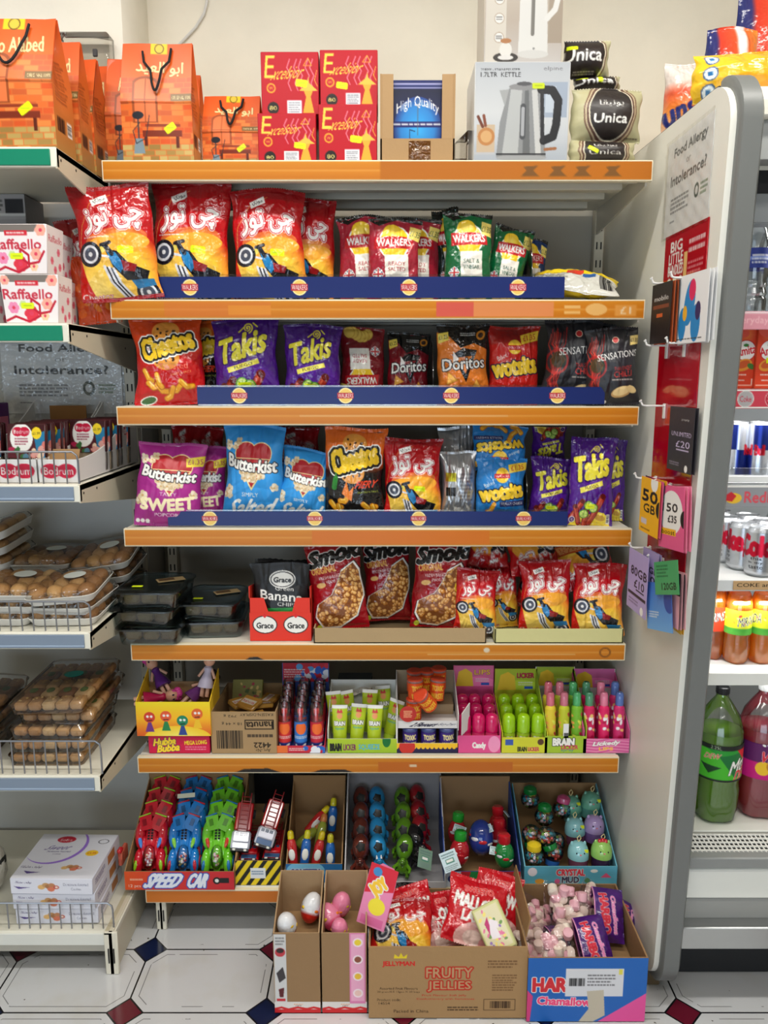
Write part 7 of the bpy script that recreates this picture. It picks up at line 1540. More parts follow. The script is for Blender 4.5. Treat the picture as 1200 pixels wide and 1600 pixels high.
rows(rl((200, 20, 90), (226, 60, 120)), 'pink roll candy bottle', x, w, .15, 3, 3, z6 + .006, zstep=.01, mar=.003)
x, w, h, hb = display('lime green display of rolling candy bottles', 784, 855, 1153, 1045, (206, 206, 50), lambda a: (a.rect(.08, .15, .25, .5, (60, 90, 170)), a.text('BRAIN', .45, .75, .2, .3, BLACK, 1.4), a.text('LICKER', .7, .75, .24, .25, (190, 40, 90), 1), a.ell(.85, .3, .07, .07, (90, 60, 40))), lambda w: head_face(w, (176, 196, 50), .062, 'LICKER', (190, 40, 60)), .15, hs=(1.3, .6))
rows(rl((150, 196, 20), (160, 190, 40)), 'lime roll candy bottle', x, w, .15, 3, 3, z6 + .006, zstep=.01, mar=.003)
def pen(cap, body, sp_): return tube_kind('spray_candy_pen', 'sweet tube', [('tube', [(.0098, 0), (.0108, .002), (.0108, .085), (.007, .09)], body, 'plastic', (Art(.068, .08, body, .0014).speck(.1, .1, .9, .9, 26, .07, sp_, 4), .0111, .003)), ('nozzle', [(.007, .088), (.0085, .09), (.008, .112), (.0055, .116)], cap, 'gloss', None)])
x, w, h, hb = display('lime green display of spray candy pens', 851, 916, 1151, 1042, (160, 190, 50), lambda a: (a.text('BRAIN', .45, .35, .5, .4, WHITE, 2.4, 0, 0, (BLACK, 2)), a.text('LICKER', .6, .66, .4, .24, (206, 40, 90), 1.6), a.text('spray', .55, .86, .3, .18, (60, 120, 150), .8)), lambda w: head_face(w, (170, 196, 60), .055, '', 0), .15, hs=(1.6, .95), inner=(236, 236, 230))
sg = [(240, 160, 90), (30, 30, 34), (226, 230, 90), (190, 40, 70)]
rows([pen((222, 110, 130), (226, 200, 60), sg), pen((214, 120, 140), (190, 196, 50), sg), pen((80, 180, 110), (120, 180, 50), sg)], 'spray candy pen', x, w, .12, 3, 2, z6 + .005, mar=.003, zstep=.01)
b = MB(); b.box((0, 0, 0), (.014, .001, .04), (232, 232, 230), 'card', .0003); b.box((.001, -.001, -.012), (.012, .001, .014), (90, 90, 90), 'card', .0003); o = thing('paper_tag', 'white barcode tag on the middle green pen', 'tag'); b.build('tag', o); o.location = (x, 1.871, z6 + .062)
x, w, h, hb = display('pink display of spray candy pens at the right end', 911, 983, 1155, 1045, (214, 90, 150), lambda a: ([a.line([(0, q / 5), (.3, q / 5 + .1), (.6, q / 5 - .1), (1, q / 5)], .03, (232, 140, 180)) for q in range(6)], a.text('Lickedy', .5, .36, .56, .34, WHITE, 2, 4, .1, ((120, 20, 70), 1.4)), a.text('LIPS', .5, .7, .3, .2, (246, 200, 60), 1.4)), lambda w: head_face(w, (222, 110, 170), .055, '', 0), .15, hs=(1.6, .95), inner=(236, 236, 234))
sk = [(246, 200, 120), (180, 20, 70), (240, 240, 240)]
rows([pen((80, 150, 110), (206, 40, 90), sk), pen((236, 130, 160), (222, 40, 100), sk), pen((90, 120, 190), (206, 50, 110), sk)], 'pink spray candy pen', x, w, .12, 3, 2, z6 + .005, mar=.003, zstep=.01)

# ================================================================== base deck: toys in cartons
zB = ZS['B'] + .001
def loc_px(px, py, Y): z = Zp(py, Y); return Xp(px, Y, z), Y, z
def toy_car(c, acc, whl, seed):
    t = thing('toy_car', '', 'toy car'); dk = tuple(q * .7 for q in c)
    b = MB(); b.ball((0, 0, .07), (.019, .016, .07), c, 'gloss', 16, 12); b.box((0, .008, .075), (.052, .016, .13), c, 'gloss', .006)
    for s in (-1, 1):
        b.ball((s * .030, -.002, .030), (.0135, .017, .034), c, 'gloss', 14, 9); b.ball((s * .031, -.001, .098), (.0145, .019, .036), c, 'gloss', 14, 9)
        b.ball((s * .018, -.007, .066), (.008, .010, .03), c, 'gloss', 12, 7)
    b.build('car_body', t)
    b = MB()
    for s in (-1, 1):
        b.M = T3(s * .0175, -.010, .132) @ rot3('Y', s * 18) @ rot3('X', -14); b.add([(-.018, -.003, -.022), (.014, -.003, -.026), (.019, -.003, .012), (-.015, -.003, .017), (-.018, .004, -.022), (.014, .004, -.026), (.019, .004, .012), (-.015, .004, .017)], [(0, 1, 2, 3), (7, 6, 5, 4), (0, 4, 5, 1), (1, 5, 6, 2), (2, 6, 7, 3), (3, 7, 4, 0)], c, 'gloss'); b.box((0, 0, .0165), (.034, .007, .004), acc[1], 'gloss', .001); b.box((s * .003, -.0034, -.003), (.011, .001, .018), dk, 'plastic', .0004)
    b.M = Matrix.Identity(4); b.build('rear_wing', t)
    for s in (-1, 1):
        b = MB(); b.M = T3(s * .027, -.0155, .082) @ rot3('Y', s * 16); b.ball((0, 0, 0), (.0055, .004, .019), acc[0], 'gloss', 10, 7); b.build('side_stripe', t)
        b = MB(); b.M = T3(s * .034, -.016, .022) @ rot3('Y', -s * 8); b.ball((0, 0, 0), (.005, .004, .015), acc[1], 'gloss', 10, 7); b.build('headlight', t)
    b = MB()
    for k in range(4): [b.box((s * .0045, -.0165, .088 + k * .007), (.006, .003, .0045), (22, 20, 24), 'plastic', .001) for s in (-1, 1)]
    b.build('engine_grille', t)
    b = MB(); b.ball((0, -.013, .042), (.0175, .016, .032), (246, 248, 248), 'clear', 16, 10); b.build('clear_canopy', t)
    b = MB(); rr = random.Random(seed)
    for k in range(16): b.ball((rr.uniform(-.009, .009), -.017 + rr.uniform(-.005, .003), .036 + rr.uniform(-.014, .014)), .0036, rr.choice([(226, 220, 190), (200, 190, 120), (190, 60, 70), (230, 200, 210)]), 'plastic', 7, 5)
    b.build('sweets', t)
    for s in (-1, 1):
        for zz in (.03, .1):
            b = MB(); b.cyl((s * .040 - .005, .008, zz), .015, .010, whl, 'rubber', 16, axis='x', bev=.002); o = b.build('wheel', t); b = MB(); b.cyl((s * .040 - .0055, .008, zz), .008, .011, (60, 60, 60), 'plastic', 12, axis='x'); b.build('hub', o)
    return t
x, z, w, h = slot(195, 366, 1362, 1.845, zB); a = Art(w, h, (214, 62, 34), .0011); a.grad([(0, (222, 84, 30)), (.4, (206, 50, 44)), (1, (196, 40, 50))], True)
a.text('SPEED', .36, .5, .3, .72, (226, 230, 240), 2, 0, .3, ((50, 80, 170), 2)); a.text('CAR', .67, .5, .17, .72, (226, 230, 240), 2, 0, .3, ((50, 80, 170), 2)); a.text('12 pcs', .09, .8, .11, .2, WHITE, .6); a.lines(.05, .35, .17, .55, 1, (240, 190, 160)); a.ell(.84, .5, .035, .035, (26, 24, 26)); a.rect(.87, .35, .95, .62, (26, 24, 26)); a.ell(.84, .5, .018, .018, (226, 226, 220))
o = carton('toy_car_carton', 'red fronted carton of small toy racing cars in three columns', 'carton', w, .25, h, .20, (h, .19), CARD, .003, front=a, fm='card'); o.location = (x, 1.845, zB)
xC, wC = x, w
cars = [Kind(lambda c=c: toy_car(*c)) for c in (((196, 18, 40), ((70, 130, 210), (150, 200, 40)), (120, 190, 40), 1), ((26, 120, 196), ((130, 200, 60), (190, 40, 60)), (170, 30, 40), 2), ((110, 196, 40), ((200, 60, 40), (40, 120, 180)), (30, 110, 180), 3))]
for i in range(3):
    for j in range(4): cars[i].put((xC + (i - 1) * .092 - .002, 1.886 + j * .045, zB + .02 + j * .013), (-30, (j % 2) * 2 - 1, 0), label='%s toy racing car, %s of its column' % (('red', 'blue', 'lime green')[i], ('front one', 'second from the front', 'third from the front', 'rearmost')[j]))
b = MB(); b.box((0, 0, 0), (.05, .001, .012), (226, 226, 200), 'card', .0003); o = thing('paper_slip', 'pale paper slip lying across the rear blue cars', 'paper'); b.build('slip', o); o.location = loc_px(291, 1243, 2.0); o.rotation_euler = (-.6, -.1, 0)
b = MB(); b.box((0, 0, .02), (.012, .05, .04), (190, 90, 70), 'foil', .003); b.box((0, -.02, .045), (.012, .02, .012), (196, 30, 40), 'foil', .003); o = thing('sweet_packet', 'brown sweet packet sticking out at the left of the car carton', 'packet'); b.build('packet', o); o.location = loc_px(193, 1345, 1.90)
# fire trucks
x, z, w, h = slot(368, 439, 1345, 1.865, zB); a = Art(w, h, (236, 206, 30), .0011)
for k in range(-3, 8): a.poly([(k * .22, 1), (k * .22 + .1, 1), (k * .22 + .5, 0), (k * .22 + .4, 0)], (24, 24, 24))
a.rect(.33, .3, .66, .72, (226, 228, 230)); a.lines(.36, .4, .62, .6, 2, (90, 120, 150))
o = carton('toy_truck_carton', 'small carton with yellow and black hazard stripes holding toy trucks', 'carton', w, .2, h, .12, None, CARD, .0025, front=a, fm='card'); o.location = (x, 1.865, zB); xT = x
def toy_truck(cab, body):
    t = thing('toy_truck', '', 'toy truck'); b = MB(); b.box((0, 0, .026), (.052, .036, .05), cab, 'gloss', .006); b.box((0, -.02, .034), (.044, .010, .028), cab, 'gloss', .004); b.build('cab', t)
    b = MB(); b.box((0, -.0185, .012), (.042, .002, .014), (60, 90, 130), 'gloss', .003)
    for k in range(3): b.box(((k - 1) * .012, -.0255, .04), (.009, .0015, .008), (40, 60, 90), 'gloss', .001)
    b.build('windscreen', t)
    b = MB(); b.box((0, -.004, .0), (.05, .03, .006), (36, 36, 40), 'plastic', .002); [b.box((s * .015, -.017, .001), (.008, .006, .006), (210, 210, 200), 'plastic', .001) for s in (-1, 1)]; b.build('bumper', t)
    b = MB(); b.box((0, .004, .088), (.046, .034, .075), body, 'gloss', .004); b.box((0, -.012, .07), (.03, .006, .1), tuple(q * .8 for q in body), 'gloss', .002); b.build('truck_body', t)
    b = MB(); [b.box((s * .012, -.018, .1), (.003, .003, .1), (150, 30, 36), 'plastic', .0005) for s in (-1, 1)]; [b.box((0, -.018, .055 + k * .012), (.024, .002, .002), (150, 30, 36), 'plastic', .0004) for k in range(8)]; b.build('ladder', t)
    for s in (-1, 1):
        for zz in (.02, .1): b = MB(); b.cyl((s * .026 - .004, .014, zz), .012, .008, (26, 26, 28), 'rubber', 14, axis='x'); b.build('wheel', t)
    return t
tw = Kind(lambda: toy_truck((214, 214, 226), (196, 24, 34))); tr_ = Kind(lambda: toy_truck((196, 20, 30), (190, 24, 34)))
for px, py, Y, r, k, lb in ((374, 1330, 1.905, (-42, 8, 4), tw, 'toy truck with a white cab, the left one on top'), (410, 1324, 1.905, (-42, 16, -4), tw, 'toy truck with a white cab, the right one on top'), (388, 1352, 1.89, (-84, 0, 0), tr_, 'red toy truck at the bottom left of the striped carton'), (424, 1350, 1.89, (-84, 2, 0), tr_, 'red toy truck at the bottom right of the striped carton')):
    k.put(loc_px(px, py, Y), r, label=lb)
# squeezy candy carton
x, z, w, h = slot(447, 535, 1350, 1.875, zB); a = Art(w, h, (40, 110, 170), .0012); a.ell(.35, .4, .34, .2, (120, 190, 226)); a.text('SQUEEZY', .35, .5, .5, .4, (30, 70, 150), 2.4, 0, 0, (WHITE, 1.4))
o = carton('squeezy_sweet_carton', 'brown backed carton of squeezy sweets with a blue front', 'carton', w, .2, h, .205, (h, .19), CARD, .003, front=a, fm='card'); o.location = (x, 1.875, zB); xQ = x
def sq2(c, cap):
    t = thing('squeezy_sweet', '', 'sweet tube'); b = MB(); b.lathe([(.011, 0), (.013, .003), (.0135, .05), (.0115, .062), (.007, .07)], c, 'gloss', 16); b.ball((0, -.012, .03), (.009, .003, .016), (226, 226, 220), 'plastic', 10, 6); b.build('tube', t)
    b = MB(); b.lathe([(.0085, .069), (.0095, .071), (.0085, .086), (.005, .091)], cap, 'gloss', 14); b.build('cap', t); return t
q1, q2, q3 = [Kind(lambda c=c: sq2(*c)) for c in (((190, 40, 40), (236, 210, 30)), ((30, 100, 180), (230, 220, 40)), ((150, 160, 60), (200, 120, 60)))]
for k, px, py, Y, r, lb in ((q1, 480, 1300, 2.0, (-30, 48, 0), 'red squeezy tube with a yellow cap lying diagonally'), (q2, 518, 1298, 2.02, (-20, 4, 0), 'blue squeezy tube with a yellow cap at the back right'), (q2, 516, 1356, 1.915, (-15, 0, 0), 'blue squeezy tube with a yellow cap standing in front'), (q3, 464, 1322, 1.96, (-30, 60, 0), 'olive squeezy tube lying across the middle'), (q3, 497, 1325, 1.95, (-30, 25, 20), 'olive squeezy tube leaning right in the middle'),
    (q1, 459, 1352, 1.90, (-20, -8, 0), 'red squeezy tube standing at the front left'), (q2, 475, 1352, 1.90, (-24, 6, 0), 'blue squeezy tube second at the front left'), (q1, 492, 1352, 1.91, (-20, 14, 0), 'red squeezy tube in the front middle')): k.put(loc_px(px, py, Y), r, label=lb)
# dinosaur eggs
x, z, w, h = slot(538, 697, 1378, 1.85, zB); a = Art(w, h, (196, 194, 196), .0012); a.poly([(.2, 1), (.3, .1), (.45, .3), (.6, 0), (.8, .3), (.86, 1)], (30, 28, 30)); a.text('DINOSAUR', .5, .58, .56, .6, (60, 60, 60), 2.6, 0, 0, ((226, 226, 226), 1)); a.rect(.05, .1, .14, .4, (210, 180, 60))
o = carton('dinosaur_egg_carton', 'grey white carton of dinosaur egg toys in four coloured columns', 'carton', w, .27, h, .22, (h + .02, .24), (190, 188, 190), .003, (150, 148, 150), front=a, fm='card', m='card'); o.location = (x, 1.85, zB); xD = x
def dino(c, horn):
    t = thing('dinosaur_egg_toy', '', 'egg toy'); dk = tuple(q * .75 for q in c)
    b = MB(); pr = lambda u: c; b.M = T3(0, .0, .078) @ rot3('X', -10); b.ball((0, 0, 0), (.0235, .023, .034), c, 'gloss', 20, 14); b.build('egg_shell', t)
    b = MB(); rr = random.Random(7)
    pts = [(.0105 * (1 + .35 * (k % 2)) * math.cos(k * PI / 5), .0105 * (1 + .35 * (k % 2)) * math.sin(k * PI / 5)) for k in range(10)]
    b.M = T3(0, .0, .078) @ rot3('X', -10); V = []; 
    for px_, pz_ in pts: yy = -.0235 * math.sqrt(max(0, 1 - (px_ / .0235) ** 2 - ((pz_ - .004) / .034) ** 2)); V.append((px_, yy - .0006, pz_ - .004))
    V.append((0, -.0237, -.004)); b.add(V, [(10, (k + 1) % 10, k) for k in range(10)], (20, 22, 20), 'plastic'); b.build('crack_opening', t)
    b = MB(); b.M = Matrix.Identity(4); b.ball((0, .002, .03), (.017, .016, .022), c, 'gloss', 14, 9); b.ball((0, -.016, .042), (.010, .013, .009), c, 'gloss', 12, 8); b.ball((0, -.026, .038), (.007, .007, .006), dk, 'gloss', 10, 6)
    for s in (-1, 1):
        b.tube([(s * .012, -.004, .032), (s * .022, -.014, .024), (s * .021, -.022, .014)], [.006, .0048, .0035], c, 'gloss'); b.tube([(s * .010, 0, .018), (s * .017, -.010, .010), (s * .016, -.018, .002)], [.008, .006, .005], dk, 'gloss')
        if horn: b.lathe([(.003, 0), (.0003, .014)], WHITE, 'plastic', 8, c=(s * .006, -.018, .048))
        b.ball((s * .0055, -.024, .046), .0018, BLACK, 'gloss', 6, 4)
    b.tube([(0, .012, .014), (0, .024, .006), (.006, .03, .0)], [.008, .005, .002], c, 'gloss'); b.build('dinosaur', t); return t
dk_ = [Kind(lambda c=c: dino(*c)) for c in (((96, 40, 30), False), ((40, 140, 200), True), ((90, 140, 30), False), ((150, 24, 36), False))]
for i in range(4):
    for j in range(4):
        if i == 3 and j == 0: continue
        dk_[i].put((xD + (i - 1.5) * .057 - .012, 1.885 + j * .052 + (.01 if i == 3 else 0), zB + .008 + j * .018), (-30, (3, -2, 4, 8)[i] - j, (0, 6, -8, 16)[i]), label='%s dinosaur egg toy, %s of its column' % (('brown', 'blue', 'green', 'dark red')[i], ('front one', 'second from the front', 'third from the front', 'rearmost')[j]))
kb = Kind(lambda: dino((30, 28, 30), False)); kb.put(loc_px(655, 1352, 1.90), (-40, 30, 40), label='black dinosaur egg toy at the front right with a paper tag')
def tagcard(lb, px, py, Y, rot, w=.045, h=.05, c=(206, 226, 232)):
    a = Art(w, h, c, .0012); a.lines(.1, .1, .9, .35, 2, (90, 120, 120)); a.rect(.25, .4, .75, .62, (60, 130, 110)); a.rect(.3, .44, .7, .56, WHITE); a.lines(.1, .7, .9, .95, 3, (120, 140, 140)); t = thing('paper_tag', lb, 'tag'); b = MB(); b.box((0, 0, 0), (w, .001, h), c, 'card', .0003); b.panel(a, (-w / 2, -.0008, h / 2), (w, 0, 0), (0, 0, -h), 'card'); b.build('card', t); t.location = loc_px(px, py, Y); t.rotation_euler = [math.radians(q) for q in rot]; return t
tagcard('glossy paper tag beside the black dinosaur egg', 664, 1342, 1.875, (-40, 30, 20), c=(120, 150, 130)); tagcard('white and green paper tag hanging over the blue and red carton', 703, 1345, 1.835, (-35, -24, 0))
# hero eggs carton
x, z, w, h = slot(694, 813, 1362, 1.86, zB); a = Art(w, h, (196, 40, 50), .0012); a.poly([(.35, 0), (.75, 0), (.5, 1), (.3, 1)], (40, 140, 70)); a.rect(0, 0, .22, 1, (206, 216, 226)); a.ell(.1, .5, .05, .05, (40, 70, 130)); a.speck(.4, .3, .7, .7, 8, .04, [(60, 40, 120), (230, 120, 60), (40, 90, 160)], 3)
sd = Art(.24, .17, (30, 130, 80), .003); o = carton('surprise_egg_carton', 'blue, red and green carton with a tall plain brown back', 'carton', w, .21, h, .205, (h + .02, .19), (40, 70, 140), .003, (150, 118, 82), front=a, fm='card', m='card'); o.location = (x, 1.86, zB); xP = x
def bottle_egg(c, cap, neck=True):
    t = thing('surprise_egg', '', 'surprise egg'); b = MB(); rr = random.Random(3); b.ball((0, 0, .028), (.0215, .0215, .03), c, 'gloss', 20, 14, cols=lambda u: c if u > .25 else tuple(q * .6 for q in c)); b.build('egg', t)
    b = MB(); 
    for k in range(5): b.M = T3(0, 0, .028) @ rot3('Z', k * 41 - 80) @ rot3('X', k * 13 - 20); b.ball((0, -.0195, 0), (.008, .003, .004), (226, 226, 230) if k % 2 else (200, 40, 50), 'gloss', 8, 5)
    b.M = Matrix.Identity(4); b.build('printed_figures', t)
    if neck: b = MB(); b.lathe([(.012, .052), (.014, .056), (.014, .070), (.010, .074)], cap, 'gloss', 16); b.build('cap', t)
    return t
eg = [Kind(lambda c=c: bottle_egg(*c)) for c in (((176, 30, 40), (40, 150, 50)), ((160, 24, 34), (190, 30, 40)), ((30, 130, 60), (190, 30, 40)), ((40, 60, 140), (40, 60, 140), False))]
for k, px, py, Y, r, s, lb in ((0, 717, 1352, 1.90, (-15, 4, 0), 1.05, 'red surprise egg with a green cap, front left'), (3, 752, 1335, 1.93, (-15, 0, 0), 1.35, 'large blue surprise egg in the middle'), (2, 788, 1356, 1.89, (-12, 0, 0), 1.05, 'green surprise egg with a red cap, front right'), (1, 783, 1332, 1.95, (-15, -4, 0), 1.05, 'dark red surprise egg with a red cap, second row right'), (1, 778, 1308, 2.01, (-12, 0, 0), 1.0, 'dark red surprise egg with a red cap, back right'), (0, 712, 1318, 1.98, (-12, 6, 0), 1.0, 'red surprise egg with a green cap, back left')): eg[k].put(loc_px(px, py, Y), r, label=lb, scale=s * 1.2)
for i, (px, py, rz) in enumerate(((718, 1296, -20), (760, 1296, 20), (792, 1272, 70), (775, 1330, -10))): tagcard(('folded white tag above the back left egg', 'folded white tag above the big blue egg', 'folded white tag standing at the right carton side', 'folded white tag above the green egg')[i], px, py, (1.96, 1.93, 2.02, 1.9)[i], (-50, (10, -8, 30, 6)[i], rz), .035, .022)
# crystal mud carton
x, z, w, h = slot(819, 964, 1354, 1.865, zB); a = Art(w, h, (96, 176, 200), .0011); a.text('CRYSTAL', .5, .33, .3, .32, (226, 60, 80), 2.4, 0, 0, (WHITE, 2)); a.text('MUD', .5, .72, .18, .3, (60, 60, 90), 2.4, 0, 0, (WHITE, 2)); a.ell(.09, .3, .05, .05, (236, 226, 230)); a.ell(.17, .8, .05, .03, (226, 160, 60)); a.poly([(.82, .6), (.88, .35), (.94, .6)], (226, 90, 130)); a.ell(.75, .25, .04, .02, WHITE); a.ell(.36, .8, .03, .03, (220, 100, 150)); a.ell(.68, .75, .03, .03, (60, 140, 80))
o = carton('slime_jar_carton', 'light blue carton of sweet globes and slime capsules', 'carton', w, .23, h, .17, (h, .17), (110, 180, 200), .003, CARD, front=a, fm='card', m='card'); o.location = (x, 1.865, zB)
def globe(cap):
    t = thing('sweet_globe', '', 'sweet jar'); b = MB(); b.ball((0, 0, .023), (.0235, .0235, .023), (240, 244, 244), 'clear', 20, 12); b.build('clear_globe', t)
    b = MB(); rr = random.Random(5); n = 0
    while n < 46:
        p = [rr.uniform(-.02, .02) for _ in range(3)]
        if sum(q * q for q in p) < .0004 and p[2] < .01: b.ball((p[0], p[1], .023 + p[2]), .0045, rr.choice([(226, 180, 60), (60, 160, 180), (206, 70, 60), (130, 180, 70), (222, 190, 200), (190, 160, 110)]), 'gloss', 8, 5); n += 1
    b.build('sweets', t); b = MB(); b.lathe([(.017, .040), (.0175, .043), (.0165, .052), (.010, .057), (.004, .059)], cap, 'gloss', 18); b.build('cap', t); return t
def capsule(c, jar):
    t = thing('slime_capsule', '', 'slime capsule'); b = MB(); b.lathe([(.018, 0), (.0225, .003), (.0235, .028)], jar, 'gloss', 20); b.build('slime_jar', t)
    b = MB(); b.lathe([(.0245, .027), (.025, .031), (.0245, .042), (.021, .054), (.013, .062), (.004, .065)], c, 'gloss', 20); b.ball((0, -.0235, .043), (.0028, .0015, .002), (226, 120, 130), 'gloss', 6, 4); [b.ball((s * .009, -.0225, .047), (.0016, .0015, .002), BLACK, 'gloss', 6, 4) for s in (-1, 1)]; [b.ball((s * .015, 0, .06), (.004, .003, .006), c, 'gloss', 8, 5) for s in (-1, 1)]; b.build('animal_lid', t)
    b = MB(); b.tube([(0, 0, .064), (-.003, 0, .074), (.003, 0, .08), (.006, 0, .073), (.001, 0, .064)], .0011, (222, 206, 150), 'plastic', 6); b.build('cord_loop', t); return t
G = [Kind(lambda c=c: globe(c)) for c in ((226, 196, 40), (20, 120, 50), (40, 90, 160), (206, 80, 130))]; Cc = [Kind(lambda c=c: capsule(*c)) for c in (((140, 196, 200), (110, 60, 80)), ((150, 200, 100), (50, 30, 60)), ((176, 150, 200), (120, 90, 150)), ((110, 176, 150), (90, 150, 140)))]
for k, px, py, Y, r, lb in ((0, 834, 1352, 1.895, (-5, 0, 0), 'sweet globe with a yellow cap at the front left'), (2, 866, 1346, 1.93, (165, 10, 0), 'sweet globe turned over its blue cap in the front'), (1, 829, 1318, 1.95, (165, 0, 0), 'sweet globe upside down on a green cap at the left'), (1, 847, 1322, 1.93, (160, -20, 0), 'sweet globe upside down on a green cap in the middle'), (1, 849, 1290, 2.0, (-8, 4, 0), 'sweet globe with a green cap in the middle row'), (1, 828, 1262, 2.06, (-5, 0, 0), 'sweet globe with a green cap at the back left'), (3, 876, 1278, 2.03, (-10, 10, 0), 'sweet globe with a pink cap beside the pale capsule'), (3, 872, 1330, 1.97, (150, 30, 0), 'sweet globe upside down on a pink cap'), (0, 836, 1336, 1.95, (20, -10, 0), 'sweet globe with a yellow cap squeezed at the carton side')):
    q = list(loc_px(px, py, Y)); q[2] += .058 * (r[0] > 90); o = G[k].put(q, r, label=lb, scale=1.15)
for k, px, py, Y, r, lb in ((0, 903, 1356, 1.895, (-6, 0, 0), 'pale blue slime capsule in front'), (1, 938, 1354, 1.895, (-6, 3, 0), 'green slime capsule with a red comb at the front right'), (0, 899, 1318, 1.97, (-6, -3, 0), 'pale blue slime capsule in the second row'), (2, 927, 1314, 1.97, (-6, 2, 0), 'lilac slime capsule in the second row'), (3, 921, 1276, 2.04, (-6, 4, 0), 'mint green slime capsule at the back right'), (3, 895, 1282, 2.04, (-6, -6, 0), 'mint green slime capsule at the back beside the globes')):
    o = Cc[k].put(loc_px(px, py, Y), r, label=lb, scale=1.15)
    if px == 938:
        b = MB(); [b.ball((q * .007, -.004, .066 - abs(q) * .002), (.005, .005, .006), (200, 30, 40), 'gloss', 8, 5) for q in (-1, 0, 1)]; b.build('red_comb', o)
    if px == 903 or px == 921: b = MB(); b.box((.014, -.018, .05), (.010, .002, .008), (222, 230, 40), 'card', .0005); b.build('price_sticker', o)
# dark leaflets in the shadow between the cartons
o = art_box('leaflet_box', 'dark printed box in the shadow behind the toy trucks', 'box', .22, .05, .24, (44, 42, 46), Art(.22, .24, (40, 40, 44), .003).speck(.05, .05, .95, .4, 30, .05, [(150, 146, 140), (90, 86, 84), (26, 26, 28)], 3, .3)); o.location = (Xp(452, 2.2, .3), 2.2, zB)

# ================================================================== cartons on the floor
def kinder(label, x0, x1, strip, fn, wob=0):
    Y = 1.59; z0 = .002; x, _, w, h = slot(x0, x1, 1458, Y, z0); a = Art(w, h, (148, 116, 80), .0013); k = w / h
    a.rect(0, .86, 1, 1, (222, 218, 214)); a.line([(0, .95), (.15, .93), (.3, .955), (.5, .93), (.7, .95), (.85, .93), (1, .95)], .05, (206, 36, 40)); a.rect(0, .955, 1, 1, (206, 36, 40)); a.text('Kinder', .52, .89, .2, .015, (226, 110, 40), .6); a.text('JOY', .52, .91, .14, .015, (40, 40, 40), .4)
    fn(a)
    t = carton('egg_carton', label, 'carton', w, .15, h, .27, (h, .27), (168, 138, 104), .003, front=a, fm='card'); t.location = (x, Y, z0)
    b = MB(); b.box((0, .075, h - .055), (w - .008, .142, .003), (150, 118, 82), 'board', .0005); b.build('inner_tray', t); return x, w, h
def fa(a):
    a.rect(.02, .02, .28, .86, (206, 206, 206)); a.lines(.05, .05, .25, .16, 3, (120, 120, 120)); a.ell(.15, .24, .11, .11, (190, 60, 70)); a.ell(.15, .22, .08, .06, (50, 40, 40)); a.poly([(.06, .5), (.2, .42), (.26, .56), (.12, .62)], (60, 56, 60)); a.poly([(.1, .7), (.22, .68), (.2, .8), (.12, .8)], (90, 30, 36)); a.rect(.06, .82, .24, .85, (200, 40, 50))
def fb(a):
    a.rect(.62, 0, .97, .88, (222, 130, 176)); a.rect(.65, .02, .94, .85, (236, 170, 200))
    for i, c in enumerate(((240, 210, 60), (140, 80, 60), (236, 190, 60), (240, 200, 190))): a.ell(.8, .12 + i * .21, .11, .11, (246, 226, 232)); a.ell(.8, .12 + i * .21, .075, .075, c)
xa, wa, ha = kinder('tall narrow carton of wrapped eggs with a grey comic strip side', 428, 500, 1, fa); xb, wb, hb_ = kinder('tall narrow carton of wrapped eggs with a pink printed strip', 503, 573, 1, fb)
def kegg(top, low, extra=None):
    t = thing('chocolate_egg', '', 'chocolate egg'); b = MB(); b.ball((0, 0, .03), (.0225, .0225, .031), top, 'foil', 20, 14, cols=lambda u: low if u < .42 else top); b.build('wrapped_egg', t)
    b = MB(); rr = random.Random(2)
    for k in range(7): b.M = T3(0, 0, .03) @ rot3('Z', k * 45) @ rot3('X', rr.uniform(-15, 25)); b.ball((0, -.0205, .004), (.006, .003, .004), rr.choice([(226, 120, 40), (60, 90, 150), (240, 200, 60), (190, 40, 60)]), 'foil', 8, 5)
    b.M = Matrix.Identity(4); b.build('printed_shapes', t); return t
ke = Kind(lambda: kegg((224, 224, 226), (196, 40, 30))); kp = Kind(lambda: kegg((226, 130, 160), (214, 70, 110)))
zi = ha - .05
for k, dx, dy, r, lb, s in ((ke, xa - .022, .045, (10, -8, 0), 'white and red wrapped egg at the front left of the grey strip carton', 1.05), (ke, xa + .018, .085, (-20, 30, 30), 'white and red wrapped egg leaning right in the grey strip carton', 1.15), (kp, xb - .018, .11, (0, 10, 0), 'pink wrapped egg at the back of the pink strip carton', 1.05), (kp, xb - .02, .062, (-50, 20, 60), 'pink and red wrapped egg in the middle of the pink strip carton', 1.1), (kp, xb - .012, .036, (10, 0, 0), 'pink wrapped egg lowest at the front of its carton', .9)): k.put((dx, 1.59 + dy, zi + .012), r, label=lb, scale=s)
a = Art(.07, .155, (214, 40, 60), .0012); a.poly([(0, .5), (1, .35), (1, 1), (0, 1)], (236, 140, 180)); a.text('JOY', .5, .36, .6, .24, (250, 200, 60), 2, 50, 0, (WHITE, 2)); a.ell(.55, .66, .3, .3, (246, 226, 60)); a.ell(.3, .12, .16, .16, (70, 140, 200)); a.rect(.1, .84, .9, .97, (226, 110, 160))
t = thing('display_header', 'pink, red and yellow card header standing out of the pink strip carton', 'card header'); b = MB(); b.prism([(-.035, 0), (.035, 0), (.035, .12), (.022, .152), (-.008, .155), (-.035, .13)], 0, .0015, (226, 120, 160), 'card'); b.panel(a, (-.034, -.0005, .15), (.068, 0, 0), (0, 0, -.15), 'card'); b.build('card', t); t.location = loc_px(578, 1448, 1.63); t.rotation_euler = (-.2, .2, -.3)
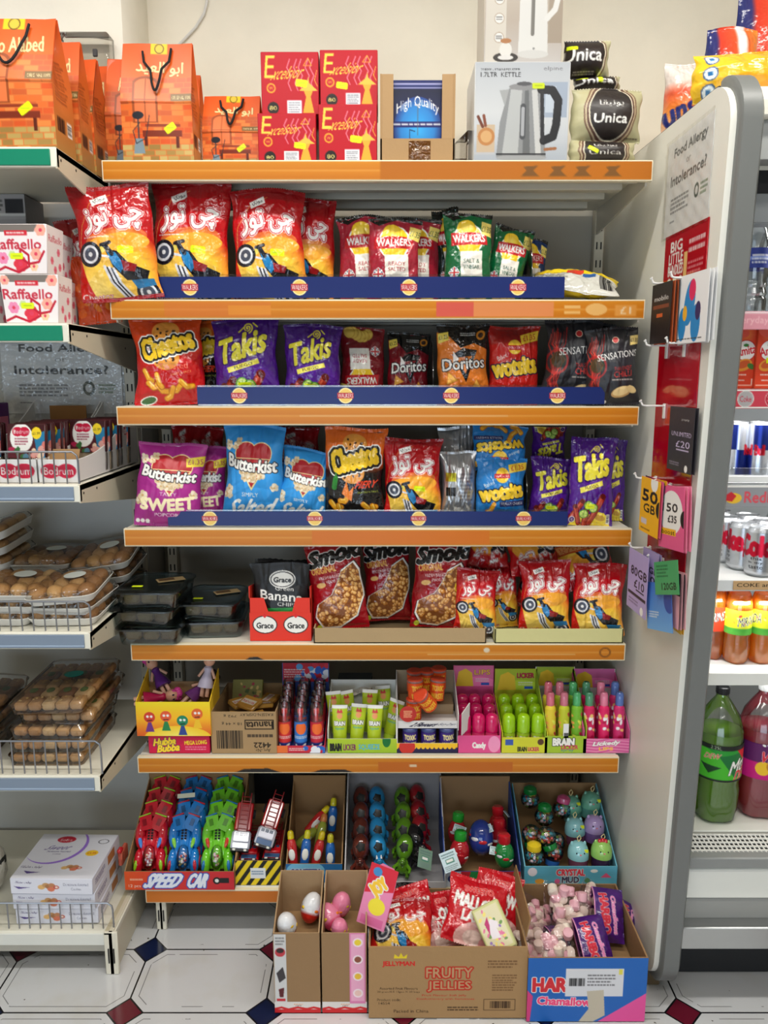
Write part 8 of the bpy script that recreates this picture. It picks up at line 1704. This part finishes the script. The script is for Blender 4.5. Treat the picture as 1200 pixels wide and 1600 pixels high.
# jelly carton
Y = 1.575; x, _, w, h = slot(576, 823, 1480, Y, .002); a = Art(w, h, (166, 132, 92), .0012); rd = (186, 46, 36)
a.text('FRUITY', .51, .36, .29, .14, (186, 150, 110), 1, 0, 0, (rd, 3)); a.text('JELLIES', .51, .55, .27, .14, (186, 150, 110), 1, 0, 0, (rd, 3)); a.text('Fruit Flavour Soft Jelly', .48, .68, .28, .035, rd, .4); a.text('Confectionery with Sweetness.', .49, .73, .37, .035, rd, .4)
a.text('JELLYMAN', .19, .24, .2, .08, (206, 40, 40), 1.4); a.poly([(.16, .16), (.165, .1), (.19, .14), (.205, .08), (.22, .14), (.245, .1), (.24, .16)], (226, 200, 50)); b3 = (60, 44, 32)
a.text('Assorted Fruit Flavours', .19, .58, .24, .035, b3, .3); a.text('20 gram/0.5 15pcs X 20 bags', .19, .63, .27, .03, b3, .2); a.text('Product code:', .13, .74, .15, .035, b3, .5); a.text('14554', .1, .79, .07, .032, b3, .5); a.text('Packed in China', .27, .9, .22, .045, b3, .6); a.lines(.5, .83, .7, .9, 2, b3)
a.rect(.73, .73, .93, .89, b3); a.rect(.733, .738, .927, .882, (166, 132, 92)); a.bars(.77, .76, .9, .86, b3); a.lines(.75, .18, .94, .3, 3, (110, 80, 54)); a.lines(.78, .38, .94, .62, 7, (110, 80, 54))
o = carton('jelly_carton', 'large open brown cardboard carton printed with red fruit jelly lettering', 'carton', w, .24, h, h * .88, (h, h * .92), (166, 132, 92), .004, (150, 118, 82), front=a, fm='board'); o.location = (x, Y, .002); xJ = x
b = MB(); b.box((0, .12, h * .55), (w - .01, .225, .004), (150, 118, 82), 'board', .0005); b.build('inner_layer', o)
flap(o, (w / 2 - .001, .12, h * 1.05), (.003, .2, .05), (0, 10, 0))
def a_mini(w, h, cell=.0016):
    a = Art(w, h, (196, 20, 34), cell); a.text('SWEETO', .5, .2, .5, .09, (226, 60, 60), 1.4, 4, 0, (WHITE, 1.4)); a.text('MALLOW', .5, .42, .8, .2, WHITE, 2, -6, 0, ((150, 10, 24), 1)); a.text('LAND', .5, .62, .5, .14, WHITE, 2, -4); a.ell(.6, .9, .4, .24, (230, 176, 170)); a.ell(.5, .88, .16, .1, (240, 210, 200)); a.ell(.75, .93, .14, .1, (226, 150, 150)); return a
def a_red2(w, h, cell=.0016): a = a_cheetoz(w, h, cell, False); return a
zj = h * .55 + .02
def lay(nm, cat, lb, fn, w_, h_, X, Yy, Z, rot, seed, T=.035, m='foil', back=RED, cell=.0016): o = bag(nm, fn(w_, h_, cell=cell), lb, cat, w_, h_, T, seed, m, .006, .05, .05, back); o.location = (X, Yy, Z); o.rotation_euler = [math.radians(q) for q in rot]; return o
lay('sweet_bag', 'sweets', 'red bag with white letters leaning at the top right of the brown carton', a_mini, .15, .155, xJ + .06, Y + .06, zj + .02, (-50, 14, -6), 91); lay('snack_bag', 'snacks', 'red motorcycle snack bag at the left of the brown carton', a_red2, .15, .13, xJ - .105, Y + .045, zj, (-50, 6, 4), 92)
lay('sweet_bag', 'sweets', 'red sweet bag under the others in the middle of the carton', a_mini, .13, .13, xJ + .0, Y + .10, zj - .02, (-55, -10, 8), 93); lay('sweet_bag', 'sweets', 'red sweet bag standing at the right wall of the carton', a_mini, .12, .14, xJ + .12, Y + .13, zj, (-35, 10, -10), 94); lay('sweet_bag', 'sweets', 'red corner of a sweet bag behind the left motorcycle bag', a_mini, .12, .12, xJ - .06, Y + .12, zj, (-50, -14, 10), 95)
def uni():
    t = thing('unicorn_tin', '', 'sweet tin'); w, h = .062, .095; a = Art(w, h, (206, 206, 140), .0011); a.rect(.06, .05, .94, .95, (222, 214, 176)); a.speck(.1, .1, .9, .9, 30, .07, [(226, 120, 160), (110, 150, 80), (150, 120, 190), (240, 220, 120)], 6); a.poly([(.3, .7), (.32, .4), (.5, .3), (.72, .42), (.66, .56), (.6, .52), (.62, .75)], (236, 226, 232)); a.poly([(.28, .62), (.24, .36), (.42, .24), (.4, .42)], (190, 50, 110))
    b = MB(); b.box((0, 0, 0), (w, .014, h), (206, 206, 150), 'plastic', .005); b.panel(a, (-w / 2 + .003, -.0075, h / 2 - .003), (w - .006, 0, 0), (0, 0, -h + .006), 'plastic'); b.build('tin', t); return t
o = uni(); o['label'] = 'pale unicorn patterned flat pack lying on top at the right'; o.location = loc_px(772, 1450, 1.63); o.rotation_euler = (-.85, -.45, .1); o.scale = (1.15,) * 3
# marshmallow carton
Y = 1.565; x, _, w, h = slot(824, 1010, 1497, Y, .002); a = Art(w, h, (28, 96, 176), .0012); a.poly([(.6, 1), (1, .55), (1, 1)], (222, 80, 150)); a.poly([(0, .5), (.05, .6), (.03, 1), (0, 1)], (206, 60, 120))
a.text('HARI', .2, .42, .3, .2, (206, 40, 50), 2.6, 0, 0, (WHITE, 1.6)); a.text('Chamallows', .33, .68, .48, .12, (236, 70, 120), 2, -2, 0, (WHITE, 1.8))
a.rect(.32, .17, .8, .6, (212, 212, 216)); a.bars(.35, .32, .48, .44); a.lines(.5, .25, .74, .45, 4, (90, 90, 94)); a.rect(.76, .18, .79, .26, (220, 210, 80)); a.poly([(.5, .52), (.64, .5), (.66, .9), (.56, 1), (.44, 1), (.52, .8)], (190, 180, 160))
o = carton('marshmallow_carton', 'blue and pink open carton with a white label, marshmallow bags inside', 'carton', w, .255, h, h * 1.04, (h, h * 1.04), (150, 118, 84), .004, (150, 118, 84), m='board', front=a, fm='card'); o.location = (x, Y, .002); xH = x
b = MB(); b.box((0, .12, h * .5), (w - .01, .235, .004), (150, 118, 82), 'board', .0005); b.build('inner_layer', o)
def mallow_bag(lb, X, Yy, Z, rot, s=1, seed=1):
    t = thing('marshmallow_bag', lb, 'marshmallows'); rr = random.Random(seed); b = MB()
    for k in range(34):
        b.M = T3(rr.uniform(-.055, .012), rr.uniform(-.012, .012), rr.uniform(.012, .085)) @ rot3('X', rr.uniform(0, 180)) @ rot3('Z', rr.uniform(0, 180)); c = rr.choice([(232, 214, 200), (230, 176, 186), (236, 222, 206)]); b.lathe([(.006, -.010), (.0105, -.008), (.011, 0), (.0105, .008), (.006, .010)], c, 'matt', 12)
    b.M = Matrix.Identity(4); b.build('marshmallows', t)
    b = MB(); U, V = np.meshgrid(np.linspace(-1, 1, 22), np.linspace(1, -1, 16))
    for s_ in (-1, 1): P = np.stack([-.02 + U * .052, s_ * (.021 * (1 - np.abs(V) ** 3) * (1 - np.abs(U) ** 4) + .0015 * np.sin(U * 17 + V * 9)), .05 + V * .05], -1); b.grid(P.astype(np.float32), lin((240, 226, 232)), 'film', flip=s_ > 0)
    b.build('clear_window', t, angle=80)
    a = Art(.075, .1, (70, 26, 110), .0014); a.text('HARIBO', .5, .5, .7, .2, (214, 50, 70), 2, 90, 0, (WHITE, 1.4)) if 0 else a.text('HARIBO', .36, .5, .95, .2, (214, 50, 70), 2, -84, 0, (WHITE, 1.4)); a.text('Chamallows', .68, .5, .9, .12, (236, 130, 190), 1.4, -84, 0, (WHITE, 1)); a.rect(0, 0, .05, 1, (226, 150, 190))
    C = a.out(); ny, nx = C.shape[:2]; b = MB(); U, V = np.meshgrid(np.linspace(0, 1, nx), np.linspace(1, -1, ny))
    for s_ in (-1, 1): P = np.stack([.03 + U * .065 - .001, s_ * (.021 * (1 - np.abs(V) ** 3) * (1 - U ** 3) + .002 * np.sin(V * 11 + U * 6) * U + .0006), .05 + V * .051], -1); b.grid(P.astype(np.float32), C, 'foil', flip=s_ > 0)
    b.build('printed_end', t, angle=80); t.location = (X, Yy, Z); t.rotation_euler = [math.radians(q) for q in rot]; t.scale = (s,) * 3; return t
zh = h * .5 + .018
for X, dy, dz, rot, s, sd_, lb in ((xH - .03, .03, .0, (-50, -6, 4), 1.15, 3, 'bag of pink marshmallows lying in front with its violet end right'), (xH + .01, .125, .02, (-45, 6, -4), 1.2, 4, 'bag of marshmallows at the back with large letters on violet'), (xH - .085, .05, -.01, (-55, 14, 20), 1.0, 5, 'bag of pale marshmallows at the front left corner'), (xH - .075, .14, -.01, (-50, 35, 10), 1.0, 6, 'violet ended marshmallow bag hanging over the left edge'), (xH + .07, .17, .01, (-50, 30, -10), 1.0, 7, 'violet marshmallow bag pressed against the right carton wall')): mallow_bag(lb, X, Y + dy, zh + dz, rot, s, sd_)
